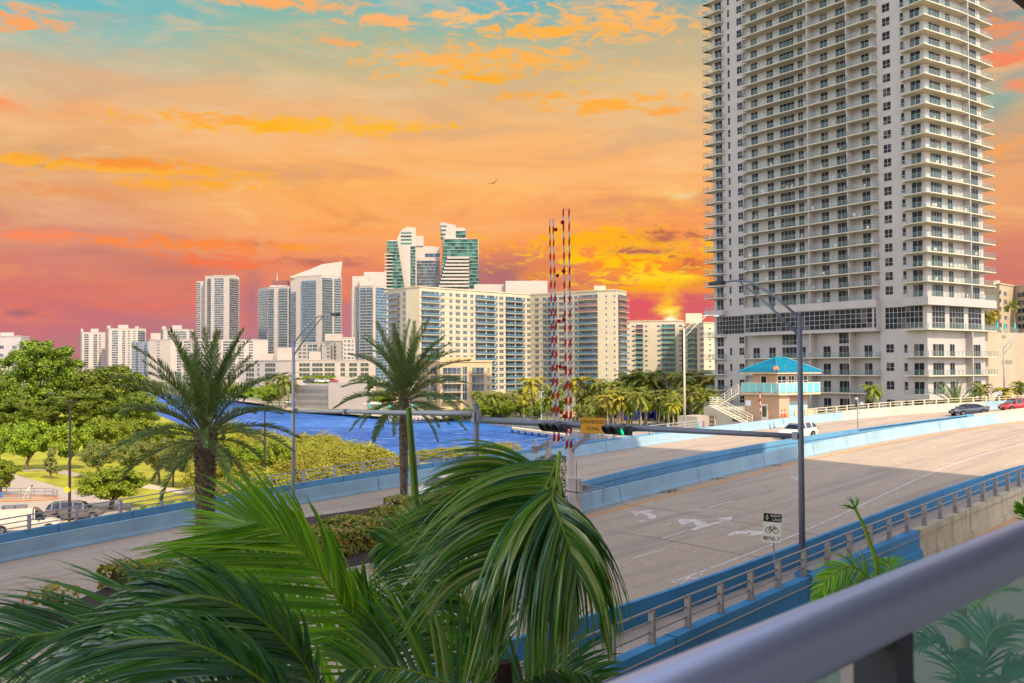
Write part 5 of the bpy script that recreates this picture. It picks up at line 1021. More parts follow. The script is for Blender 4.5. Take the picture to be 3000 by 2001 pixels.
# bike lane sign
c=onroad(2277,1742,.1); sb=at(2277,1745,42.9); SB=thing('lane_sign','white and black RIGHT LANE bicycle ONLY sign on a thin post at the footway edge','sign',(sb.x,sb.y,zroad(sb.x,sb.y)-.3)); o=Vector(SB.location)
ctr=at(2262,1547,42.9)-o; tilt=.05
bn_=Vector((-.28,-.96)).normalized(); bu=Vector((-bn_.y,bn_.x)); bu=bu if bu.x>0 else -bu; M_sw=mat('sign_white',(226,222,208),.5,.03,2); U_=Vector((bu.x,bu.y,0)); N_=Vector((bn_.x,bn_.y,0))
g=MB(); g.tube([(0,0,-.4),(ctr.x*.5-N_.x*.02,ctr.y*.5-N_.y*.02,ctr.z*.5),(ctr.x-N_.x*.03,ctr.y-N_.y*.03,ctr.z+.1)],.03,8); g.obj('post',M_galv,SB)
def rot(a,b_): return ctr+U_*(a*math.cos(tilt)+b_*math.sin(tilt))+Vector((0,0,1))*(b_*math.cos(tilt)-a*math.sin(tilt))
def plate(pts,d,mt,name,th=.008):
    g=MB(); q=[rot(*p)+N_*d for p in pts]; n=len(q); g.v+=[tuple(p) for p in q]+[tuple(p-N_*th) for p in q]; g.f+= [tuple(range(n)),tuple(n+i for i in reversed(range(n)))]+[(i,n+i,n+(i+1)%n,(i+1)%n) for i in range(n)]; g.mi+=[0]*(n+2); return g.obj(name,mt,SB)
plate([(-.375,-.62),(.375,-.62),(.375,.62),(-.375,.62)],0,M_sw,'board',.012); plate([(-.375,.26),(.375,.26),(.375,.62),(-.375,.62)],.006,M_bk,'header')
plate([(-.28,.44),(-.225,.31),(-.17,.44),(-.225,.57)],.012,M_sw,'diamond'); plate([(-.255,.44),(-.225,.36),(-.195,.44),(-.225,.52)],.018,M_bk,'diamond')
Tm=lambda a,b_: (lambda p:Matrix.Translation(p)@Matrix.Rotation(-tilt if False else 0,4,'Y')@panelM((0,0,0),bu,bn_)@Matrix.Rotation(-tilt,4,'Z'))(rot(a,b_)+N_*.012)
textmesh(SB,'RIGHT',.155,M_sw,Tm(.13,.52),.002,.86,off=.0); textmesh(SB,'LANE',.155,M_sw,Tm(.17,.36),.002,.86,off=.0); textmesh(SB,'ONLY',.25,M_bk,Tm(.0,-.45),.002,1.0,off=.0)
g=MB()
def ring(cx,cy,r_,w_=.012,n=20):
    for i in range(n):
        a,b_=2*math.pi*i/n,2*math.pi*(i+1)/n; g.quad(*[tuple(rot(cx+rr*math.cos(t_),cy+rr*math.sin(t_))+N_*.012) for rr,t_ in ((r_-w_,a),(r_+w_,a),(r_+w_,b_),(r_-w_,b_))])
def bar(a,b_,w_=.01):
    a,b_=Vector(a),Vector(b_); d=(b_-a).normalized(); s_=Vector((-d.y,d.x))*w_; g.quad(*[tuple(rot(*p)+N_*.0125) for p in (a-s_,b_-s_,b_+s_,a+s_)])
ring(-.15,-.1,.115); ring(.15,-.1,.115); 
for a,b_ in (((-.15,-.1),(-.07,.07)),((-.15,-.1),(-.02,-.1)),((-.02,-.1),(-.08,.07)),((-.07,.04),(.1,.06)),((-.02,-.1),(.1,.05)),((.15,-.1),(.09,.11)),((.09,.11),(.04,.12)),((-.11,.08),(-.05,.08))): bar(a,b_)
ring(-.02,-.1,.022,.01,10); g.obj('bicycle_symbol',M_bk,SB)
g=MB(); ring(-.285,-.45,.045,.03,10); g.obj('sticker',mat('sticker_pink',(150,120,116),.6,.3,20),SB)
# ---------------------------------------------------------------- raised drawbridge gates
M_red=mat('gate_red',(176,24,18),.5,.1,3); M_gw=mat('gate_white',(196,192,196),.5,.1,3); M_gh=mat('gate_housing',(202,192,186),.7,.1,1.5,dirt=((150,136,124),.5,(2,2,.5)))
def gate(pxs_top,pxs_bot,ytop,ybot,Y,lamps,label,beam,hx):
    c=at((pxs_bot[0]+pxs_bot[1])/2,ybot,Y); bz=zroad(c.x,c.y)+.16; t_=thing('barrier_gate',label,'gate',(c.x,c.y,bz)); o=Vector((c.x,c.y,bz)); 
    for xt,xb in zip(pxs_top,pxs_bot):
        A=at(xb,ybot,Y)-o; B=at(xt,ytop,Y)-o; g=MB(); n=int((B-A).length/.45)
        for i in range(n):
            g.cur=i%2; p,q=A.lerp(B,i/n),A.lerp(B,(i+1)/n); rr=.085-.04*i/n; w_=(B-A).normalized()*.1; ax=Vector((1,0,0)); 
            v=[p+Vector((-rr,-.03,0))-w_,p+Vector((rr,-.03,0))+w_,p+Vector((rr,.03,0))+w_,p+Vector((-rr,.03,0))-w_,q+Vector((-rr,-.03,0))-w_,q+Vector((rr,-.03,0))+w_,q+Vector((rr,.03,0))+w_,q+Vector((-rr,.03,0))-w_]; g.hexa(v)
        g.obj('gate_arm',[M_red,M_gw],t_)
    g=MB(); A0,A1=at(pxs_bot[0],ybot,Y)-o,at(pxs_bot[1],ybot,Y)-o; B0,B1=at(pxs_top[0],ytop,Y)-o,at(pxs_top[1],ytop,Y)-o
    for k_ in (.08,.2,.33,.45,.6,.74,.87,.998): g.tube([tuple(A0.lerp(B0,k_)),tuple(A1.lerp(B1,k_))],.022,5)
    g.obj('crossbar',M_gw,t_)
    for lx,ly in lamps:
        p=at(lx,ly,Y-.05)-o; g=MB(); g.tube([tuple(p+Vector((0,-.06,0))),tuple(p+Vector((0,.1,0)))],[.13,.1],12); g.obj('lamp',mat('gate_lamp_red',(150,10,12),.35,0),t_)
    h=A0.z; g=MB(); g.obox((hx,.1),(1,0),.42,.4,-.1,h*.52); g.obox((hx,.1),(1,0),.47,.45,h*.52,h*.55); g.obox((hx-.2,.1),(1,0),.17,.17,h*.55,h); g.obox(((A0.x+A1.x)/2,.1),(1,0),.34,.13,h-.12,h+.12); g.obj('housing',M_gh,t_)
    g=MB(); p=Vector((hx-.2,-.12,h*.98)); q=p+Vector((beam[0],-.02,beam[1])); sd_=Vector((0,.09,0)); hh=Vector((0,0,.16)); g.hexa([p-sd_-hh,q-sd_-hh,q+sd_-hh,p+sd_-hh,p-sd_+hh,q-sd_+hh,q+sd_+hh,p+sd_+hh]); g.box(q.x-.2,q.x+.2,q.y-.25,q.y+.25,q.z-.2,q.z+.28); g.obj('counterweight',mat('counterweight_grey',(150,146,148),.6,.12,2),t_)
    g=MB(); g.tube([(hx+.3,-.35,h*.5),(hx+.32,-.38,h*.3),(hx+.2,-.4,h*.12),(hx+.1,-.36,h*.3),(hx+.08,-.3,h*.8)],.018,5); g.obj('cable',M_dark,t_)
gate((1650,1667),(1661,1673),613,1312,62.,[(1648,652),(1651,795),(1652,937),(1653,1077),(1653,1219)],'raised red and white drawbridge gate, taller one on the right',(.95,.75),.35)
gate((1610,1620),(1624,1637),642,1292,65.5,[(1628,673),(1633,808),(1637,941),(1641,1074),(1645,1208)],'raised red and white drawbridge gate, shorter one on the left',(-.9,-.5),-.35)
q=onroad(1690,1475,.1); R3=thing('handrail','low grey pipe handrail between the gate housing and the median barriers','handrail',tuple(q))
def pipe(pts,r_,name,mt,par): g=MB(); g.tube([tuple(p) for p in pts],r_,6); return g.obj(name,mt,par)
A,B,Cc=at(1692,1420,63)-q,at(1767,1428,60.5)-q,at(1700,1444,59)-q
pipe([A,B],.03,'rail',M_galv,R3); pipe([B,Cc],.03,'rail',M_galv,R3); pipe([Cc,Cc+Vector((-.9,-.2,.15))],.03,'rail',M_dark,R3)
for k_ in (0,.5,1): p=A.lerp(B,k_); pipe([p,p-Vector((0,0,.95))],.025,'post',M_galv,R3); p=B.lerp(Cc,k_); pipe([p,p-Vector((0,0,.95))],.025,'post',M_galv,R3)
q=onroad(1712,1462,.1); g=MB(); g.obox((q.x,q.y),pu,.3,.25,q.z,q.z+.9); g.obox((q.x,q.y),pu,.33,.28,q.z+.9,q.z+.95); tag(g.obj('control_cabinet',mat('cabinet_grey',(130,128,130),.5,.1)),'small grey control cabinet at the foot of the taller gate','cabinet')
# ---------------------------------------------------------------- bridge tender house
CY=122.; c0=Vector(at(2283,1215,CY)[:2]); uR=Vector((.8,.6)); uL=Vector((-.6,.8)); zb=zroad(c0.x,c0.y)-.3
TH=thing('tender_house','two storey beige bridge tender house with a turquoise hipped roof and glass balcony','house',(0,0,0)); M_th=mat('tender_stucco',(190,154,128),.85,.06,.5,dirt=((166,128,102),.4,(.6,.6,.2)))
def zat(px,py,P): return at(px,py,P.y).z
zf=zat(2283,1152,c0); ze=zat(2283,1095,c0); za=at(2299,1050,126).z
lf=[c0,c0+uR*2.0,c0+uR*2.0+uL*1.0,c0+uR*7.0+uL*1.0,c0+uR*7.0+uL*5.4,c0+uL*5.4]
g=MB(); g.prism([tuple(p) for p in lf],zb,zf-.25); g.obj('lower_wall',M_th,TH)
ub=c0+uR*.2+uL*.6; uf=[ub,ub+uR*6.4,ub+uR*6.4+uL*3.6,ub+uL*3.6]; g=MB(); g.prism([tuple(p) for p in uf],zf,ze+.1); g.obj('upper_wall',M_th,TH)
bl_=[c0-uR*.6-uL*.5,c0+uR*7.6-uL*.5,c0+uR*7.6+uL*5.4,c0-uR*.6+uL*5.4]; g=MB(); g.prism([tuple(p) for p in bl_],zf-.25,zf); g.obj('balcony_slab',mat('tender_trim',(196,176,154),.8,.05),TH)
g=MB()
for p,q in ((bl_[0],bl_[1]),(bl_[3],bl_[0]),(bl_[1],bl_[2])): e=Face(p,q); rail_run(e,.05,e.L-.05,zf,-.06 if e.n.dot((p+q)/2-(c0+uR*3.5+uL*2.5))>0 else .06,1.25,1.25,g)
g.obj('glass_railing',[mat('white_rail',(236,226,208),.6,0),M_bgl['cyan']],TH)
ov=1.15; e4=[ub-uR*ov-uL*ov,ub+uR*(6.4+ov)-uL*ov,ub+uR*(6.4+ov)+uL*(3.6+ov),ub-uR*ov+uL*(3.6+ov)]; g=MB(); g.prism([tuple(p) for p in e4],ze,ze+.2); g.obj('eave',mat('eave_cream',(206,190,170),.8,0),TH)
M_rt=mat('turquoise_tiles',(10,128,158),.45,.12,1.2,island=.12); r1=ub+uR*2.2+uL*1.8; r2=ub+uR*4.2+uL*1.8; g=MB(); E3=[Vector((p.x,p.y,ze+.2)) for p in [e4[0]-uR*.1-uL*.1,e4[1]+uR*.1-uL*.1,e4[2]+uR*.1+uL*.1,e4[3]-uR*.1+uL*.1]]; T1,T2=Vector((r1.x,r1.y,za)),Vector((r2.x,r2.y,za))
for (a,b_,c_,d) in ((E3[0],E3[1],T2,T1),(E3[1],E3[2],T2,T2),(E3[2],E3[3],T1,T2),(E3[3],E3[0],T1,T1)):   # courses of tiles, each lapping the one below
    nr=12; nn=(b_-a).cross(d-a).normalized(); nn=nn if nn.z>0 else -nn
    for i in range(nr):
        u0,u1=i/nr,(i+1)/nr; g.quad(a.lerp(d,u0)+nn*.09,b_.lerp(c_,u0)+nn*.09,b_.lerp(c_,u1)+nn*.02,a.lerp(d,u1)+nn*.02); g.quad(a.lerp(d,u0),b_.lerp(c_,u0),b_.lerp(c_,u0)+nn*.09,a.lerp(d,u0)+nn*.09)
for a,d in ((E3[0],T1),(E3[1],T2),(E3[2],T2),(E3[3],T1),(T1,T2)): g.tube([tuple(a+Vector((0,0,.09))),tuple(d+Vector((0,0,.09)))],.11,6)
g.obj('roof',M_rt,TH)
g=MB(); p=at(2272,1081,121.8); g.tube([tuple(p),tuple(p+Vector((.05,-.2,.03)))],[.32,.36],12); g.obj('horn',mat('horn_orange',(230,110,40),.5,0),TH); g=MB(); g.tube([tuple(p+Vector((0,-.01,-.0))),tuple(p+Vector((0,.3,-.7)))],.05,6); g.obj('bracket',M_alum,TH)
p=at(2301,1094,122); g=MB(); g.tube([tuple(p),tuple(p+Vector((0,0,1.1)))],.03,5); g.obj('antenna',M_alum,TH)
fR=Face(ub,ub+uR*6.4); fL=Face(ub,ub+uL*3.6); fR.n=Vector((.6,-.8)); fL.n=Vector((-.8,-.6))
for x0,x1,c_ in ((.25,1.9,2),(2.4,3.5,2),(4.0,5.0,1),(5.3,6.2,1)): window(fR,x0,x1,zf+1.0,ze-.25,0,c_,2,.09,.45).obj('window',[mat('white_frame',(236,228,214),.6,0),M_win],TH)
window(fL,1.4,2.3,zf+.1,zf+2.1,0,1,1,.07).obj('window',[MATS['white_frame'],M_win],TH)
f=Face(lf[2],lf[3]); f.n=Vector((.6,-.8)); 
for x0,x1 in ((.6,2.7),(3.1,4.6)): window(f,x0,x1,zb+.9,zf-1.2,0,5,6,.05).obj('glass_block_window',[MATS['white_frame'],mat('glass_block',(110,190,210),.3,.1)],TH)
f=Face(c0,c0+uL*5.4); f.n=Vector((-.8,-.6)); g=MB(); f.box(g,.9,2.9,zb,zb+2.9,.005,.02); g.obj('door_recess',mat('recess_stucco',(196,150,120),.85,.05),TH)  # flat panel in a slightly warmer tone than the wall stucco
g=MB(); f.box(g,1.7,2.7,zb,zb+2.5,.02,.08); d_=g.obj('door',mat('door_white',(226,214,196),.6,.05),TH); g=MB(); f.box(g,1.88,2.52,zb+.95,zb+2.3,.08,.1); g.obj('pane',mat('door_glass',(70,80,60),.2,.1),d_)
# stair from the balcony: up flight, landing, down flight
ST=MB(); sA=c0+uL*5.5-uR*.6; sB=sA+uL*2.9+Vector((-.4,.0)); zl=zf-1.75
def flight(g,p,q,z0,z1,w_=.95,n=9):
    d=(q-p); 
    for i in range(n): c_=p+d*((i+.5)/n); z=z0+(z1-z0)*(i+.5)/n; g.obox(tuple(c_),tuple(d),d.length/n*.55,w_/2,z-.04,z)
    dn=d.normalized(); s_=Vector((-dn.y,dn.x))
    for sd_ in (-1,1):
        a,b_=p+s_*w_/2*sd_,q+s_*w_/2*sd_; g.tube([(a.x,a.y,z0-.1),(b_.x,b_.y,z1-.1)],.07,6)
        for hh in (.35,.7,1.05): g.tube([(a.x,a.y,z0+hh),(b_.x,b_.y,z1+hh)],.035,5)
        for k_ in (0,.33,.66,1): c_=a.lerp(b_,k_); z=z0+(z1-z0)*k_; g.tube([(c_.x,c_.y,z-.1),(c_.x,c_.y,z+1.05)],.035,5)
flight(ST,sA,sB,zf,zl); 
for k_ in range(5):
    c_=sB+uL*.6
    ST.tube([(c_.x-.9,c_.y,zl+.02+k_*.26),(c_.x+.9,c_.y,zl+.02+k_*.26)],.035,5)
ST.obox(tuple(sB+uL*.6),tuple(uL),.7,.9,zl-.08,zl); flight(ST,sB-uR*1.05,sB-uR*.9-uL*5.6,zl,zb+.1,.95,12); ST.obj('staircase',MATS['white_rail'],TH)
# small neighbours of the tender house
q=at(2070,1232,128); g=MB(); UB=thing('utility_building','small white flat roofed utility building behind the far railing, left of the stairs','building',(0,0,0)); e=Face(at(2041,1076,126)[:2],at(2097,1076,129)[:2]); g.prism([e.pt(0,0)[:2],e.pt(e.L,0)[:2],e.pt(e.L,0,-3)[:2],e.pt(0,0,-3)[:2]],0,at(2060,1219,127).z); g.obj('wall',M_wh2,UB)
g=MB(); e.box(g,1.2,1.55,at(2060,1250,127).z,at(2060,1233,127).z,.01,.04); g.obj('purple_sign',mat('purple_panel',(130,104,190),.6,.05),UB); g=MB(); e.box(g,.02,.35,at(2060,1252,127).z,at(2060,1236,127).z,.01,.04); g.obj('teal_sign',mat('teal_panel',(60,180,170),.6,.05),UB)
TR=thing('terrace_building','low cream terrace with glass railing and garage windows at the foot of the tower','building',(0,0,0)); e=Face(at(2060,1076,196)[:2],at(2186,1076,178)[:2]); zt_=at(2060,1192,196).z; g=MB(); g.prism([e.pt(0,0)[:2],e.pt(e.L,0)[:2],e.pt(e.L,0,-14)[:2],e.pt(0,0,-14)[:2]],0,zt_); g.obj('wall',M_crm,TR); rail_run(e,.1,e.L-.1,zt_,-.1,1.05,1.3).obj('glass_railing',RM,TR)
for x0,x1 in ((2141,2158),(2161,2180)): window(e,e.a(x0)[0],e.a(x1)[0],at(2150,1238,180).z,at(2150,1224,180).z,0,1,1,.1).obj('window',[M_frame,mat('garage_dark',(60,58,54),.8,.1)],TR)
def cone(px,py,label,Y):
    p=at(px,py,Y); t_=thing('traffic_cone',label,'traffic cone',tuple(p)); g=MB(); g.tube([(0,0,0),(0,0,.9)],[.2,.05],10); g.obj('cone',mat('cone_orange',(240,96,30),.5,.05),t_); g=MB(); g.tube([(0,0,.42),(0,0,.6)],[.135,.105],10); g.obj('band',M_gw,t_); g=MB(); g.box(-.25,.25,-.25,.25,-.03,.02); g.obj('base',M_rubber,t_)
pq=onroad(66,1806); cone(2291,1222,'left one of two traffic cones beside the tender house',113.6); cone(2300,1221,'right one of two traffic cones beside the tender house',114.2)
t_=thing('traffic_cone','orange traffic cone on the road behind the lowest left frond','traffic cone',tuple(pq)); g=MB(); g.tube([(0,0,0),(0,0,.75)],[.19,.04],12); g.obj('cone',MATS['cone_orange'],t_); g=MB(); g.tube([(0,0,.35),(0,0,.5)],[.125,.09],12); g.obj('band',M_gw,t_); g=MB(); g.box(-.23,.23,-.23,.23,.0,.03); g.obj('base',M_rubber,t_)
# pole with cameras on the median
i_=i_l(MEDA,2508); p=MEDA[i_]+Vector((.1,-.05)); zz=zroad(*p)+.2; t_=thing('camera_pole','thin grey pole with small cameras and beacons standing on the median barrier','pole',(p.x,p.y,zz)); h=at(2503,1162,p.y).z-zz
pipe([(0,0,0),(0,0,h)],.055,'pole',M_galv,t_); 
for zz_,sx_ in ((h*.84,.38),(h*.6,.3),(h*.95,-.12)): g=MB(); g.box(0,sx_,-.02,.02,zz_-.02,zz_+.02); g.box(sx_-.13,sx_+.13,-.16,.1,zz_-.07,zz_+.09); g.obj('camera',M_gw,t_)
g=MB(); g.box(-.22,-.06,-.1,.1,h*.74,h*.86); g.obj('beacon',M_dark,t_)
def smallgate(px,yb,yt,Y,label):
    a=at(px,yb,Y); b_=at(px-3,yt,Y)-a; t_=thing('barrier_gate',label,'gate',tuple(a)); g=MB(); n=7
    for i in range(n): g.cur=i%2; p,q=b_*(i/n),b_*((i+1)/n); g.tube([tuple(p),tuple(q)],.07,6,True)
    g.obj('gate_arm',[M_red,M_gw],t_); g=MB(); p=b_*.6+Vector((-.18,-.05,0)); g.tube([tuple(p),tuple(p+Vector((0,.1,0)))],.13,10); g.obj('lamp',MATS['gate_lamp_red'],t_)
smallgate(2229,1215,1146,117,'small raised red and white gate in front of the tender house door'); smallgate(2899,1180,1130,146,'small raised red and white gate at the crest, beside the drooping palm')
def postsign(px,yb,yt,Y,w_,h_,label,mt,name='sign'):
    a=at(px,yb,Y); b_=at(px,yt,Y); t_=thing(name,label,'sign',tuple(a)); pipe([(0,0,0),(0,0,b_.z-a.z)],.03,'post',M_galv,t_); g=MB(); g.box(-w_/2,w_/2,-.05,-.03,b_.z-a.z-h_,b_.z-a.z); g.obj('board',mt,t_)
postsign(2192,1213,1173,119,.62,.65,'grey backed road sign by the foot of the tender house stairs',mat('sign_back',(150,156,176),.5,.1)); postsign(2931,1180,1146,146,.5,.55,'grey twin panel sign in front of the cream podium',MATS['sign_back'])
# park lamps
def parklamp(px,yb,yt,name_,label,tw=.45,mt=None,z=0.,r_=.085,group=None,hc=None):
    b_=onz(px,yb,z); h=at(px,yt,b_.y).z-z; t_=thing('park_lamp',label,'lamp post',tuple(b_),0,group); mt=mt or M_dark; g=MB(); g.tube([(0,0,0),(0,0,h)],[r_*1.2,r_*.8],8); g.obj('pole',mt,t_)
    g=MB(); g.box(-tw,tw,-.03,.03,h-.05,h+.03); g.obj('arm',mt,t_)
    for s_ in (-1,1): g=MB(); g.box(s_*tw-.3,s_*tw+.3,-.17,.17,h,h+.1); g.obj('lamp_head',hc or mt,t_)
    return t_
parklamp(203,1552,1178,'','black twin headed lamp post rising beside the parked wagon',.3,None,0,.12); g=MB(); b_=onz(203,1552); g.tube([tuple(b_),tuple(b_+Vector((0,0,.75)))],.42,14); tag(g.obj('bollard_base',mat('safety_yellow',(236,190,20),.6,.06)),'yellow round concrete base around the black twin headed lamp post','base')
g=MB(); p=at(197,1435,onz(203,1552).y-.12); g.tube([tuple(p),tuple(p+Vector((0,.03,0)))],.27,16); tag(g.obj('round_sign',MATS['safety_yellow']),'yellow round notice board on the black lamp post','sign')
parklamp(775,1470,1199,'','black T headed lamp post on the lawn right of the big date palm',.35,None,0,.11)
WL='white double headed lamp posts on the canal promenade'
parklamp(1586,1240,1148,'','white lamp post on the promenade, left of the raised gates',.45,M_gw,0,.1,None,M_gw); parklamp(1796,1248,1158,'','white lamp post beside the pool in front of the palm grove',.45,M_gw,0,.1,None,M_gw)
q=onz(113,1545); g=MB(); g.tube([tuple(q),tuple(q+Vector((0,0,.8)))],[.1,.09],8); tag(g.obj('fire_hydrant',MATS['safety_yellow']),'yellow bollard beside the front wheel of the white van','bollard')
# ================================================================ VEHICLES
M_tyre=M_rubber; M_rim=mat('alloy_rim',(150,150,152),.35,.05,3,metal=.6); M_cg=mat('car_glass',(26,34,46),.06,.0,spec=.8); M_hl=mat('headlight_glass',(226,226,224),.15,0); M_tl=mat('tail_light',(150,16,14),.3,0)
def car(name,label,kind,paint,loc,rz,cat='car',group=None):
    """x forward; ring stations lofted into one body shell"""
    t_=thing(name,label,cat,loc,rz,group)
    S={'suv':(4.5,1.86,[(-2.25,.5,.75,.78,.86,.8),(-2.18,.34,1.02,1.06,.9,.78),(-1.98,.3,1.06,1.38,.92,.70),(-1.62,.28,1.06,1.58,.93,.68),(-1.0,.27,1.04,1.64,.93,.68),(0.,.27,1.02,1.65,.93,.68),(.5,.27,1.01,1.58,.93,.66),(.78,.27,1.0,1.44,.93,.68),(1.22,.27,1.0,1.04,.92,.82),(1.75,.28,.94,.97,.9,.74),(2.1,.34,.82,.86,.84,.62),(2.25,.42,.66,.68,.72,.5)]),
       'sedan':(4.8,1.84,[(-2.4,.5,.78,.8,.82,.74),(-2.3,.32,.98,1.02,.88,.76),(-1.75,.26,1.0,1.08,.92,.72),(-1.2,.25,.98,1.32,.92,.64),(-.6,.25,.96,1.43,.92,.62),(.1,.25,.94,1.44,.92,.62),(.55,.25,.93,1.36,.92,.63),(.9,.25,.92,1.18,.92,.7),(1.25,.25,.91,.95,.91,.8),(1.8,.27,.86,.89,.9,.72),(2.25,.32,.76,.79,.84,.6),(2.4,.4,.6,.62,.7,.5)]),
       'van':(5.6,2.0,[(-2.8,.5,1.1,1.9,.94,.86),(-2.74,.4,1.15,2.1,.98,.9),(-2.0,.36,1.15,2.16,1.,.92),(-.5,.36,1.15,2.18,1.,.92),(.6,.36,1.15,2.16,1.,.9),(.95,.36,1.15,2.02,1.,.88),(1.25,.36,1.14,1.72,.99,.88),(1.6,.36,1.12,1.22,.98,.88),(2.2,.38,1.04,1.08,.95,.8),(2.62,.42,.9,.94,.9,.7),(2.8,.5,.66,.7,.8,.6)]),
       'wagon':(5.1,1.98,[(-2.55,.5,.8,.84,.88,.82),(-2.48,.36,1.1,1.16,.95,.84),(-2.3,.32,1.14,1.5,.98,.76),(-2.0,.3,1.12,1.68,.99,.74),(-1.0,.3,1.1,1.76,.99,.74),(.2,.3,1.06,1.74,.99,.72),(.7,.3,1.05,1.62,.99,.72),(1.0,.3,1.04,1.4,.98,.76),(1.4,.3,1.03,1.08,.97,.84),(2.0,.32,.96,1.0,.94,.76),(2.4,.38,.82,.86,.88,.64),(2.55,.46,.66,.68,.76,.5)])}[kind]
    Lc,Wc_,st=S; g=MB(); N=10
    for (x,zl_,zb_,zr_,wb,wr) in st:
        zm=zl_+(zb_-zl_)*.55; ring_=[(-wb*.9,zl_),(-wb*1.0,zm),(-wb*.97,zb_),(-wr,zr_-.04*min(1,(zr_-zb_)*3)),(-wr*.8,zr_),(wr*.8,zr_),(wr,zr_-.04*min(1,(zr_-zb_)*3)),(wb*.97,zb_),(wb,zm),(wb*.9,zl_)]
        g.v+=[(x,y,z) for y,z in ring_]
    for i in range(len(st)-1):
        for j in range(N):
            k2=(j+1)%N; a=st[i]; b_=st[i+1]; hgt=max(a[3]-a[2],b_[3]-b_[2])
            glass=(j in (2,6) and hgt>.25 and min(a[3]-a[2],b_[3]-b_[2])>.02) or (j in (3,4,5) and abs(a[3]-b_[3])>.13 and max(a[3],b_[3])>st[5][3]*.8 and hgt>.3)
            g.f.append((i*N+j,(i+1)*N+j,(i+1)*N+k2,i*N+k2)); g.mi.append(1 if glass and not (kind=='van' and a[0]<.3) else 0)
    g.f+=[tuple(range(N)),tuple((len(st)-1)*N+j for j in reversed(range(N)))]; g.mi+=[0,0]
    g.obj('body',[paint,M_cg],t_)
    g=MB()
    for s_ in (-1,1):
        for xp in {'suv':(.62,-.25,-1.25),'sedan':(.7,-.1,-1.0),'van':(.75,),'wagon':(.8,-.1,-1.2,-1.95)}[kind]:
            a=min(st,key=lambda q:abs(q[0]-xp)); g.hexa([(xp-.05,s_*(a[4]*.985),a[2]-.02),(xp+.05,s_*(a[4]*.985),a[2]-.02),(xp+.05,s_*(a[4]*.97),a[2]-.02),(xp-.05,s_*(a[4]*.97),a[2]-.02),(xp-.05,s_*(a[5]*1.01+.01),a[3]-.05),(xp+.05,s_*(a[5]*1.01+.01),a[3]-.05),(xp+.05,s_*a[5]*.98,a[3]-.05),(xp-.05,s_*a[5]*.98,a[3]-.05)])
    g.obj('pillar',paint if kind!='sedan' else M_black,t_)
    wr_=.35 if kind!='van' else .38; xa=Lc/2-.88; xb_=-(Lc/2-.95)
    for x in (xa,xb_):
        for s_ in (-1,1):
            y=s_*(Wc_/2-.1); g=MB(); g.tube([(x,y-.11,wr_),(x,y+.11,wr_)],wr_,20); w_=g.obj('wheel',M_tyre,t_); g=MB(); yo=y+s_*.115
            g.poly([(x+math.cos(2*math.pi*k_/16)*wr_*.66,yo,wr_+math.sin(2*math.pi*k_/16)*wr_*.66) for k_ in range(16)]); 
            g.obj('rim',mat('rim_dark',(52,52,54),.5,0),w_); g=MB()
            for k_ in range(5):
                a=2*math.pi*k_/5; d=Vector((math.cos(a),0,math.sin(a))); q_=Vector((-d.z,0,d.x))*.035; c_=Vector((x,yo+s_*.012,wr_)); g.quad(c_-q_,c_+d*wr_*.64-q_,c_+d*wr_*.64+q_,c_+q_)
            g.obj('spokes',M_rim,w_)
            g=MB(); seg=12; yo=s_*(Wc_/2+.004)
            for k_ in range(seg): a,b_=math.pi*k_/seg,math.pi*(k_+1)/seg; R0_,R1_=wr_*1.02,wr_*1.2; g.quad((x+math.cos(a)*R0_,yo,wr_+math.sin(a)*R0_),(x+math.cos(b_)*R0_,yo,wr_+math.sin(b_)*R0_),(x+math.cos(b_)*R1_,yo,wr_+math.sin(b_)*R1_),(x+math.cos(a)*R1_,yo,wr_+math.sin(a)*R1_))
            g.obj('wheel_arch',M_black if kind!='van' else M_dark,t_)
    hz=.72 if kind!='van' else .86
    for s_ in (-1,1):
        g=MB(); x1=Lc/2; g.hexa([(x1-.5,s_*.74,hz-.02),(x1-.14,s_*.64,hz-.06),(x1-.04,s_*.36,hz-.05),(x1-.2,s_*.4,hz),(x1-.5,s_*.86,hz+.12),(x1-.16,s_*.76,hz+.08),(x1-.05,s_*.42,hz+.07),(x1-.2,s_*.42,hz+.1)]); g.obj('headlight',M_hl,t_)
        g=MB(); g.box(-x1-.01,-x1+.25,s_*.86-.1,s_*.86+.06,.85 if kind!='van' else 1.1,1.0 if kind!='van' else 1.6); g.obj('tail_light',M_tl,t_)
        g=MB(); mx=.95 if kind in('suv','sedan') else 1.15; g.box(mx-.08,mx+.08,s_*(Wc_/2+.12)-.09,s_*(Wc_/2+.12)+.09,.98 if kind!='van' else 1.2,1.13 if kind!='van' else 1.42); g.obj('mirror',paint if kind!='van' else M_dark,t_)
    g=MB(); g.box(Lc/2-.12,Lc/2+.01,-.5,.5,.42,.62); g.obj('grille',M_black,t_); g=MB(); g.box(Lc/2-.03,Lc/2+.02,-.15,.15,.48,.58) ; g.obj('number_plate',M_gw,t_)
    return t_
def paint(name,c,r=.25,mt_=.0):
    M=mat(name,c,r,.0,1,metal=mt_,spec=.6); M.node_tree.nodes['Principled BSDF'].inputs['Coat Weight'].default_value=.5; return M
def road_head(px): i=i_l(FARB,px); d=(FARB[i+1]-FARB[i-1]).normalized(); return math.atan2(-d.y,-d.x)
def oncar(name,label,kind,pt_,px,py,hx,cat='car',dz=0.):
    p=onroad(px,py); o=car(name,label,kind,pt_,(p.x,p.y,p.z+.01),road_head(hx),cat); o.rotation_euler=(0,math.atan(.038),road_head(hx)); return o
oncar('compact_suv','white compact SUV on the westbound road beside the tall grey lamp','suv',paint('pearl_white',(236,222,204),.3),2338,1284,2330)
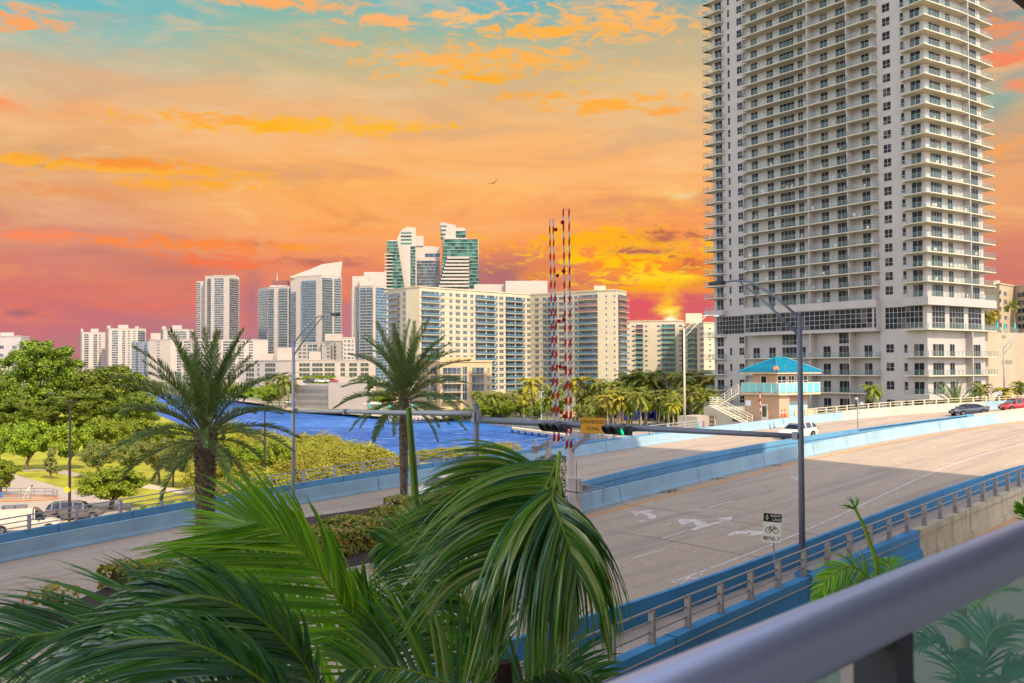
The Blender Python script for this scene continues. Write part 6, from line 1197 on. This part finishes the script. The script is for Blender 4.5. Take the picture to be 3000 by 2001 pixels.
oncar('sedan','dark blue grey sedan cresting the bridge behind the median barrier','sedan',paint('dark_blue_grey',(58,62,82),.25,.3),2838,1217,2800)
o=oncar('crossover','red SUV at the right edge, cresting the bridge behind the dark sedan','suv',paint('signal_red',(176,30,40),.25,.2),2980,1204,2900); 
oncar('coupe','white car with a dark windscreen passing behind the slim date palm','suv',paint('gloss_white',(224,220,222),.25),1300,1462,1300)
V=onz(66,1560); vd=Vector(at(250,1500,93)[:2])-Vector(onz(20,1575)[:2]); a_=math.atan2(.55,.83)
car('delivery_van','white service van with a roof rack beside the far railing at the left edge','van',paint('van_white',(196,188,174),.35),(V.x+.3,V.y,.02),R(20),'van')
vt=[o for o in C.objects if o.name.startswith('delivery_van')][0]; g=MB(); 
for y in (-.55,.55): g.tube([(-2.0,y,2.34),(.1,y,2.34)],.03,5)
for x in (-1.8,-.9,0): g.box(x-.03,x+.03,-.7,.7,2.18,2.37)
g.box(-1.9,-.1,-.28,.28,2.36,2.42); g.obj('roof_rack',mat('rack_grey',(86,96,112),.5,.1),vt)
W_=onz(213,1524); car('wagon','grey metallic wagon parked on the pale lot beneath the round tree','wagon',paint('grey_metallic',(128,118,118),.3,.5),(W_.x,W_.y+.6,.02),R(14))
CG='parked cars on the waterside garage deck'
for i,(px,cc_,lb) in enumerate(((922,(230,226,220),'white car parked on the garage roof, left of its twin'),(948,(232,228,226),'white car parked on the garage roof beside another white car'),(972,(180,60,56),'dark red car at the right end of the garage roof'),(906,(60,64,72),'dark car at the left end of the garage roof'))):
    p=at(px,1130,372); car('sedan',lb,'sedan',paint('parked_%d'%i,cc_),(p.x,p.y,at(963,1128,352).z+.6),R(160),'car',CG)
p=onz(847,1182); car('sedan','silver car parked on the quay left of the grey garage','sedan',paint('quay_silver',(210,210,214)),(p.x,p.y,.02),R(170))
p=onz(2565,1076+14.4*F/205); 
# small things of the far bank
def teal(px,py,lb,h=1.): q=onz(px,py); o=umbrella(q.x,q.y,0,lb,M_teal,'teal umbrellas on the waterside terrace'); o.scale=(1.1*h,)*3
for px,lb in ((1082,'closed teal umbrella under the white marquee, left'),(1111,'closed teal umbrella right of the white marquee'),(1142,'closed teal umbrella just left of the slim date palm trunk'),(1207,'closed teal umbrella right of the slim date palm trunk')): teal(px,1206,lb)
q=onz(1224,1204); t_=thing('open_umbrella','open turquoise umbrella beside the plain tan house wing','umbrella',tuple(q)); g=MB(); g.tube([(0,0,0),(0,0,2.5)],.04,6); g.obj('pole',M_alum,t_); g=MB(); g.tube([(0,0,2.1),(0,0,2.3),(0,0,2.7)],[1.7,1.2,.05],8); g.obj('canopy',M_teal,t_)
a=onz(1060,1203); b_=onz(1116,1205); t_=thing('marquee','white flat topped marquee on slim posts by the canal','tent',tuple(a)); d=b_-a; g=MB()
for k_ in (0,.5,1):
    for w_ in (0,3.): g.tube([tuple(d*k_+Vector((0,w_,0))),tuple(d*k_+Vector((0,w_,2.3)))],.07,6)
g.obj('post',M_gw,t_); g=MB(); n=8
for i in range(n): 
    p,q=d*(i/n),d*((i+1)/n); z0,z1=2.3+.45*math.sin(math.pi*i/n),2.3+.45*math.sin(math.pi*(i+1)/n); g.hexa([p+Vector((0,-.3,2.25)),q+Vector((0,-.3,2.25)),q+Vector((0,3.3,2.25)),p+Vector((0,3.3,2.25)),p+Vector((0,-.3,z0)),q+Vector((0,-.3,z1)),q+Vector((0,3.3,z1)),p+Vector((0,3.3,z0))])
g.obj('canopy',mat('canvas_white',(230,220,206),.8,.04),t_)
M_wood=mat('dock_wood',(178,158,128),.9,.2,2); a=onz(1142,1232); b_=onz(1312,1226); D=thing('wooden_dock','white railed wooden dock on dark pilings below the tan house','dock',tuple(a)); d=b_-a; nn=Vector((-.1,-1,0)); g=MB()
g.hexa([(0,-3,.1),(d.x,d.y-3,.1),(d.x,d.y+2,.1),(0,2,.1),(0,-3,.3),(d.x,d.y-3,.3),(d.x,d.y+2,.3),(0,2,.3)]); g.obj('deck',M_wood,D)
for i in range(15): p=d*(i/14); g=MB(); g.tube([(p.x,p.y-3,-1.6),(p.x,p.y-3,.5)],.16,7); g.obj('piling',mat('piling_dark',(70,56,44),.9,.2),D)
g=MB()
for z_ in (.65,1.,1.35): g.tube([(0,-2.9,z_),(d.x,d.y-2.9,z_)],.05,5)
for i in range(18): p=d*(i/17); g.box(p.x-.05,p.x+.05,p.y-2.95,p.y-2.85,.3,1.4)
g.obj('handrail',M_gw,D)
a=onz(1500,1256); b_=onz(1668,1278); D=thing('concrete_pier','long pale concrete pier at the waterline behind the raised gates','pier',tuple(a)); d=b_-a; g=MB(); g.hexa([(0,-1.5,-.1),(d.x,d.y-1.5,-.1),(d.x,d.y+2,-.1),(0,2,-.1),(0,-1.5,.35),(d.x,d.y-1.5,.35),(d.x,d.y+2,.35),(0,2,.35)]); g.obj('deck',mat('pier_concrete',(224,196,158),.85,.08,.5),D)
for i in range(9): p=d*(i/8); g=MB(); g.tube([(p.x,p.y-1.3,-1.6),(p.x,p.y-1.3,-.1)],.2,7); g.obj('piling',MATS['piling_dark'],D)
g=MB(); fp=[onz(1410+i*26,1226+i*1.1) for i in range(12)]; FN=thing('promenade_fence','thin grey picket fence along the promenade above the seawall','fence',tuple(fp[0])); o=Vector(fp[0])
for z_ in (.3,1.1): g.tube([tuple(p-o+Vector((0,0,z_))) for p in fp],.035,4)
for a_,b_ in zip(fp,fp[1:]):
    for k_ in range(8): p=a_.lerp(b_,k_/8)-o; g.box(p.x-.02,p.x+.02,p.y-.02,p.y+.02,0,1.2)
g.obj('pickets',M_galv,FN)
q=onz(1668,1246); t_=thing('tiki_hut','round thatched tiki hut behind the raised gates','hut',tuple(q)); g=MB(); g.tube([(0,0,2.2),(0,0,2.6),(0,0,5.)],[3.,2.5,.1],14); g.obj('thatch_roof',mat('thatch',(150,124,92),.95,.25,4,bump=.5),t_)
for a in range(6): g=MB(); x,y=2.1*math.cos(a*1.047),2.1*math.sin(a*1.047); g.tube([(x,y,0),(x,y,2.4)],.1,6); g.obj('post',M_bark,t_)
M_navy=mat('navy_canvas',(24,44,120),.8,.15,2)
for i,px in enumerate((1808,1842,1876,1908,1940)):
    q=onz(px,1232); t_=thing('cabana',['navy blue cabana, leftmost of the five by the pool','navy blue cabana, second of the five by the pool','navy blue cabana in the middle of the five by the pool','navy blue cabana, fourth of the five by the pool','navy blue cabana, rightmost of the five by the pool'][i],'cabana',tuple(q),0,'navy cabanas beside the pool'); g=MB()
    for x in (-1.2,1.2):
        for y in (-1.,1.): g.box(x-.05,x+.05,y-.05,y+.05,0,2.2)
    g.obj('frame',M_gw,t_); g=MB(); g.tube([(0,0,2.1),(0,0,2.5),(0,0,2.9)],[1.9,1.5,.2],4); g.box(-1.25,-.7,-1.1,-1.02,.1,2.1); g.box(.7,1.25,-1.1,-1.02,.1,2.1); g.box(-1.2,1.2,1.,1.05,.1,2.1); g.obj('canopy',M_navy,t_); g=MB(); g.box(-.9,.9,-.4,.5,.1,.5); g.obj('daybed',mat('cushion_orange',(206,140,70),.8,.2),t_)
flat('pool_deck',[onz(*p) for p in [(1740,1268),(1740,1238),(1990,1238),(2060,1262),(2040,1290),(1800,1290)]],.02,M_pave); flat('pool_water',[onz(*p) for p in [(1835,1252),(1880,1243),(1960,1243),(1985,1255),(1940,1268),(1850,1264)]],.05,mat('pool_blue',(110,190,190),.15,.1,.3))
# person walking bent over in the lot, and the bicycle rack beside the left tree
def figure(loc,rz,label,shirt,pants):
    V_=[(0,0,.92),(.10,0,1.12),(.30,0,1.30),(.40,0,1.38),(.50,0,1.45),(0,.10,.88),(.12,.11,.48),(-.02,.12,.06),(.12,.12,.02),(0,-.10,.88),(-.18,-.11,.5),(-.36,-.12,.1),(-.24,-.12,.04),(.28,.19,1.28),(.48,.24,1.10),(.70,.24,1.12),(.28,-.19,1.28),(.24,-.26,1.02),(.38,-.26,.80)]
    E=[(0,1),(1,2),(2,3),(3,4),(0,5),(5,6),(6,7),(7,8),(0,9),(9,10),(10,11),(11,12),(2,13),(13,14),(14,15),(2,16),(16,17),(17,18)]
    Rr=[.13,.14,.15,.06,.115,.09,.065,.045,.04,.09,.065,.045,.04,.06,.042,.035,.06,.042,.035]
    me=bpy.data.meshes.new('person'); me.from_pydata(V_,E,[]); o=bpy.data.objects.new('person',me); C.objects.link(o); md=o.modifiers.new('s','SKIN')
    for v,r_ in zip(me.skin_vertices[0].data,Rr): v.radius=(r_,r_)
    me.skin_vertices[0].data[0].use_root=True; sd_=o.modifiers.new('d','SUBSURF'); sd_.levels=1; sd_.render_levels=1
    dg=bpy.context.evaluated_depsgraph_get(); m2=bpy.data.meshes.new_from_object(o.evaluated_get(dg)); o.modifiers.clear(); o.data=m2
    for m_ in (mat('skin_tone',(176,124,92),.6,.05),shirt,pants): m2.materials.append(m_)
    for p in m2.polygons: c_=p.center; p.material_index=2 if c_.z<.93 and abs(c_.y)<.2 and c_.x<.2 else (1 if (c_.z<1.36 and c_.x<.42) else 0)
    o.location=loc; o.rotation_euler=(0,0,rz); tag(o,label,'person'); g=MB(); g.tube([(.50,0,1.47),(.51,0,1.55),(.50,0,1.585)],[.118,.1,.03],10); g.obj('hair',M_dark,o)
q=onz(79,1463); figure(tuple(q),R(10),'person in a pale shirt leaning forward on the paved lot',mat('pale_shirt',(196,206,178),.9,.05),mat('pale_trousers',(196,190,176),.9,.05))
g=MB(); q=onz(34,1462); BR=thing('bicycle_rack','low metal fence ring round the planter at the left edge','fence',tuple(q)); n=20; 
for z_ in (.25,.6,.95): g.tube([(5*math.cos(2*math.pi*i/n),2*math.sin(2*math.pi*i/n),z_) for i in range(n+1)],.03,4)
for i in range(n): g.box(5*math.cos(2*math.pi*i/n)-.03,5*math.cos(2*math.pi*i/n)+.03,2*math.sin(2*math.pi*i/n)-.03,2*math.sin(2*math.pi*i/n)+.03,0,1.); 
g.obj('rail',M_galv,BR); g=MB(); g.tube([(5.1*math.cos(2*math.pi*i/n),2.1*math.sin(2*math.pi*i/n),.1) for i in range(n+1)],.13,5); g.obj('kerb_ring',mat('terracotta',(190,130,90),.9,.1),BR); g=MB(); g.box(-.6,.0,-2.1,-2.04,.5,.95); g.obj('blue_panel',mat('panel_blue',(50,100,180),.6,0),BR)
# bird
b0=at(1445,537,185); BD=thing('bird','gliding bird with both wings spread against the orange sky','bird',tuple(b0),R(72)); M_bd2=mat('bird_brown',(96,64,34),.8,.1)
g=MB(); g.tube([(-.5,0,-.02),(-.25,0,0),(.05,0,.02),(.3,0,.03),(.42,0,.03),(.52,0,.0)],[.02,.07,.1,.08,.055,.01],8); g.obj('body',M_bd2,BD)
for s_,up_ in ((-1,.62),(1,.0)):
    g=MB(); pr_=[(0,.05,0),(.12,.35,.35*up_),(.06,.75,.8*up_),(-.12,1.1,1.15*up_)]; bk_=[(-.25,.05,0),(-.22,.35,.33*up_),(-.16,.75,.78*up_),(-.2,1.1,1.14*up_)]
    for i in range(3):
        a,b_,c_,d=pr_[i],pr_[i+1],bk_[i+1],bk_[i]; T=[(p[0],p[1]*s_,p[2]) for p in (a,b_,c_,d)]; g.hexa(T+[(p[0],p[1],p[2]+.02) for p in T])
    g.obj('wing',M_bd2,BD)
g=MB(); g.hexa([(-.5,-.03,-.02),(-.5,.03,-.02),(-.78,.11,-.04),(-.78,-.11,-.04),(-.5,-.03,.0),(-.5,.03,.0),(-.78,.11,-.03),(-.78,-.11,-.03)]); g.obj('tail',M_bd2,BD)
# pale plastic chairs on the tower balconies
g=MB(); g.box(-.25,.25,-.25,.25,.38,.43); g2=MB(); g2.box(-.25,.25,.2,.26,.43,.9); chp=None; CGp='pale chairs on the white tower balconies'; cr2=random.Random(3)
for k_ in range(60):
    i=cr2.randrange(-1,12); zz=H0+FL*i+.2
    if i==-1: zz=28.3
    if cr2.random()<.6: p=fr_.pt(cr2.uniform(1,35),0,-.9)
    else: p=Vector(bf.pt(cr2.uniform(1,19),0,.9))
    if chp is None:
        chp=thing('balcony_chair','pale chair standing on a balcony of the white tower','chair',(p[0],p[1],zz),0,CGp); M_ch=mat('chair_cream',(226,216,196),.6,.05); g.obj('seat',M_ch,chp); g2.obj('backrest',M_ch,chp)
        for x in (-.21,.21):
            for y in (-.21,.21): q=MB(); q.box(x-.03,x+.03,y-.03,y+.03,0,.38); q.obj('leg',M_ch,chp)
    else: dup(chp,(p[0],p[1],zz),cr2.uniform(0,6))
# ================================================================ OUR OWN BUILDING AND BALCONY
bd=Vector((.692,.722)); bo=Vector((-.722,.692))         # along the facade / outwards
# corner that throws the shadow edge across the road
E0=Vector((21.,84.3)); hd=Vector((math.cos(SUN_AZ),math.sin(SUN_AZ)))
A_=np.array([[bd.x,-hd.x],[bd.y,-hd.y]]); off_=-bo*1.35; s1,t1=np.linalg.solve(A_,np.array([E0.x-off_.x,E0.y-off_.y])); s1=float(s1)
OB=thing('balcony_tower','our own white apartment tower around the balcony, throwing the long shadow over the road','tower',(0,0,0)); HR=72.
pA=off_+bd*s1; pB=off_-bd*60; g=MB(); g.prism([tuple(pB),tuple(pA),tuple(pA-bo*22),tuple(pB-bo*22)],0,HR); g.obj('wall',M_white,OB)
f=Face(pB,pA); f.n=bo; cc=Coll(OB)
for j in range(2,24):
    z=-.2+3.05*j
    for i in range(14):
        a0=4+i*8.2
        if abs(a0-60)<9 and abs(z-12.9)<6: continue
        cc.add('window',window(f,a0,a0+4,z+.2,z+2.6,0,3,1),W_+[] if False else [M_frame,M_win],1)
cc.flush()
rdir=Vector(ray(4385,980)).normalized()
BL=thing('balcony','balcony with a thick brushed metal handrail and tinted glass panels in the lower right corner','balcony',(0,0,0))
pc=at(3000,1601,1.18); rz_=pc.z; pc=Vector((pc.x,pc.y)); g=MB()
g.tube([(pc.x+rdir.x*t_,pc.y+rdir.y*t_,rz_+rdir.z*t_) for t_ in (-3.2,-1.5,-.9,-.5,-.2,.2,.8,2.,3.4)],.0282,40,True)
M_hr=bpy.data.materials.new('brushed_handrail'); M_hr.use_nodes=True; t=NT(M_hr.node_tree); b=t.n['Principled BSDF']; b.inputs['Base Color'].default_value=(.42,.50,.76,1); b.inputs['Metallic'].default_value=.62; b.inputs['Roughness'].default_value=.36
tcn=t.n.new('ShaderNodeTexCoord'); bn=t.n.new('ShaderNodeBump'); bn.inputs['Strength'].default_value=.06; bn.inputs['Distance'].default_value=.002; t.l.new(t.noise(tcn.outputs['Object'],220,3,.6),bn.inputs['Height']); t.l.new(bn.outputs[0],b.inputs['Normal'])
g.obj('handrail',M_hr,BL,True)
def bp(t_,z,o=0.): return (pc.x+rdir.x*t_+bo.x*o,pc.y+rdir.y*t_+bo.y*o,z+(rdir.z*t_ if z>rz_-.5 else 0))
M_tg=glassmat('tinted_panel',(96,196,188),.36,.03)
for a,b_ in ((-3.1,-.475),(-.362,.028),(.04,1.2),(1.3,2.4)):
    g=MB(); g.hexa([bp(a,rz_-.96,-.006),bp(b_,rz_-.96,-.006),bp(b_,rz_-.96,.006),bp(a,rz_-.96,.006),bp(a,rz_-.027,-.006),bp(b_,rz_-.027,-.006),bp(b_,rz_-.027,.006),bp(a,rz_-.027,.006)]); g.obj('glass_panel',M_tg,BL)
for a in (-.380,-2.,1.25): g=MB(); g.hexa([bp(a-.018,rz_-1.,-.02),bp(a+.018,rz_-1.,-.02),bp(a+.018,rz_-1.,.02),bp(a-.018,rz_-1.,.02),bp(a-.018,rz_-.02,-.02),bp(a+.018,rz_-.02,-.02),bp(a+.018,rz_-.02,.02),bp(a-.018,rz_-.02,.02)]); g.obj('post',mat('post_dark',(52,54,70),.5,.05),BL)
q0=pc-bo*0; g=MB(); g.prism([bp(-3.3,0,.12)[:2],bp(3.5,0,.12)[:2],bp(3.5,0,-1.9)[:2],bp(-3.3,0,-1.9)[:2]],rz_-1.3,rz_-1.07); g.obj('floor',M_slab,BL)
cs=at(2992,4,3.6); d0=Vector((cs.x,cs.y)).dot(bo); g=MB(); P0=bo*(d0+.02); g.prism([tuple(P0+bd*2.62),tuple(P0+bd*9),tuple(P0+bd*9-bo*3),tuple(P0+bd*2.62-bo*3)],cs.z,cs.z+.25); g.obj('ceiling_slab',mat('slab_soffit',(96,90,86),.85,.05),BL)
# ================================================================ PALMS UNDER THE BALCONY
L_fg=leafmat('glossy_dark_fronds',[(36,88,34),(52,116,36),(76,138,36),(36,98,62),(84,146,48),(50,108,80),(24,66,30)],.2,.22,1.,0); L_fb=leafmat('bright_green_fronds',[(84,158,12),(112,182,18),(138,198,30),(64,136,16),(158,206,48),(92,158,52),(120,170,20)],.28,.36,.8,0); L_fd=leafmat('drooping_fronds',[(60,124,36),(98,158,38),(136,180,60),(48,108,44),(114,166,48),(32,80,36),(70,132,92),(150,176,84),(178,186,120)],.22,.32,1.,0)
M_rach=mat('green_rachis',(120,148,36),.5,.1,6); M_dtr=mat('fibrous_dark_trunk',(52,38,32),.95,.4,6,bump=.5)
def fpalm(label,crownpt,fr,trunk_r=.13,zb_=3.,tr=None,name='coconut_palm'):
    c_=at(*crownpt); root=thing(name,label,'palm',(c_.x,c_.y,zb_)); o0=Vector((c_.x,c_.y,zb_)); g=MB(); H=c_.z-zb_
    g.tube([(0,0,-.2),(.05,0,H*.5),(0,0,H*.94),(0,0,H+.25)],[trunk_r*1.2,trunk_r,trunk_r*.95,trunk_r*.5],14); g.obj('trunk',tr or M_pbark,root)
    for (pts,kw) in fr:
        kw=dict(kw); lm=kw.pop('mt',L_fg); sd_=kw.pop('seed',1); g=MB(); frond(g,[at(*p)-o0 for p in pts],r=random.Random(sd_),fold=True,**kw); g.obj('frond',[lm,M_rach],root)
    return root,o0
TC=Vector((0,-1,.15))                                    # blade plane faces the balcony
prA=lambda q: min(1,.5+2*q)*(1-.5*max(0,q-.55)/.45)
rootA,oA=fpalm('wind blown coconut palm with a bright green arching frond and a tall unopened spear',(1225,2260,6.4),[
 ([(1225,2200,6.4),(1130,1975,6.1),(1030,1815,5.95),(935,1675,5.9),(850,1580,5.9),(750,1528,5.95),(680,1550,6.05),(632,1598,6.1)],dict(mt=L_fb,n=104,ll=.98,lw=.0225,droop=.16,vee=.10,segs=9,up=TC,wind=Vector((-.6,.0,-.05)),bias=Vector((-.28,0,.0)),phi=(40,56),t0=.1,rw=.014,seed=3,prof=prA,sides=(.58,.9))),
 ([(1225,2200,6.5),(1085,1960,6.3),(930,1830,6.3),(790,1745,6.4),(660,1715,6.5),(540,1730,6.6)],dict(mt=L_fb,n=56,ll=.62,lw=.023,droop=.4,vee=.1,segs=6,up=TC,wind=Vector((-.15,0,-.1)),phi=(42,58),t0=.25,rw=.012,seed=5)),
 ([(1225,2250,6.6),(1040,2090,6.4),(860,1985,6.5),(690,1935,6.6),(520,1950,6.7)],dict(mt=L_fb,n=52,ll=.62,lw=.023,droop=.3,vee=.2,segs=6,up=TC,wind=Vector((-.15,0,.0)),phi=(42,58),t0=.2,rw=.012,seed=6)),
 ([(1225,2250,6.0),(1180,2050,5.9),(1130,1930,5.9),(1090,1810,6.0),(1060,1700,6.1)],dict(mt=L_fb,n=22,ll=.42,lw=.028,droop=.05,vee=.1,segs=5,up=TC,phi=(66,82),t0=.3,rw=.010,seed=7,wind=Vector((0,0,.15)))),
])
g=MB(); sp=[at(1262,2150,7.0)-oA,at(1245,1900,7.0)-oA,at(1228,1620,7.0)-oA,at(1213,1400,7.0)-oA,at(1197,1195,7.0)-oA]; g.tube([tuple(p) for p in sp],[.036,.034,.030,.026,.020],8); g.obj('spear',mat('spear_green',(92,124,30),.45,.3,5,stretch=(6,6,.6)),rootA)
fpalm('coconut palm at the lower left with dark blue sheened leaflets sweeping left',(1010,2330,4.9),[
 ([(1010,2250,4.9),(930,2010,4.6),(830,1870,4.5),(700,1775,4.5),(560,1745,4.55),(420,1775,4.6),(300,1840,4.7)],dict(n=84,ll=.78,lw=.0235,droop=.55,vee=.2,segs=8,up=Vector((-.2,-.75,.65)),wind=Vector((-.7,-.0,-.05)),phi=(54,70),t0=.12,rw=.012,seed=11,prof=prA,sides=(.5,1))),
 ([(1010,2280,5.2),(860,2070,5.),(680,1920,5.),(470,1838,5.1),(230,1846,5.2),(0,1876,5.3),(-200,1930,5.4)],dict(n=88,ll=.74,lw=.0235,droop=.35,vee=.1,segs=8,up=TC,wind=Vector((-.6,0,-.02)),phi=(50,68),t0=.14,rw=.012,seed=12,prof=prA,sides=(.9,.75))),
 ([(1010,2300,4.4),(900,2130,4.1),(760,1990,4.),(580,1890,4.),(380,1870,4.1),(200,1930,4.2)],dict(n=70,ll=.64,lw=.023,droop=.7,vee=.2,segs=8,up=Vector((0,-.7,.7)),wind=Vector((-.6,0,-.1)),phi=(54,70),t0=.1,rw=.012,seed=13,prof=prA,sides=(.5,1))),
 ([(1010,2320,4.2),(830,2200,3.9),(620,2120,3.9),(400,2080,4.),(180,2120,4.1)],dict(n=46,ll=.45,lw=.024,droop=.7,vee=.3,segs=7,up=Vector((0,-.5,.8)),wind=Vector((-.3,0,-.1)),phi=(38,54),t0=.1,rw=.013,seed=14)),
 ([(1010,2300,5.6),(700,2150,5.5),(400,2020,5.6),(120,1985,5.8),(-150,2010,6.)],dict(n=64,ll=.6,lw=.026,droop=.5,vee=.1,segs=6,up=TC,wind=Vector((-.25,0,-.1)),phi=(40,56),t0=.1,rw=.013,seed=15,sides=(.6,1))),
],.12)
fpalm('coconut palm with a tall frond folded over, its glossy leaflets hanging like a curtain',(1470,2060,6.1),[
 ([(1462,2040,6.1),(1450,1850,6.),(1480,1650,5.95),(1530,1480,5.85),(1585,1370,5.7),(1632,1385,5.5),(1640,1450,5.35)],dict(mt=L_fd,n=80,ll=.86,lw=.0235,droop=1.05,vee=.05,segs=8,up=Vector((.1,-.8,.5)),wind=Vector((-.5,0,-.1)),phi=(10,30),bias=Vector((-.9,-.1,-.1)),t1=.66,t0=.36,rw=.013,seed=21,prof=lambda q:min(1,.7+q)*(1-.3*q),sides=(.28,1))),
 ([(1640,1330,5.5),(1632,1400,5.35),(1618,1455,5.3),(1640,1520,5.2),(1668,1600,5.15),(1690,1680,5.15)],dict(mt=L_fd,n=78,ll=.84,lw=.0235,droop=2.6,vee=.1,segs=8,up=TC,wind=Vector((0,0,-.4)),phi=(10,52),bias=Vector((.1,-.1,-.35)),t0=.3,rw=.012,seed=22,prof=lambda q:1-.45*q,jit=.35)),
 ([(1600,1420,5.5),(1612,1465,5.4),(1600,1530,5.35),(1570,1620,5.3),(1545,1720,5.3)],dict(mt=L_fd,n=64,ll=.82,lw=.0235,droop=2.6,vee=.15,segs=8,up=TC,wind=Vector((-.2,0,-.4)),phi=(10,50),bias=Vector((-.2,-.1,-.35)),t0=.15,rw=.012,seed=23,prof=lambda q:1-.4*q,jit=.35)),
 ([(1640,1325,5.6),(1612,1400,5.5),(1560,1490,5.45),(1500,1580,5.4),(1450,1680,5.4)],dict(mt=L_fd,n=60,ll=.88,lw=.023,droop=1.5,vee=.1,segs=8,up=TC,wind=Vector((-.35,0,-.2)),bias=Vector((-.75,-.1,-.1)),phi=(10,40),t0=.1,rw=.012,seed=29,prof=lambda q:1-.3*q,jit=.3)),
 ([(1462,2060,6.3),(1400,1850,6.2),(1330,1700,6.2),(1230,1610,6.3),(1120,1590,6.4)],dict(mt=L_fd,n=56,ll=.55,lw=.023,droop=.8,vee=.1,segs=6,up=TC,wind=Vector((-.25,0,-.1)),phi=(40,54),t0=.2,rw=.012,seed=24)),
 ([(1462,2080,6.3),(1380,1950,6.2),(1270,1850,6.2),(1140,1810,6.3),(1010,1830,6.4)],dict(mt=L_fd,n=50,ll=.55,lw=.023,droop=.7,vee=.1,segs=6,up=TC,wind=Vector((-.25,0,-.05)),phi=(40,54),t0=.2,rw=.012,seed=25)),
 ([(1462,2080,6.0),(1330,2010,5.8),(1180,1960,5.8),(1020,1960,5.9)],dict(mt=L_fd,n=46,ll=.66,lw=.024,droop=.4,vee=.2,segs=6,up=TC,wind=Vector((-.25,0,-.1)),phi=(20,48),t0=.15,rw=.015,seed=26)),
 ([(1462,2080,6.4),(1540,1990,6.3),(1640,1960,6.3),(1760,1990,6.3)],dict(n=26,ll=.5,lw=.034,droop=.6,vee=.2,segs=5,up=TC,phi=(30,50),t0=.15,rw=.014,seed=27)),
 ([(1462,2060,6.5),(1420,1960,6.5),(1400,1870,6.6),(1410,1780,6.7)],dict(n=24,ll=.5,lw=.034,droop=.6,vee=.2,segs=5,up=TC,phi=(30,60),t0=.15,rw=.014,seed=28)),
],.12,3.,M_dtr)
rC,oC=fpalm('small palm right of the grey street lamp, with a bristle tipped spear',(2575,1860,19.),[
 ([(2575,1850,19),(2560,1720,18.8),(2500,1660,18.7),(2430,1690,18.6),(2390,1760,18.6)],dict(mt=L_fb,n=40,ll=.62,lw=.042,droop=1.1,vee=.2,segs=5,up=Vector((0,-.6,.8)),wind=Vector((-.4,0,-.2)),phi=(22,50),t0=.2,rw=.03,seed=31)),
 ([(2575,1850,19),(2540,1760,18.7),(2480,1720,18.6),(2400,1760,18.5)],dict(mt=L_fb,n=34,ll=.62,lw=.042,droop=1.1,vee=.3,segs=5,up=Vector((0,-.6,.8)),wind=Vector((-.4,0,-.1)),phi=(22,50),t0=.2,rw=.03,seed=32)),
 ([(2575,1850,19),(2600,1730,19),(2610,1660,19.2),(2590,1640,19.4)],dict(mt=L_fb,n=24,ll=.5,lw=.042,droop=.7,vee=.3,segs=4,phi=(22,50),t0=.2,rw=.03,seed=33)),
 ([(2575,1850,19),(2640,1760,19.3),(2700,1740,19.6)],dict(mt=L_fb,n=24,ll=.6,lw=.042,droop=.7,vee=.3,segs=4,phi=(22,50),t0=.2,rw=.03,seed=34)),
],.14,3.)
g=MB(); g.tube([tuple(at(*p)-oC) for p in ((2580,1800,19),(2566,1640,19),(2530,1540,19),(2505,1490,19))],[.05,.045,.035,.028],7); g.obj('spear',M_rach,rC); g=MB(); r=random.Random(4); b0=at(2505,1492,19)-oC
for i in range(14): d=Vector((r.uniform(-1,.35),r.uniform(-.4,.4),r.uniform(.0,1.1))).normalized(); g.tube([tuple(b0),tuple(b0+d*.16),tuple(b0+d*.3+Vector((-.04,0,-.05)))],[.012,.012,.003],4)
g.obj('spear_tip',L_fb,rC)
fpalm('palm between the bridge and the balcony, its frond tips showing over the handrail',(2820,1830,15.),[
 ([(2820,1830,15),(2790,1730,14.8),(2740,1700,14.7),(2680,1700,14.7),(2640,1725,14.7)],dict(n=36,ll=.42,lw=.034,droop=.3,vee=.25,segs=4,up=TC,phi=(30,58),t0=.2,rw=.02,seed=41,mt=L_fb)),
 ([(2820,1830,15),(2840,1720,15),(2880,1650,15.2),(2930,1625,15.3)],dict(n=26,ll=.3,lw=.03,droop=.3,vee=.25,segs=4,up=TC,phi=(40,64),t0=.2,rw=.02,seed=42,mt=L_fb)),
 ([(2820,1830,15),(2900,1740,15),(2980,1730,15)],dict(n=26,ll=.4,lw=.034,droop=.5,vee=.25,segs=4,phi=(30,60),t0=.2,rw=.02,seed=43,mt=L_fb))],.12,3.)
fpalm('palm at the right edge whose leaf tips rise just above the handrail',(3080,1640,13.),[([(3080,1640,13),(3040,1560,13),(3010,1500,13),(2985,1490,13)],dict(n=24,ll=.3,lw=.036,droop=.3,vee=.25,segs=4,up=TC,phi=(40,64),t0=.2,rw=.02,seed=44,mt=L_fb))],.12,3.)
fpalm('palm seen through the tinted balcony glass',(2860,2120,9.),[
 ([(2860,2120,9),(2820,1980,8.8),(2760,1890,8.8),(2690,1880,8.8)],dict(n=36,ll=.6,lw=.04,droop=.9,vee=.2,segs=5,phi=(22,50),t0=.2,rw=.02,seed=51)),
 ([(2860,2120,9),(2880,1960,8.8),(2900,1860,8.8),(2960,1820,8.8)],dict(n=36,ll=.6,lw=.04,droop=.9,vee=.2,segs=5,phi=(22,50),t0=.2,rw=.02,seed=52)),
 ([(2860,2120,9),(2900,2040,8.6),(2960,1970,8.5),(3050,1960,8.5)],dict(n=36,ll=.6,lw=.04,droop=.9,vee=.2,segs=5,phi=(22,50),t0=.2,rw=.02,seed=53)),
 ([(2860,2120,9),(2780,2060,8.6),(2690,2020,8.5),(2620,2030,8.5)],dict(n=36,ll=.6,lw=.04,droop=.9,vee=.2,segs=5,phi=(22,50),t0=.2,rw=.02,seed=54))],.13,3.)
